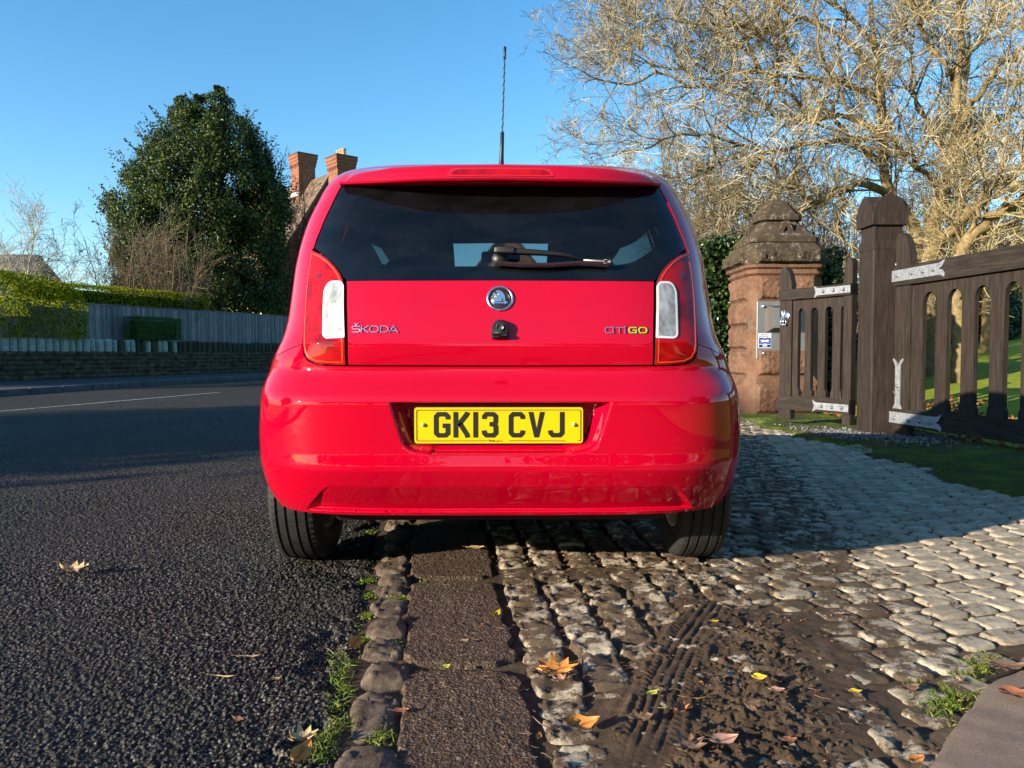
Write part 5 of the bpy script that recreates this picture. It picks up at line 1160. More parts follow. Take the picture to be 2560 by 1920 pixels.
g.col(g.mix(g.ramp(g.noise(2,7,.75),[(.42,0),(.68,.6)]),bk.outputs['Color'],(.24,.19,.12))); g.nrm(g.bump(bk.outputs['Fac'],-.7,.03))
m_rend=mat('cream_render',(.62,.55,.42),.9); m_white2=mat('white_paint',(.75,.74,.70),.6); m_win=mat('dark_window',(.02,.025,.03),.1,0,.6); m_lead=mat('lead_flashing',(.70,.72,.74),.7)
m_gable=mat('dark_brown_brick',(.10,.045,.035),.9); g=NG(m_gable); g.col(g.ramp(g.noise(3,8,.7),[(.3,(.07,.03,.025)),(.7,(.15,.07,.05))]))
RP=np.array([-9.17,42.0]); ra=unit(np.array([-.63,.78])); rb=np.array([-ra[1],ra[0]]); rb=unit(np.array([-.78,-.63]))
house=empty('brick_house',(RP[0],RP[1],0)); tag(house,'brick house with brown tiled roof and two tall brick chimneys beyond the holly tree','building')
def hp_(a,b,z): p=ra*a+rb*b; return np.array([p[0],p[1],z])
zr,ze=10.4,5.2; hw_=3.25
q=MB(); 
def slab(pts,th,mtn): 
    pts=np.array(pts); n=unit(np.cross(pts[1]-pts[0],pts[2]-pts[0])); k=len(pts); q=MB(); q.add(np.vstack([pts,pts-n*th]),[list(range(k)),list(range(k,2*k))[::-1]]+[(i,i+k,(i+1)%k+k,(i+1)%k) for i in range(k)]); return q
slab([hp_(-.25,0,zr),hp_(14,0,zr),hp_(14,hw_+.3,ze-.5),hp_(-.25,hw_+.3,ze-.5)],-.14,0).build('roof',m_tile,house)
slab([hp_(-.25,0,zr),hp_(14,0,zr),hp_(14,-hw_-.3,ze-.5),hp_(-.25,-hw_-.3,ze-.5)],.14,0).build('roof',m_tile,house)
q=MB(); q.add([hp_(0,hw_,-.1),hp_(0,-hw_,-.1),hp_(0,-hw_,ze),hp_(0,0,zr-.15),hp_(0,hw_,ze)],[(0,1,2,3,4)]); q.build('gable_wall',m_gable,house)
q=MB(); q.add([hp_(0,hw_,-.1),hp_(14,hw_,-.1),hp_(14,hw_,ze),hp_(0,hw_,ze)],[(0,1,2,3)]); q.build('rendered_wall',m_rend,house)
q=MB(); q.add([hp_(14,hw_,-.1),hp_(14,-hw_,-.1),hp_(14,-hw_,ze),hp_(14,0,zr-.15),hp_(14,hw_,ze),hp_(0,-hw_,-.1),hp_(0,-hw_,ze)],[(0,1,2,3,4),(1,5,6,2)]); q.build('back_wall',m_gable,house)
Mh=lambda a,b,z: Matrix.Translation(Vector(hp_(a,b,z)))@Matrix.Rotation(math.atan2(ra[1],ra[0]),4,'Z')
for a_ in (1.4,4.4,7.4,10.6):
    for zz_ in (1.2,3.4):
        q=MB(); M=Mh(a_,hw_,zz_); q.box(-.08,1.18,-.0,.09,-.08,1.38,.01,M); w1=q.build('window',m_white2,house)
        q=MB(); q.box(.02,.52,.09,.10,.02,1.28,0,M).box(.58,1.08,.09,.10,.02,1.28,0,M); q.build('pane',m_win,w1)
q=MB(); 
for a_ in np.arange(.2,14,1.0): q.box(-.07,.07,0,.05,0,ze,0,Mh(a_,hw_+.0,0))
q.build('timber_post',m_gable,house) if False else q.build('wall_trim',m_white2,house)
def chimney(a_,b_,zb,zt,w_,dpt,pots,flash):
    M=Mh(a_,b_,0); q=MB(); q.box(-w_/2,w_/2,-dpt/2,dpt/2,zb,zt-.75,0,M)
    for k_,(o,z0,z1) in enumerate(((.03,zt-.75,zt-.62),(.055,zt-.62,zt-.45),(.085,zt-.45,zt-.28),(.115,zt-.28,zt-.12))): q.box(-w_/2-o,w_/2+o,-dpt/2-o,dpt/2+o,z0,z1,0,M)
    for x in np.linspace(-w_/2,w_/2,7): q.box(x-.04,x+.04,dpt/2+.03,dpt/2+.07,zt-.72,zt-.62,0,M)
    c_=q.build('chimney',m_brick,house)
    q=MB(); q.box(-w_/2-.13,w_/2+.13,-dpt/2-.13,dpt/2+.13,zt-.12,zt-.02,.02,M); q.build('chimney_cap',mat('dark_cap',(.10,.06,.045),.9),c_)
    q=MB(); q.tube([np.array(M@Vector((-.12,dpt/2+.006,zb+1.4))),np.array(M@Vector((-.12,dpt/2+.006,zt-1.6))),np.array(M@Vector((0.02,dpt/2+.006,zt-1.25)))],.035,5); q.build('chimney_rib',mat('rib_brick',(.20,.07,.04),.9),c_)
    for x in pots:
        q=MB(); q.lathe([(.13,0),(.15,.05),(.12,.12),(.11,.30),(.14,.34),(.14,.38),(.10,.38),(.10,.2)],'z',14,M=M@Matrix.Translation(Vector((x,0,zt-.02)))); q.build('chimney_pot',mat('clay_pot',(.42,.26,.14),.9),c_,True)
    if flash: q=MB(); q.box(-w_/2-.03,w_/2+.03,dpt/2-.05,dpt/2+.04,flash,flash+.22,0,M); q.build('flashing',m_lead,c_)
chimney(2.65,.35,8.4,11.95,1.02,.98,(),9.55)
chimney(-1.75,.25,0,11.0,1.02,.98,(-.25,.05,.33),0)
chimney(9.2,.2,9.0,11.4,.7,.8,(0,),0)
fh=empty('far_house',tuple(at(-120,1000,46)*[1,1,0])); tag(fh,'dark roofed house behind the hedge at the far left edge','building')
q=MB(); a_=at(60,628,46); q.add([(-9,-2,0),(4.05,-2,0),(4.05,5,0),(-9,5,0),(-9,-2,4.0),(4.05,-2,4.0),(4.05,5,4.0),(-9,5,4.0)],[(0,1,5,4),(1,2,6,5),(2,3,7,6),(3,0,4,7)]); q.build('wall',m_brick,fh)
zt=at(60,628,46)[2]; q=MB(); xr_=at(60,640,46)[0]-fh.location[0]; q.add([(-9,-2.3,3.9),(xr_+.6,-2.3,3.9),(xr_,1.5,zt),(-9,1.5,zt),(-9,5.3,3.9),(xr_+.6,5.3,3.9)],[(0,1,2,3),(3,2,5,4),(1,5,2)]); q.build('roof',mat('dark_slate',(.045,.04,.045),.8),fh)
# --- off-frame evergreens: road shade, mirrored treeline, and extras added to block sky light
def offtree(x,y,h,w_,seed,lab):
    r=np.random.default_rng(seed); n=(5200 if seed<53 else 9000); nc=120; z=r.uniform(.18,1,nc); a=r.uniform(0,6.28,nc); rad=w_*(1-((z-.45)/.62)**2).clip(.05)**.5*r.uniform(.4,1,nc); C=np.c_[np.cos(a)*rad,np.sin(a)*rad,z*h]; ci=r.integers(0,nc,n); P=C[ci]+unit(r.normal(size=(n,3)))*(.9*r.random((n,1))**.4)
    b=empty('evergreen_tree',(x,y,0)); tag(b,lab,'tree'); V,F=leaves(P,r.normal(size=(n,3)),.34,.6,.2,r); mesh('crown',V,F,m_ever,b); q=MB(); q.tube([(0,0,-.1),(0,0,h*.4),(0,0,h*.85)],[.25,.18,.05],10); q.build('trunk',m_twb,b,True)
OFF=[(14,-6,9,3.6,57),(-10,-19,9,3.8,58),(9,-11,7,3,59),(20,-10,11,4.4,60),(-16,-22,10,4,61),(-17.5,-1.3,5.6,2.9,51),(-24,-4.6,7.6,3.4,52),(-5,-16,7.5,3.2,54),(4,-17,8,3.5,55),(13,-15,9,4,56)]  # entries before the road-shade pair are added to cut sky light
for i,(x,y,h,w_,sd) in enumerate(OFF): offtree(x,y,h,w_,sd,['dark evergreen behind the camera on the gate side','tall evergreen far behind the camera across the road','small evergreen behind the camera beside the verge','big evergreen furthest right behind the camera','big evergreen furthest left behind the camera','bushy evergreen beside the road left of the camera','tall evergreen further left of the camera','round evergreen across the road behind the camera','broad evergreen straight behind the camera','tall evergreen behind and right of the camera'][i])

# brick house further up the road, glimpsed through the car windows
h2=empty('brick_house',(.55,62,0)); tag(h2,'brown brick house up the road glimpsed through the windows of the red car','building')
q=MB(); q.add([(-5,0,-.1),(5,0,-.1),(5,0,4.4),(0,0,10.7),(-5,0,4.4),(-5,11,-.1),(5,11,-.1),(5,11,4.4),(0,11,10.7),(-5,11,4.4)],[(0,1,2,3,4),(9,8,7,6,5),(0,5,6,1),(1,6,7,2),(4,9,5,0)]); q.build('wall',m_brick,h2)
q=MB(); 
for sg in (-1,1): q.add([(0,-.4,11.0),(0,11.4,11.0),(sg*5.5,11.4,4.05),(sg*5.5,-.4,4.05),(0,-.4,10.8),(0,11.4,10.8),(sg*5.5,11.4,3.85),(sg*5.5,-.4,3.85)],[(0,1,2,3),(7,6,5,4),(0,3,7,4),(3,2,6,7)])
q.build('roof',m_tile,h2)
for x,z in ((-3.4,1.0),(2.1,1.0),(-2.6,4.2),(1.3,4.2),(-.6,7.2)):
    q=MB(); q.box(x,x+1.2,-.06,.0,z,z+1.35,.01); w3=q.build('window',m_white2,h2); q=MB(); q.box(x+.08,x+1.12,-.07,-.062,z+.08,z+1.27); q.build('pane',m_win,w3)
# far-off wood closing the horizon
r_=np.random.default_rng(99); n_=26000; a_=r_.uniform(-1.0,1.15,n_); rr=95+r_.uniform(0,14,n_); hh=5.2+2.6*fbm(a_*9+3,a_*0+1,4,400); z=hh*r_.random(n_)**.7
V,F=leaves(np.c_[np.sin(a_)*rr,np.cos(a_)*rr,z],r_.normal(size=(n_,3)),1.1,.6,.2,r_); tag(mesh('distant_wood',V,F,mat('distant_wood',(.07,.065,.035),1,0,0)),'low dark far off wood closing the end of the road','woodland',kind='stuff')
# ================================================================ RIGHT SIDE
m_wood=mat('dark_weathered_oak',(.10,.07,.05),.75,0,.3); g=NG(m_wood)
mp=g.map((14,14,1.1)); c=g.ramp(g.noise(3,9,.7,mp),[(.3,(.010,.007,.005)),(.5,(.027,.019,.014)),(.68,(.052,.040,.031)),(.82,(.105,.088,.072))]); c=g.mix(g.ramp(g.noise(1.6,4),[(.45,0),(.7,.45)]),c,(.034,.020,.013)); g.col(c)
g.nrm(g.bump(g.noise(4,8,.75,mp),.6,.012,g.bump(g.noise(90,4),.2,.003)))
m_woodh=mat('dark_weathered_oak_rail',(.10,.07,.05),.75,0,.3); g=NG(m_woodh)
mp=g.map((1.6,1.6,22)); c=g.ramp(g.noise(3,9,.7,mp),[(.3,(.010,.007,.005)),(.5,(.026,.019,.014)),(.68,(.048,.038,.030)),(.82,(.095,.082,.068))]); g.col(c); g.nrm(g.bump(g.noise(4,8,.75,mp),.6,.012))
m_galv=mat('painted_white_iron',(.55,.57,.60),.5,.35,.5); g=NG(m_galv); g.col(g.ramp(g.noise(30,7,.75),[(.3,(.12,.125,.13)),(.5,(.28,.29,.31)),(.75,(.42,.43,.45))])); g.nrm(g.bump(g.noise(60,5),.4,.004))
m_bolt=mat('grey_iron_bolt',(.25,.25,.26),.5,.6)
m_sand=mat('red_sandstone',(.42,.18,.10),.92,0,.2); g=NG(m_sand)
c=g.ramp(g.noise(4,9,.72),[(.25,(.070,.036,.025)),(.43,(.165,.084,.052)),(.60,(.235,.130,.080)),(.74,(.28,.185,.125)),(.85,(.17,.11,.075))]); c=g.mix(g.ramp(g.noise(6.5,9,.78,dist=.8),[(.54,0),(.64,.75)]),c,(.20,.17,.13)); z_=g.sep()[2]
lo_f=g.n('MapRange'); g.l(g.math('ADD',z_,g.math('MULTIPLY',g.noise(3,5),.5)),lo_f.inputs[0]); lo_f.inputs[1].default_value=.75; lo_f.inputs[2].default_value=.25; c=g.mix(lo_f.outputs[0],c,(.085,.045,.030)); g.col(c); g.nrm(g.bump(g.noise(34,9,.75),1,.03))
m_cap=mat('dark_lichen_stone',(.12,.09,.06),.92,0,.2); g=NG(m_cap)
c=g.ramp(g.noise(4,8,.72),[(.3,(.036,.024,.016)),(.55,(.072,.051,.034)),(.75,(.105,.074,.045))]); c=g.mix(g.math('MULTIPLY',g.ramp(g.noise(16,9,.8),[(.55,0),(.62,.85)]),g.ramp(g.sep()[2],[(.0,1),(1.0,1)])),c,(.26,.25,.20)); c=g.mix(g.ramp(g.noise(3,5,.7),[(.55,0),(.7,.5)]),c,(.10,.10,.02)); g.col(c); g.nrm(g.bump(g.noise(40,8,.75),.8,.015))
m_jt=mat('dark_joint',(.012,.009,.007),1)
# ---- sandstone pillar
PX0,PX1,PY0,PY1=3.12,4.02,9.6,10.5
pil=empty('sandstone_gate_pillar',((PX0+PX1)/2,(PY0+PY1)/2,0)); tag(pil,'red sandstone gate pillar with a dark lichened stepped cap beside the ivy','pillar')
pc_=np.array([(PX0+PX1)/2,(PY0+PY1)/2]); PW=.45; CHF=.095
def oct_ring(w,ch,z): return [(a,b,z) for a,b in ((-w+ch,-w),(w-ch,-w),(w,-w+ch),(w,w-ch),(w-ch,w),(-w+ch,w),(-w,w-ch),(-w,-w+ch))]
def prism_oct(rings,name,mt,parent,cham=None,smooth=False):
    V=[];F=[];n=8
    for r_ in rings: V+=r_
    for i in range(len(rings)-1): F+=[(i*n+j,i*n+(j+1)%n,(i+1)*n+(j+1)%n,(i+1)*n+j) for j in range(n)]
    F+=[list(range(n))[::-1],[(len(rings)-1)*n+j for j in range(n)]]; return mesh(name,V,F,mt,parent,smooth)
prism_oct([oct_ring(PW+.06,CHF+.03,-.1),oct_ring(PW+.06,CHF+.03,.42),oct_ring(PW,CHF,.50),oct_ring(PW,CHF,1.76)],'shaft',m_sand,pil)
courses=[(.50,.83),(.84,1.13),(1.14,1.44),(1.45,1.745)]
V=[];F=[];n0=0
for ci,(z0,z1) in enumerate(courses+[(.03,.40)]):
    w=PW if ci<4 else PW+.06
    for f in range(4):
        nu,nv=46,22; u=np.linspace(-1,1,nu);v=np.linspace(0,1,nv); Uu,Vv=np.meshgrid(u,v); half=w-CHF-.004-(0 if ci<4 else .03); e=np.minimum(np.minimum((1-Uu)*half,(1+Uu)*half),np.minimum(Vv,1-Vv)*(z1-z0)); zz=z0+(z1-z0)*Vv
        k=ci*17+f*5+120; rock=(.012+.075*fbm(Uu*half*5+k,zz*7,4,k)*(.6 if ci<4 else .35)+.022*(fbm(Uu*half*22,zz*22,3,k+1)-.5)+.02*np.round(fbm(Uu*half*6+3,zz*8,2,k+2)*3)/3)*sstep(0,.035,e)+.002
        if f==0 and ci in (1,2): rock=np.where(Uu<.75,np.minimum(rock,.004),rock) 
        dx=Uu*half; dd=w+rock
        P=[(dx,-dd),(dd,dx),(-dx,dd),(-dd,-dx)][f]; V.append(np.stack([P[0],P[1],zz],-1).reshape(-1,3)); i=np.arange(nv-1)[:,None]*nu+np.arange(nu-1)[None]; F.append((np.stack([i,i+1,i+nu+1,i+nu],-1)+n0).reshape(-1,4)); n0+=nu*nv
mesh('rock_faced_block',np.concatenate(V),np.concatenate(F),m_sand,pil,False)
q=MB()
for zz_ in (.835,1.135,1.445): q.box(-PW-.0015,PW+.0015,-PW+CHF,PW-CHF,zz_-.004,zz_+.004).box(-PW+CHF,PW-CHF,-PW-.0015,PW+.0015,zz_-.004,zz_+.004)
q.build('joints',mat('stone_joint',(.07,.04,.025),.95),pil)
prism_oct([oct_ring(PW+.01,CHF,1.755),oct_ring(PW+.035,CHF,1.775),oct_ring(PW+.035,CHF,1.80),oct_ring(PW+.015,CHF,1.806),oct_ring(PW+.015,CHF,1.826),oct_ring(PW+.055,CHF,1.85),oct_ring(PW+.06,CHF,1.885)],'moulding',m_sand,pil)
prism_oct([oct_ring(PW+.065,CHF+.02,1.890),oct_ring(PW+.065,CHF+.02,2.06),oct_ring(PW+.05,CHF,2.075),oct_ring(PW-.005,CHF,2.16)],'cap_base',m_cap,pil)
V=[];F=[];n0=0
for f in range(4):
    w=PW+.065;nu,nv=50,16;u=np.linspace(-1,1,nu);v=np.linspace(0,1,nv);Uu,Vv=np.meshgrid(u,v);half=w-CHF-.025;z0,z1=1.895,2.052;zz=z0+(z1-z0)*Vv;e=np.minimum(np.minimum((1-Uu)*half,(1+Uu)*half),np.minimum(Vv,1-Vv)*(z1-z0)); k=200+f
    rock=(.01+.085*fbm(Uu*half*7+k,zz*9,4,k)+.02*(fbm(Uu*30,zz*30,3,k+1)-.5))*sstep(0,.025,e)+.002; dx=Uu*half;dd=w+rock; P=[(dx,-dd),(dd,dx),(-dx,dd),(-dd,-dx)][f]; V.append(np.stack([P[0],P[1],zz],-1).reshape(-1,3)); i=np.arange(nv-1)[:,None]*nu+np.arange(nu-1)[None]; F.append((np.stack([i,i+1,i+nu+1,i+nu],-1)+n0).reshape(-1,4)); n0+=nu*nv
mesh('rock_faced_band',np.concatenate(V),np.concatenate(F),m_cap,pil,False)
prism_oct([oct_ring(.40,.05,2.14),oct_ring(.40,.05,2.182)],'bed_joint',m_jt,pil); prism_oct([oct_ring(.245,.06,2.45),oct_ring(.245,.06,2.48)],'bed_joint',m_jt,pil)
prism_oct([oct_ring(.422,.05,2.175),oct_ring(.422,.05,2.24),oct_ring(.405,.05,2.25),oct_ring(.24,.07,2.455)],'cap_slope',m_cap,pil)
prism_oct([oct_ring(.275,.07,2.473),oct_ring(.275,.07,2.535),oct_ring(.245,.07,2.56),oct_ring(.20,.07,2.64),oct_ring(.145,.06,2.72),oct_ring(.09,.04,2.755),oct_ring(.03,.01,2.765)],'cap_crown',m_cap,pil)
for f in range(4):     # little gables on each slope
    q=MB(); M=Matrix.Rotation(f*math.pi/2,4,'Z')@Matrix.Translation(Vector((.02,-.37,2.245)))
    q.prism([(-.13,0),(-.07,0),(.0,.14),(.07,0),(.13,0),(.03,.20),(-.03,.20)],.20,M); q.prism([(-.12,.0),(.12,.0),(.0,.19)],.15,M@Matrix.Translation(Vector((0,.045,0)))); q.build('cap_gable',m_cap,pil)
# ---- entry panel on the pillar
m_steel=mat('brushed_steel',(.42,.43,.43),.42,.75); g=NG(m_steel); g.nrm(g.bump(g.noise(60,3,.5,g.map((.3,1,8))),.1,.002)); g.col(g.ramp(g.noise(5,5),[(.3,(.36,.37,.37)),(.7,(.46,.47,.47))]))
m_steel2=mat('dark_bronze_steel',(.10,.085,.075),.5,.5)
fy=PY0-.012; a=at(1893,754,fy); b=at(2022,896,fy)
ip=empty('entry_panel',(a[0],fy,b[2])); tag(ip,'brushed steel entry panel with a hooded keypad box fixed to the sandstone pillar','panel')
w_,h_=b[0]-a[0],a[2]-b[2]
q=MB(); q.box(0,w_,-.006,.03,0,h_,.002); q.build('steel_plate',m_steel,ip)
lp=lambda px,py: (at(px,py,fy)-np.array(ip.location))
c0=lp(1913.6,764);c1=lp(1990,832); d0=lp(1926,773); d1=lp(1986,821)
q=MB(); V=[(c0[0],-.006,c0[2]),(c1[0],-.006,c0[2]),(c1[0],-.006,c1[2]),(c0[0],-.006,c1[2]),(d0[0]-.0,-.11,d0[2]+.02),(d1[0],-.11,d0[2]+.02),(d1[0],-.11,d1[2]),(d0[0],-.11,d1[2])]; q.add(V,[(0,1,5,4),(1,2,6,5),(2,3,7,6),(3,0,4,7)]); q.build('keypad_hood',m_steel2,ip)
q=MB(); q.box(d0[0]+.003,d1[0]-.003,-.108,-.10,d1[2]+.003,d0[2]+.015,.001); kp=q.build('keypad_face',m_steel,ip)
q=MB(); 
for x,z in ((d0[0]+.035,d0[2]-.01),(d0[0]+.035,d1[2]+.03),(d1[0]-.03,d0[2]-.01)): q.lathe([(0,-.1105),(.006,-.1103),(.006,-.107)],'y',10,(x,0,z))
q.build('screw',m_bolt,kp)
for px,py in ((1907,766),(1907,883),(2011,883)):
    c=lp(px,py); q=MB(); q.lathe([(0,-.045),(.012,-.042),(.017,-.034),(.017,-.02),(.010,-.016),(.010,0)],'y',18,(c[0],0,c[2])); q.build('panel_bolt',m_chr,ip,True)
s0=lp(1896,833);s1=lp(1927,870); sw,sh=s1[0]-s0[0],s0[2]-s1[2]
q=MB(); q.box(s0[0],s1[0],-.0085,-.0055,s1[2],s0[2],0); stk=q.build('warning_sticker',mat('sticker_white',(.80,.81,.83),.4),ip)
q=MB(); q.box(s0[0]+.005,s1[0]-.005,-.0095,-.0088,s1[2]+.007,s1[2]+sh*.69,0); q.build('sticker_blue',mat('sticker_blue',(.012,.03,.22),.4),stk)
mi_=mat('sticker_ink',(.02,.03,.12),.5)
text('THIEVES',sh*.165,(s0[0]+.006,-.0098,s1[2]+sh*.855),mi_,stk,'sticker_text',.0003,sx=.98); text('BEWARE',sh*.165,(s0[0]+.006,-.0098,s1[2]+sh*.72),mi_,stk,'sticker_text',.0003,sx=1.02)
q=MB(); V=[(0,0)]; el=[(s0[0]+sw/2+sw*.36*math.cos(t),s1[2]+sh*.48+sh*.055*math.sin(t)) for t in np.linspace(0,2*math.pi,24,endpoint=False)]; q.add([(x,-.0102,z) for x,z in el],[list(range(24))]); q.box(s0[0]+.01,s1[0]-.01,-.0102,-.0097,s1[2]+sh*.235,s1[2]+sh*.27,0).box(s0[0]+sw*.33,s1[0]-sw*.33,-.0102,-.0097,s1[2]+sh*.13,s1[2]+sh*.20,0).box(s0[0]+sw*.25,s1[0]-sw*.25,-.0102,-.0097,s1[2]+sh*.07,s1[2]+sh*.085,0); q.build('sticker_emblem',mat('sticker_white2',(.8,.81,.83),.4),stk)
q=MB(); V,F_=strokes([[(-.4,.62),(-.4,.56),(-.15,.56),(-.1,.66),(.1,.66),(.15,.56),(.4,.56),(.4,.62)],[(-.4,.33),(-.4,.39),(-.15,.39),(-.1,.31),(.1,.31),(.15,.39),(.4,.39),(.4,.33)]],.02); q.add(np.c_[s0[0]+sw/2+V[:,0]*sw*.85,np.full(len(V),-.0100),s1[2]+V[:,1]*sh],F_); q.build('sticker_outline',mat('sticker_pale',(.55,.6,.75),.4),stk)
# ---- wooden gate post
P0=(3.395,7.0); W_=.285
post=empty('oak_gate_post',(P0[0]+W_/2,P0[1]+W_/2,0)); tag(post,'thick dark oak gate post with carved cap standing between the two gates','post')
q=MB(); h=W_/2; q.box(-h,h,-h,h,-.15,1.80,.012); q.box(-h+.012,h-.012,-h+.012,h-.012,1.80,1.95,.004); q.build('post_shaft',m_wood,post)
q=MB(); q.box(-h-.004,h+.004,-h-.004,h+.004,1.72,1.81,.006); q.build('post_collar',m_wood,post)
og=[(-1,0),(-.985,.28),(-.90,.52),(-.72,.74),(-.42,.91),(0,1.02),(.42,.91),(.72,.74),(.90,.52),(.985,.28),(1,0)]
q=MB(); hc=h+.022
for rz_,e_ in ((0,0),(math.pi/2,.0007)): q.prism([(a*(hc),1.945+b*.275+e_) for a,b in og],2*hc-2*e_,Matrix.Rotation(rz_,4,'Z')@Matrix.Translation(Vector((0,-hc+e_,0))))
cp=q.build('carved_cap',m_wood,post)
m_carve_shade=mat('carved_recess',(.018,.012,.009),.9)  # flat dark strokes on the surface paint the shade of cut carving
for rz_ in (0,-math.pi/2):
    q=MB(); M=Matrix.Rotation(rz_,4,'Z'); P=[]
    for (cx_,cz_,r_,a0,a1) in ((0,2.10,.030,-60,240),(-.042,2.035,.030,60,330),(.042,2.035,.030,-150,120)):
        V2,F2=strokes([[(cx_+r_*math.cos(R(a)),cz_+r_*math.sin(R(a))) for a in np.linspace(a0,a1,16)]],.010); q.add(xf(np.c_[V2[:,0],np.full(len(V2),-hc-.0015),V2[:,1]],M),F2)
    q.build('trefoil_carving',m_carve_shade,cp)
q=MB(); 
for (x,z,l,dr) in ((-h-.0015,1.30,.5,0),):
    q.box(x,x+.001,-.012,.010,.78,1.22,0).box(x,x+.001,-.006,.004,1.24,1.36,0); q.add([(x,-.06,1.255),(x,-.02,1.225),(x,.05,1.235),(x,.02,1.25),(x,-.02,1.245)],[(0,1,2,3,4)])
q.build('incised_carving',m_carve_shade,post)  # thin dark strips on the face, shade of the cuts given as colour
for (x,z) in ((h-.065,1.585),(h-.055,.985),(h-.06,.42)):
    q=MB(); q.lathe([(0,-h-.012),(.014,-h-.010),(.020,-h-.004),(.021,-h+.002)],'y',14,(x,0,z)); q.build('post_bolt',m_bolt,post,True)
# ---- gates
def outline_plate(q,outer,holes,y0,y1,M):
    P,T=cdt([np.array(outer)],[np.array(h_) for h_ in holes],np.array([]),np.array([])); n=len(P)
    V=np.vstack([np.c_[P[:,0],np.full(n,y0),P[:,1]],np.c_[P[:,0],np.full(n,y1),P[:,1]]]); F=[]
    for t in T:
        a=P[t]; ar=(a[1,0]-a[0,0])*(a[2,1]-a[0,1])-(a[2,0]-a[0,0])*(a[1,1]-a[0,1]); t=list(t) if ar>0 else list(t[::-1]); F.append(t); F.append([i+n for i in t[::-1]])
    b=2*n
    for L in [outer]+list(holes):
        k=len(L); V=np.vstack([V,[(p[0],y,p[1]) for y in (y0,y1) for p in L]]); F+=[(b+i,b+(i+1)%k,b+k+(i+1)%k,b+k+i) for i in range(k)]; b+=2*k
    q.add(xf(V,M),F); return q
def arch(u,w,zb,zt):
    pts=[(u-w/2+.018,zb),(u+w/2-.018,zb),(u+w/2-.018,zb+.045),(u+w/2,zb+.085)]
    pts+=[(u+w/2,zt-w*.62)]+[(u+w/2*math.cos(t)**.9,zt-w*.62+w*.62*math.sin(t)) for t in np.linspace(.25,math.pi/2-.02,7)]
    pts+=[(2*u-p[0],p[1]) for p in pts[::-1]]; return pts
def gate(name,lab,org,d2,L_,slots,zt,zr0,zb0,zb1,horns,straps,sgn,sw_,hz,outer_w=.16,th=.055,slot_t=1.30,slot_b=.29):
    """org: hinge corner on the visible face; d2: unit direction along the gate; sgn side of the visible normal"""
    d2=unit(np.array(d2)); nrm2=np.array([d2[1],-d2[0]])*sgn
    M=Matrix(((d2[0],-nrm2[0],0,org[0]),(d2[1],-nrm2[1],0,org[1]),(0,0,1,0),(0,0,0,1)))  # local y = into the gate
    gt=empty(name,(org[0],org[1],0)); tag(gt,lab,'gate'); Mi=Matrix.Translation(-Vector(gt.location))@M
    q=MB(); outline_plate(q,[(outer_w,zb1-.02),(L_-outer_w*.6,zb1-.02),(L_-outer_w*.6,zr0+.02),(outer_w,zr0+.02)],[arch(u,sw_,slot_b,slot_t) for u in slots],.012,th-.004,Mi); q.build('slotted_panel',m_wood,gt)
    q=MB(); outline_plate(q,rounded([(0,zr0),(L_,zr0),(L_,zt),(0,zt)],.004,2),[],-.028,th+.01,Mi); q.build('top_rail',m_woodh,gt)
    q=MB(); outline_plate(q,[(0,zb0),(L_,zb0),(L_,zb1),(0,zb1)],[],-.022,th+.008,Mi); q.build('bottom_rail',m_woodh,gt)
    for (u0,u1,peak) in horns:
        z1=hz; 
        if peak=='l': top=[(u0,z1-.05),(u0+.015,z1-.012),(u0+.045,z1)]+[(u0+.045+(u1-u0-.045)*math.sin(t),z1-(z1-zt+.03)*(1-math.cos(t))) for t in np.linspace(.12,math.pi/2*.98,10)]
        elif peak=='r': top=[(u1-(x-u0),z) for x,z in [(u0,z1-.05),(u0+.015,z1-.012),(u0+.045,z1)]+[(u0+.045+(u1-u0-.045)*math.sin(t),z1-(z1-zt+.03)*(1-math.cos(t))) for t in np.linspace(.12,math.pi/2*.98,10)]][::-1]
        ol=[(u0,zb0-.10),(u1,zb0-.10)]+top[::-1]; q=MB(); outline_plate(q,ol,[],-.008,th,Mi); q.build('stile',m_wood,gt)
    for S in straps:
        q=MB(); outline_plate(q,S['o'],[],-.036 if S.get('rail',1) else -.016,-.029 if S.get('rail',1) else -.0095,Mi); st_=q.build('hinge_strap',m_galv,gt)
        for (u,z) in S['b']:
            q=MB(); y_=-.036 if S.get('rail',1) else -.016; q.lathe([(0,y_-.022),(.010,y_-.019),(.019,y_-.004),(.021,y_)],'y',7,(u,0,z),M=Mi); q.build('strap_bolt',m_bolt,st_)
    return gt,Mi
def fish(u0,u1,z0,z1,r=False):
    h=z1-z0; f=[(u0,z0),(u1-.07,z0),(u1-.03,z0-.006),(u1+.0,z0-.02),(u1+.006,z0+.012),(u1-.02,z0+h*.40),(u1-.075,z0+h*.5),(u1-.035,z0+h*.64),(u1-.01,z1-.01),(u1+.012,z1+.022),(u1-.012,z1+.018),(u1-.06,z1),(u0,z1)]; return f
rg,Mi=gate('oak_driveway_gate','large dark oak driveway gate with arched slots and white iron straps right of the post',(3.605,6.985),(.09,-1.0),3.2,[.455+.318*i for i in range(8)],1.555,1.385,.125,.275,[(.0,.22,'l'),(2.98,3.2,'r')],
 [dict(o=fish(-.03,.70,1.425,1.525),b=[(.06,1.475),(.28,1.475),(.43,1.475),(.57,1.475)]),dict(o=fish(-.03,.70,.145,.245),b=[(.06,.19),(.28,.19),(.43,.19),(.57,.19)]),dict(o=[(.0,.245),(.13,.245),(.13,.28),(.105,.32),(.105,.66),(.15,.72),(.135,.73),(.09,.70),(.068,.66),(.050,.70),(.0,.73),(-.01,.72),(.03,.66),(.03,.32),(.0,.28)],b=[(.068,.48)],rail=0)],1,.175,1.86)
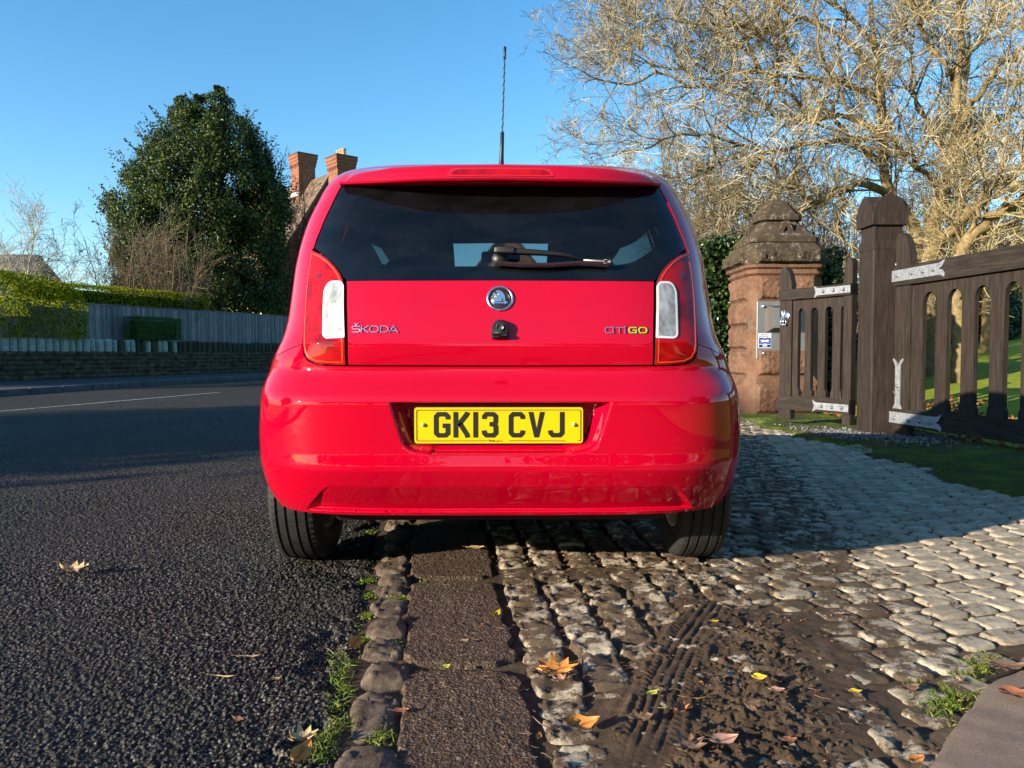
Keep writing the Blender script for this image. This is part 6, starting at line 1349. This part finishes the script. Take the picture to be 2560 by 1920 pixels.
lg,Mi2=gate('oak_pedestrian_gate','small oak pedestrian gate with four arched slots beside the sandstone pillar',(3.35,7.30),(2.99-3.35,8.15-7.30),.95,[.95-u for u in (.845,.652,.467,.29)][::1],1.445,1.335,.19,.33,[(.78,.95,'r'),(.0,.10,'l')],
 [dict(o=[(0,1.355),(.40,1.355),(.45,1.33),(.43,1.39),(.455,1.45),(.40,1.425),(0,1.425)],b=[(.08,1.39),(.2,1.39),(.33,1.39)]),dict(o=[(0,.215),(.40,.215),(.45,.19),(.43,.25),(.455,.31),(.40,.285),(0,.285)],b=[(.08,.25),(.2,.25),(.33,.25)])],-1,.095,1.69,outer_w=.08,slot_t=1.24,slot_b=.34) 
# ring handle on the pedestrian gate
q=MB(); q.lathe([(0,-.012),(.05,-.011),(.058,-.004),(.06,.0)],'y',24,(.865,-.008,1.165),M=Mi2); q.build('handle_rose',m_chr,lg,True)
for dx,yy_ in ((-.03,-.05),(.02,-.035)):
    q=MB(); q.tube([Mi2@Vector((.865+dx+.018*math.sin(t)*0.6,yy_+.012*math.sin(t*2),1.15+.075*math.cos(t))) for t in np.linspace(.2,math.pi*2-.2,60)],[.006+.0015*(i%2) for i in range(60)],6); q.build('ring_handle',m_chr,lg)
# ---- ivy hedge behind the pillar
def boxleaf(x0,x1,y0,y1,z0,z1,dens,size,mt,name,lab,cat,seed,bumpy=.14):
    r=np.random.default_rng(seed); P=[];N=[]
    for (ax,val,sg,la,lb) in ((0,x0,-1,(y0,y1),(z0,z1)),(0,x1,1,(y0,y1),(z0,z1)),(1,y0,-1,(x0,x1),(z0,z1)),(1,y1,1,(x0,x1),(z0,z1)),(2,z1,1,(x0,x1),(y0,y1))):
        n=int((la[1]-la[0])*(lb[1]-lb[0])*dens); a=r.uniform(*la,n);b=r.uniform(*lb,n); d=bumpy*2*(fbm(a*2.2+5,b*2.2,4,seed)-.45)-.09*r.random(n)**1.5
        p=np.empty((n,3)); o=[i for i in range(3) if i!=ax]; p[:,ax]=val+sg*d; p[:,o[0]]=a;p[:,o[1]]=b; nn=np.zeros((n,3)); nn[:,ax]=sg; P.append(p);N.append(nn*.8+r.normal(size=(n,3))*.55+[0,0,.25])
    P=np.concatenate(P); N=np.concatenate(N); bs=np.array([(x0+x1)/2,(y0+y1)/2,z0]); o_=empty(name,tuple(bs)); tag(o_,lab,cat); V,F=leaves(P,N,size,.75,.2,r); mesh('foliage',V-bs,F,mt,o_)
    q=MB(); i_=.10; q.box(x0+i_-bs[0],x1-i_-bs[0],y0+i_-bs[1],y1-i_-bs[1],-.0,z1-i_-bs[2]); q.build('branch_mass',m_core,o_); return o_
boxleaf(2.84,3.75,10.75,17,0,2.42,900,.060,m_ivy,'ivy_hedge','dark ivy covered hedge running behind the sandstone pillar','hedge',31,.12)
boxleaf(3.75,4.75,10.7,11.5,0,2.25,900,.060,m_ivy,'ivy_clump','dark ivy clump showing to the right of the sandstone pillar','ivy',32,.16)
# ---- evergreen shrubs beyond the lawn
def bush(px,D,w,h,n,size,mt,lab,seed,zb=None,name='evergreen_bush',cat='bush',asp=.55):
    r=np.random.default_rng(seed); c=at(px,885,D); z0=float(terr(np.array([max(c[0],4.)]),np.array([D]))[0])-.05 if zb is None else zb
    nc=int(n/120); a=r.uniform(0,2*math.pi,nc); ph=np.arccos(r.uniform(0,.95,nc)); rd=r.uniform(.65,1,nc); C=np.stack([np.cos(a)*np.sin(ph)*w/2*rd,np.sin(a)*np.sin(ph)*w/2*rd,np.cos(ph)*h*rd],1)*r.uniform(.85,1.1,(nc,1)); ci=r.integers(0,nc,n); d=unit(r.normal(size=(n,3))); P=C[ci]+d*(r.random((n,1))**.4)*min(w,h)*.17; P[:,2]=np.abs(P[:,2])
    o=empty(name,(c[0],D,z0)); tag(o,lab,cat); V,F=leaves(P,d+[0,0,.4]+.4*r.normal(size=(n,3)),size,asp,.25,r); mesh('foliage',V,F,mt,o)
    q=MB(); q.tube([(0,0,-.1),(0.02,0,h*.3),(0,0.03,h*.6)],[.05,.04,.02],7); q.build('stem',m_twb,o,True)
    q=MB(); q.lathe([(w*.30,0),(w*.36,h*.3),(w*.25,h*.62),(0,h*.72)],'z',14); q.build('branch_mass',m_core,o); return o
bush(2415,24,3.2,3.0,16000,.12,m_ever,'dark evergreen bush beyond the lawn seen through the second slot of the driveway gate',61)
bush(2330,27,3.6,2.6,12000,.12,m_ever,'dark evergreen bush low behind the trunk of the big bare tree',62)
bush(2470,27,2.6,1.7,9000,.09,leafmat('olive_leaf',[(.2,(.05,.06,.012)),(.6,(.12,.13,.03)),(.9,(.2,.18,.05))],.5),'olive green rounded bush beyond the lawn beside the yellow one',63)
bush(2550,26,3.4,1.15,11000,.09,m_ygl,'bright golden yellow bush beyond the lawn near the right edge',64)
bush(2600,30,5.0,4.2,22000,.14,leafmat('sunlit_green_leaf',[(.2,(.03,.07,.012)),(.6,(.08,.15,.02)),(.9,(.17,.24,.03))],.35),'sunlit green laurel bush behind the golden one at the right edge',65)
bush(2060,22,3.6,2.7,16000,.11,m_ever,'dark evergreen bush seen through the pedestrian gate',66)
bush(2010,17,1.8,1.5,7000,.08,m_ever,'smaller dark bush left of the one seen through the pedestrian gate',67)
bush(2520,36,9,5.6,26000,.17,m_ever,'tall dark evergreen far behind the driveway gate top rail',68)
# small bench fence by the yellow bush
q=MB(); c=at(2520,885,24.5); z0=float(terr(np.array([c[0]]),np.array([24.5]))[0]); bn=empty('garden_railing',(c[0],24.5,z0)); tag(bn,'low dark garden railing in front of the golden bush','railing')
for zz_ in (.28,.48): q.box(-.9,1.3,-.02,.02,zz_,zz_+.05)
for x in (-.85,0,.0,.62,1.25): q.box(x-.04,x+.04,-.03,.031,0,.62 if x!=.62 else .78)
q.build('rails',m_twd,bn)
# ---- big bare tree
def limb(pts,r0,r1,k=22,zb=None):
    P=np.array([at(px,py,D) for px,py,D in pts]); P=catmull(P,k); 
    return P,np.linspace(r0,r1,k)
def bigtree(name,lab,limbs,seed,lev,loc,mtb,mtt,group=None,rmin=.0034,trop=(0,0,.06),lichen=True):
    r=np.random.default_rng(seed); o=empty(name,loc); tag(o,lab,'tree',group); off=np.array(loc)
    Ls=[limb(*l) for l in limbs]; P0=np.stack([l[0] for l in Ls]);R0=np.stack([l[1] for l in Ls])
    P0=P0.copy(); P0[:,1:-1]+=r.normal(size=P0[:,1:-1].shape)*.035*np.minimum(1,.06/np.maximum(R0[:,1:-1,None],.02))
    V,F=tubes(P0,R0,10); mesh('trunk_and_limbs',V-off,F,mtb,o,True)
    P_,R_=P0,R0; outs=[]
    for i,(n,l0,l1,a0,a1,k,w_,rm) in enumerate(lev):
        P_,R_=grow(P_,R_,n,(l0,l1),(a0,a1),trop,k,w_,.12 if i==0 else .2,1.,.62,.4,rm,r=r); R_=np.maximum(R_,rmin); outs.append(tubes(P_,R_,5 if i==0 else 3))
    V,F=joinVF(outs[:1]); mesh('branches',V-off,F,mtb,o,True)
    V,F=joinVF(outs[1:]); mesh('twigs',V-off,F,mtt,o,False); return o,P_
A=[([(2318,985,13.2),(2320,860,13.2),(2316,740,13.2),(2320,650,13.2),(2332,560,13.3),(2352,500,13.4),(2374,440,13.4),(2392,370,13.3),(2398,290,13.2),(2394,190,13.0),(2404,80,13.2),(2395,-60,13.4),(2390,-240,13.6)],.17,.03),
 ([(2318,700,13.2),(2334,630,13.1),(2362,590,12.9),(2398,555,12.7),(2440,515,12.5),(2490,465,12.2),(2550,425,12),(2640,380,11.8)],.115,.035),
 ([(2318,680,13.2),(2300,600,13.4),(2268,540,13.7),(2235,500,13.9),(2214,470,14),(2204,400,14),(2214,330,14),(2204,240,14.1),(2190,140,14.2),(2176,20,14.4),(2180,-140,14.6)],.125,.03),
 ([(2225,492,13.9),(2180,470,13.6),(2141,463,13.3),(2098,474,13.0),(2062,496,12.8),(2040,512,12.6),(2010,492,12.4),(1985,462,12.3),(1957,445,12.2),(1925,412,12.1),(1880,390,12.0)],.075,.014),
 ([(2040,512,12.6),(2015,518,12.4),(1985,529,12.2),(1955,520,12.1),(1925,512,12.0),(1890,505,12.0)],.04,.008)]
def GL(pts,d0,d1,r0,r1): n=len(pts); return ([(px,py,d0+(d1-d0)*i/(n-1)) for i,(px,py) in enumerate(pts)],r0,r1)
A+=[GL([(2205,405),(2150,360),(2093,352),(2000,362),(1930,378),(1859,372),(1772,340),(1690,345),(1600,372),(1530,392)],14,12,.05,.010),
 GL([(2208,330),(2110,290),(2030,300),(1946,282),(1848,239),(1740,215),(1640,190),(1560,212),(1490,196),(1465,205)],14,13,.05,.009),
 GL([(2204,250),(2110,205),(2010,200),(1900,190),(1800,180),(1700,172),(1620,160),(1560,150),(1510,120)],14.1,15,.048,.009),
 GL([(2198,180),(2120,100),(2022,52),(1984,50),(1903,78),(1859,68),(1780,60),(1690,40),(1610,52),(1540,30)],14.2,13,.048,.009),
 GL([(2190,130),(2100,20),(1990,-30),(1880,-50),(1760,-20),(1640,-60)],14.2,14.6,.045,.012),
 GL([(2210,360),(2120,330),(2050,250),(1990,160),(1950,60),(1920,-60),(1900,-160)],14,12.4,.045,.012),
 GL([(2030,300),(1960,220),(1880,150),(1850,60),(1830,-40),(1840,-140)],13.6,14.8,.035,.010),
 GL([(1859,372),(1800,420),(1720,430),(1640,440),(1560,425)],13,12,.028,.007),
 GL([(2396,300),(2440,240),(2490,170),(2560,120),(2660,60)],13.2,12,.055,.02),
 GL([(2400,220),(2350,140),(2300,60),(2270,-40),(2260,-160)],13.1,12.4,.05,.015),
 GL([(2390,380),(2440,330),(2500,300),(2580,250),(2680,240)],13.3,14.5,.045,.015),
 GL([(2395,170),(2460,90),(2520,0),(2560,-100)],13,14.2,.05,.015),
 GL([(2385,400),(2330,330),(2290,250),(2280,150),(2250,60),(2240,-60)],13.4,15,.045,.012),
 GL([(2360,480),(2300,420),(2260,380),(2180,330),(2120,260),(2070,170),(2040,60),(2050,-60)],13.4,11.8,.045,.012),
 GL([(1740,215),(1700,150),(1690,70),(1710,-20),(1700,-90)],13.4,14,.022,.008),
 GL([(1640,190),(1600,110),(1570,40),(1590,-60)],13.2,13.8,.02,.007)]
c=at(2318,900,13.2)
bt,_=bigtree('bare_tree','large spreading leafless tree with lichen covered limbs behind the gate post',A,41,[(300,.7,2.2,25,70,9,.16,.022),(3300,.35,1.0,25,65,6,.22,.009),(15000,.16,.45,25,65,5,.28,.0055),(27000,.07,.20,25,60,4,.3,.0045)],(c[0],13.2,.30),m_bark,m_twig)
B=[([(2395,990,11.5),(2398,820,11.5),(2400,690,11.5),(2412,620,11.5),(2448,570,11.4),(2500,530,11.2),(2560,505,11),(2640,480,10.8),(2760,450,10.5)],.13,.05),
 ([(2425,600,11.5),(2440,550,11.3),(2455,505,11.2),(2480,480,11),(2500,420,11),(2520,350,10.9),(2510,250,10.9),(2540,120,10.8)],.035,.012),
 GL([(2560,505),(2600,420),(2620,300),(2590,180),(2610,40)],11,11.4,.05,.015)]
c=at(2395,900,11.5)
bigtree('leaning_tree','pale barked leafless tree leaning right over the driveway gate',B,42,[(60,.6,1.6,25,65,8,.16,.02),(450,.3,.9,25,65,6,.22,.009),(1900,.15,.4,25,65,5,.28,.0055),(2400,.07,.2,25,60,4,.3,.0045)],(c[0],11.5,.25),m_bark,m_twig)
C=[([(2462,900,18),(2465,800,18),(2462,700,18),(2410,640,17.5),(2402,560,17),(2404,470,17),(2412,380,17),(2404,260,17),(2420,120,17),(2410,-20,17)],.11,.03)]
c=at(2462,900,18)
bigtree('slender_tree','slender upright leafless tree on the lawn behind the big tree',C,43,[(60,.8,2.2,25,60,8,.14,.02),(600,.4,1.0,25,60,6,.2,.010),(2500,.2,.5,25,60,5,.25,.008)],(c[0],18,.9),m_bark,m_twig,rmin=.006)
# ---- thickets of bare stems behind
TH=[(1700,1790,19,6.8,71,'left of the sandstone pillar'),(1800,1920,17,5.2,72,'directly behind the sandstone pillar'),(1990,2110,18,5.0,73,'between the pillar and the gate post'),(2160,2300,24,7.0,74,'behind the big bare tree'),(2420,2560,29,7.5,75,'far right behind the leaning tree')]
for (p0,p1,D,zt,sd,w_) in TH:
    x_=at(p0,900,D)[0]; shrub(p0,D,zt,26,1.0,[(240,.7,1.9,15,45,7,.14),(1200,.35,.9,20,55,5,.2),(2600,.15,.45,25,60,4,.3)],'bare_thicket','pale leafless thicket of upright stems '+w_,'shrub',m_thk,sd,zb=float(terr(np.array([max(4,x_)]),np.array([float(D)]))[0])-.1,r0=.035,px1=p1,fan=.16,rmin=.005,group='bare thickets behind the gates')
# ================================================================ FALLEN LEAVES (each a thing of its own)
def lmat(name,c0,c1):
    m=mat(name,c0,.6,0,.3); g=NG(m); g.col(g.ramp(g.noise(60,5,.7),[(.35,c0),(.65,c1)])); g.nrm(g.bump(g.noise(140,4),.5,.003)); return m
LM={'tan':lmat('leaf_tan',(.38,.23,.11),(.58,.40,.22)),'orange':lmat('leaf_orange',(.42,.13,.025),(.62,.26,.06)),'rust':lmat('leaf_rust',(.22,.07,.03),(.36,.13,.06)),'yellow':lmat('leaf_yellow',(.75,.52,.02),(.60,.36,.03)),
 'green':lmat('leaf_yellowgreen',(.42,.46,.05),(.60,.58,.10)),'brown':lmat('leaf_brown',(.11,.06,.035),(.20,.12,.075)),'pink':lmat('leaf_pink',(.36,.17,.12),(.48,.27,.20))}
def leaf_outline(kind):
    if kind=='oak': return [(-.5,0),(-.42,.05),(-.30,.16),(-.22,.10),(-.10,.28),(0,.15),(.10,.30),(.20,.15),(.33,.20),(.42,.08),(.5,0)]
    if kind=='maple': return [(-.5,0),(-.34,.10),(-.38,.32),(-.16,.20),(-.02,.46),(.10,.22),(.34,.28),(.30,.10),(.5,0)]
    if kind=='stalk': return [(-.5,.012),(-.2,.03),(.2,.035),(.5,.01)]
    return [(-.5,0),(-.42,.10),(-.22,.22),(0,.25),(.22,.19),(.40,.08),(.5,0)]
def add_leaf(px,py,L,kind,mk,lab,rz=0,curl=.3,tilt=0,lift=.004,roll=0,z0=None,asp=1.0,group=None):
    c=gat(px,py,.004); r=random.Random(int(px*7+py)); half=leaf_outline(kind); n=7; V=[]
    for (u,w_) in half:
        for j in range(n):
            t=(j/(n-1)-.5)*2; y=w_*t*asp; z=curl*(u*u*.9+ y*y*2.2)*1.0+.03*math.sin(u*11+t*3)+ .018*r.uniform(-1,1); V.append((u*L,y*L,z*L))
    k=len(half); F=[(i*n+j,(i+1)*n+j,(i+1)*n+j+1,i*n+j+1) for i in range(k-1) for j in range(n-1)]
    zb=float(bed(np.array([c[0]]),np.array([c[1]]))[0][0]) if c[0]>stripR(c[1])+.02 else .008
    zb=max(zb,.004) if c[0]>stripR(c[1]) else zb
    o=mesh('fallen_leaf',V,F,LM[mk],None,True); o.location=(c[0],c[1],zb+lift); o.rotation_euler=(R(tilt),R(roll),R(rz)); tag(o,lab,'leaf',group)
    q=MB(); q.tube([(-.5*L,0,.25*curl*L),(-.1*L,0,.006*L),(.5*L,0,.22*curl*L)],[.0012,.0009,.0004],5); q.tube([(-.5*L,0,.25*curl*L),(-.68*L,.02*L,.30*curl*L)],.0008,4); q.build('midrib',LM['brown'],o); return o
LL=[(188,1437,.115,'oak','tan','large curled tan oak leaf lying alone on the asphalt at the left',-10,.9,12,.012),
(886,1630,.065,'oval','orange','orange brown oval leaf leaning against a kerb stone beside the asphalt',75,.5,38,.018),
(757,1868,.060,'maple','tan','pale tan crumpled leaf in the grass at the bottom by the asphalt',30,.9,10,.012),
(752,1905,.075,'oval','orange','reddish tan leaf below the crumpled one at the bottom edge by the asphalt',80,.5,20,.012),
(1392,1690,.105,'maple','orange','largest bright orange leaf lying on the setts next to the concrete slab',10,.5,8,.014),
(1404,1712,.055,'maple','pink','small pale pink leaf half under the largest orange leaf',200,.6,5,.010),
(1625,1643,.050,'oval','rust','rust red leaf on the setts left of the top of the tyre track',100,.6,25,.012),
(1452,1832,.075,'oval','orange','curled orange leaf with ribs near the bottom between two muddy stones',12,1.1,20,.014),
(1630,1748,.034,'oval','green','small yellow green leaf on the mud left of the tyre track',30,.4,8,.008),
(1655,1779,.038,'stalk','green','narrow yellow green leaf just below the round one beside the tyre track',15,.3,4,.008),
(1733,1760,.050,'stalk','yellow','narrow olive yellow leaf lying across the tyre track',-8,.3,4,.006),
(1897,1728,.034,'oval','yellow','bright yellow leaf standing up right of the tyre track',-15,.7,30,.012),
(1941,1741,.036,'oval','pink','pinkish brown leaf touching the bright yellow one right of the tyre track',-10,.5,10,.009),
(2137,1737,.030,'oval','yellow','golden yellow leaf with an orange rim in the mud near the right slab',-10,.5,12,.008),
(2098,1541,.030,'oval','pink','small tan leaf on the mud below the sunlit cobbles',-5,.4,5,.008),
(1808,1876,.062,'oval','pink','glossy pink brown leaf in the crumbled mud at the bottom',15,.6,14,.014),
(2290,1912,.040,'oval','orange','orange brown leaf at the bottom edge beside the pinkish slab',20,.5,12,.010),
(1347,1858,.026,'oval','orange','small orange leaf at the bottom right corner of the concrete slab',80,.5,10,.010),
(1357,1832,.045,'stalk','pink','thin tan leaf with a long stalk beside the small orange leaf',-50,.5,10,.012),
(1112,1682,.030,'oval','green','pale green leaf in the joint between two concrete slabs',30,.6,15,.010),
(1000,1788,.038,'oval','rust','flat reddish brown leaf on the left edge of the nearest concrete slab',5,.3,3,.006),
(1238,1552,.045,'oval','yellow','curled yellow brown leaf at the right edge of the middle concrete slab',60,1.1,15,.012),
(622,1651,.060,'stalk','tan','long flat tan leaf lying on the asphalt left of the kerb stones',5,.2,2,.007),
(557,1701,.060,'stalk','tan','thin straw coloured stalk on the asphalt',-5,.1,2,.007),
(691,1709,.022,'oval','tan','tiny tan leaf scrap on the asphalt right of the straw stalk',20,.6,8,.007),
(596,1811,.030,'oval','rust','small red brown leaf on the asphalt near the bottom',-30,.4,6,.007),
(1600,1812,.055,'oak','brown','dark brown oak leaf on the stones left of the lower tyre track',5,.5,10,.010),
(1722,1885,.080,'maple','brown','grey brown lobed leaf at the bottom beside the glossy pink one',30,.4,6,.010),
(2272,1732,.050,'oak','brown','brown spiky oak leaf in the mud left of the right grass tufts',10,.6,12,.010),
(2392,1715,.028,'maple','tan','small tan leaf caught in the grass tufts by the right slab',40,.6,15,.014),
(2515,1712,.090,'oval','brown','dry brown leaf on the joint of the pinkish slab',-8,.5,6,.042),
(2538,1788,.080,'oval','rust','curled dark red brown leaf on the nearest pinkish slab at the right edge',-5,.7,10,.044),
(1188,1378,.075,'oval','tan','pale tan leaf on the concrete strip in the shadow under the car',0,.25,3,.010),
(975,1341,.026,'oval','yellow','small yellow leaf among the moss under the left of the car',-20,.5,8,.010),
(1785,1565,.028,'oval','yellow','tiny yellow leaf on the mud right of the tyre track',0,.5,8,.008),
(1690,1543,.022,'oval','yellow','tiny bright yellow leaf above the tyre track',60,.5,8,.008),
(1935,1497,.020,'oval','yellow','tiny orange yellow leaf on the mud at the shadow edge',0,.5,8,.008),
(1700,1788,.050,'maple','rust','crumpled red brown leaf at the lower end of the tyre track',60,.8,14,.010),
(1160,1613,.024,'oval','tan','pale chip of leaf in the middle of the second concrete slab',10,.4,8,.009),
(1160,1536,.018,'oval','pink','tiny pinkish leaf on the upper part of the second concrete slab',100,.4,8,.009),
(1205,1705,.030,'stalk','pink','slim pinkish leaf near the joint on the right of the nearest slab',5,.3,4,.009),
(1972,1862,.032,'oval','rust','dark red leaf in the crumbled mud right of the glossy pink one',0,.4,8,.010),
(1880,1800,.030,'oval','brown','slim brown leaf standing in the crumbled mud',-60,.5,18,.012)]
for a in LL: add_leaf(*a)
# twigs and litter scattered over the near ground
n_=520; gx=rng.uniform(-.25,1.6,n_); gy=rng.uniform(1.3,3.0,n_); ok=fbm(gx*4,gy*4,3,300)>.46; gx,gy=gx[ok],gy[ok]; zb,_=bed(gx,gy); zb=np.where(gx<stripR(gy)+.02,.009,np.maximum(zb,.002))
V,F=leaves(np.c_[gx,gy,zb+.003],rng.normal(size=(len(gx),3))*.35+[0,0,1],.010,.5,.4); o=mesh('leaf_litter',V,F,LM['rust']); tag(o,'tiny scraps of brown leaf scattered over the setts and slabs','leaf litter',kind='stuff')
n_=380; P=np.empty((n_,4,3)); gx=rng.uniform(-.2,1.6,n_); gy=rng.uniform(1.3,2.9,n_); a=rng.uniform(0,6.28,n_); zb,_=bed(gx,gy); zb=np.where(gx<stripR(gy)+.02,.009,np.maximum(zb,.002)); ln=rng.uniform(.006,.03,n_)
for j in range(4): a=a+rng.normal(size=n_)*.25; P[:,j]=np.c_[gx+np.cos(a)*ln*j/3,gy+np.sin(a)*ln*j/3,zb+.0025+.002*rng.random(n_)]
V,F=tubes(P,np.full((n_,4),.0008),3); tag(mesh('twig_litter',V,F,LM['brown']),'fine dark twigs and roots scattered over the mud','twigs',kind='stuff')
# leaf drift under the gates
n_=1500; gx=rng.uniform(3.9,7,n_); gy=rng.uniform(5,9.5,n_); zt=terr(gx,gy); ok=(fbm(gx*1.5,gy*1.5,3,301)>.5)|(gx<4.6); gx,gy,zt=gx[ok],gy[ok],zt[ok]
V,F=leaves(np.c_[gx,gy,zt+.03],rng.normal(size=(len(gx),3))*.5+[0,0,1],.07,.6,.5); tag(mesh('leaf_drift',V,F,LM['rust']),'drift of brown leaves on the lawn edge behind the driveway gate','leaf litter',kind='stuff')
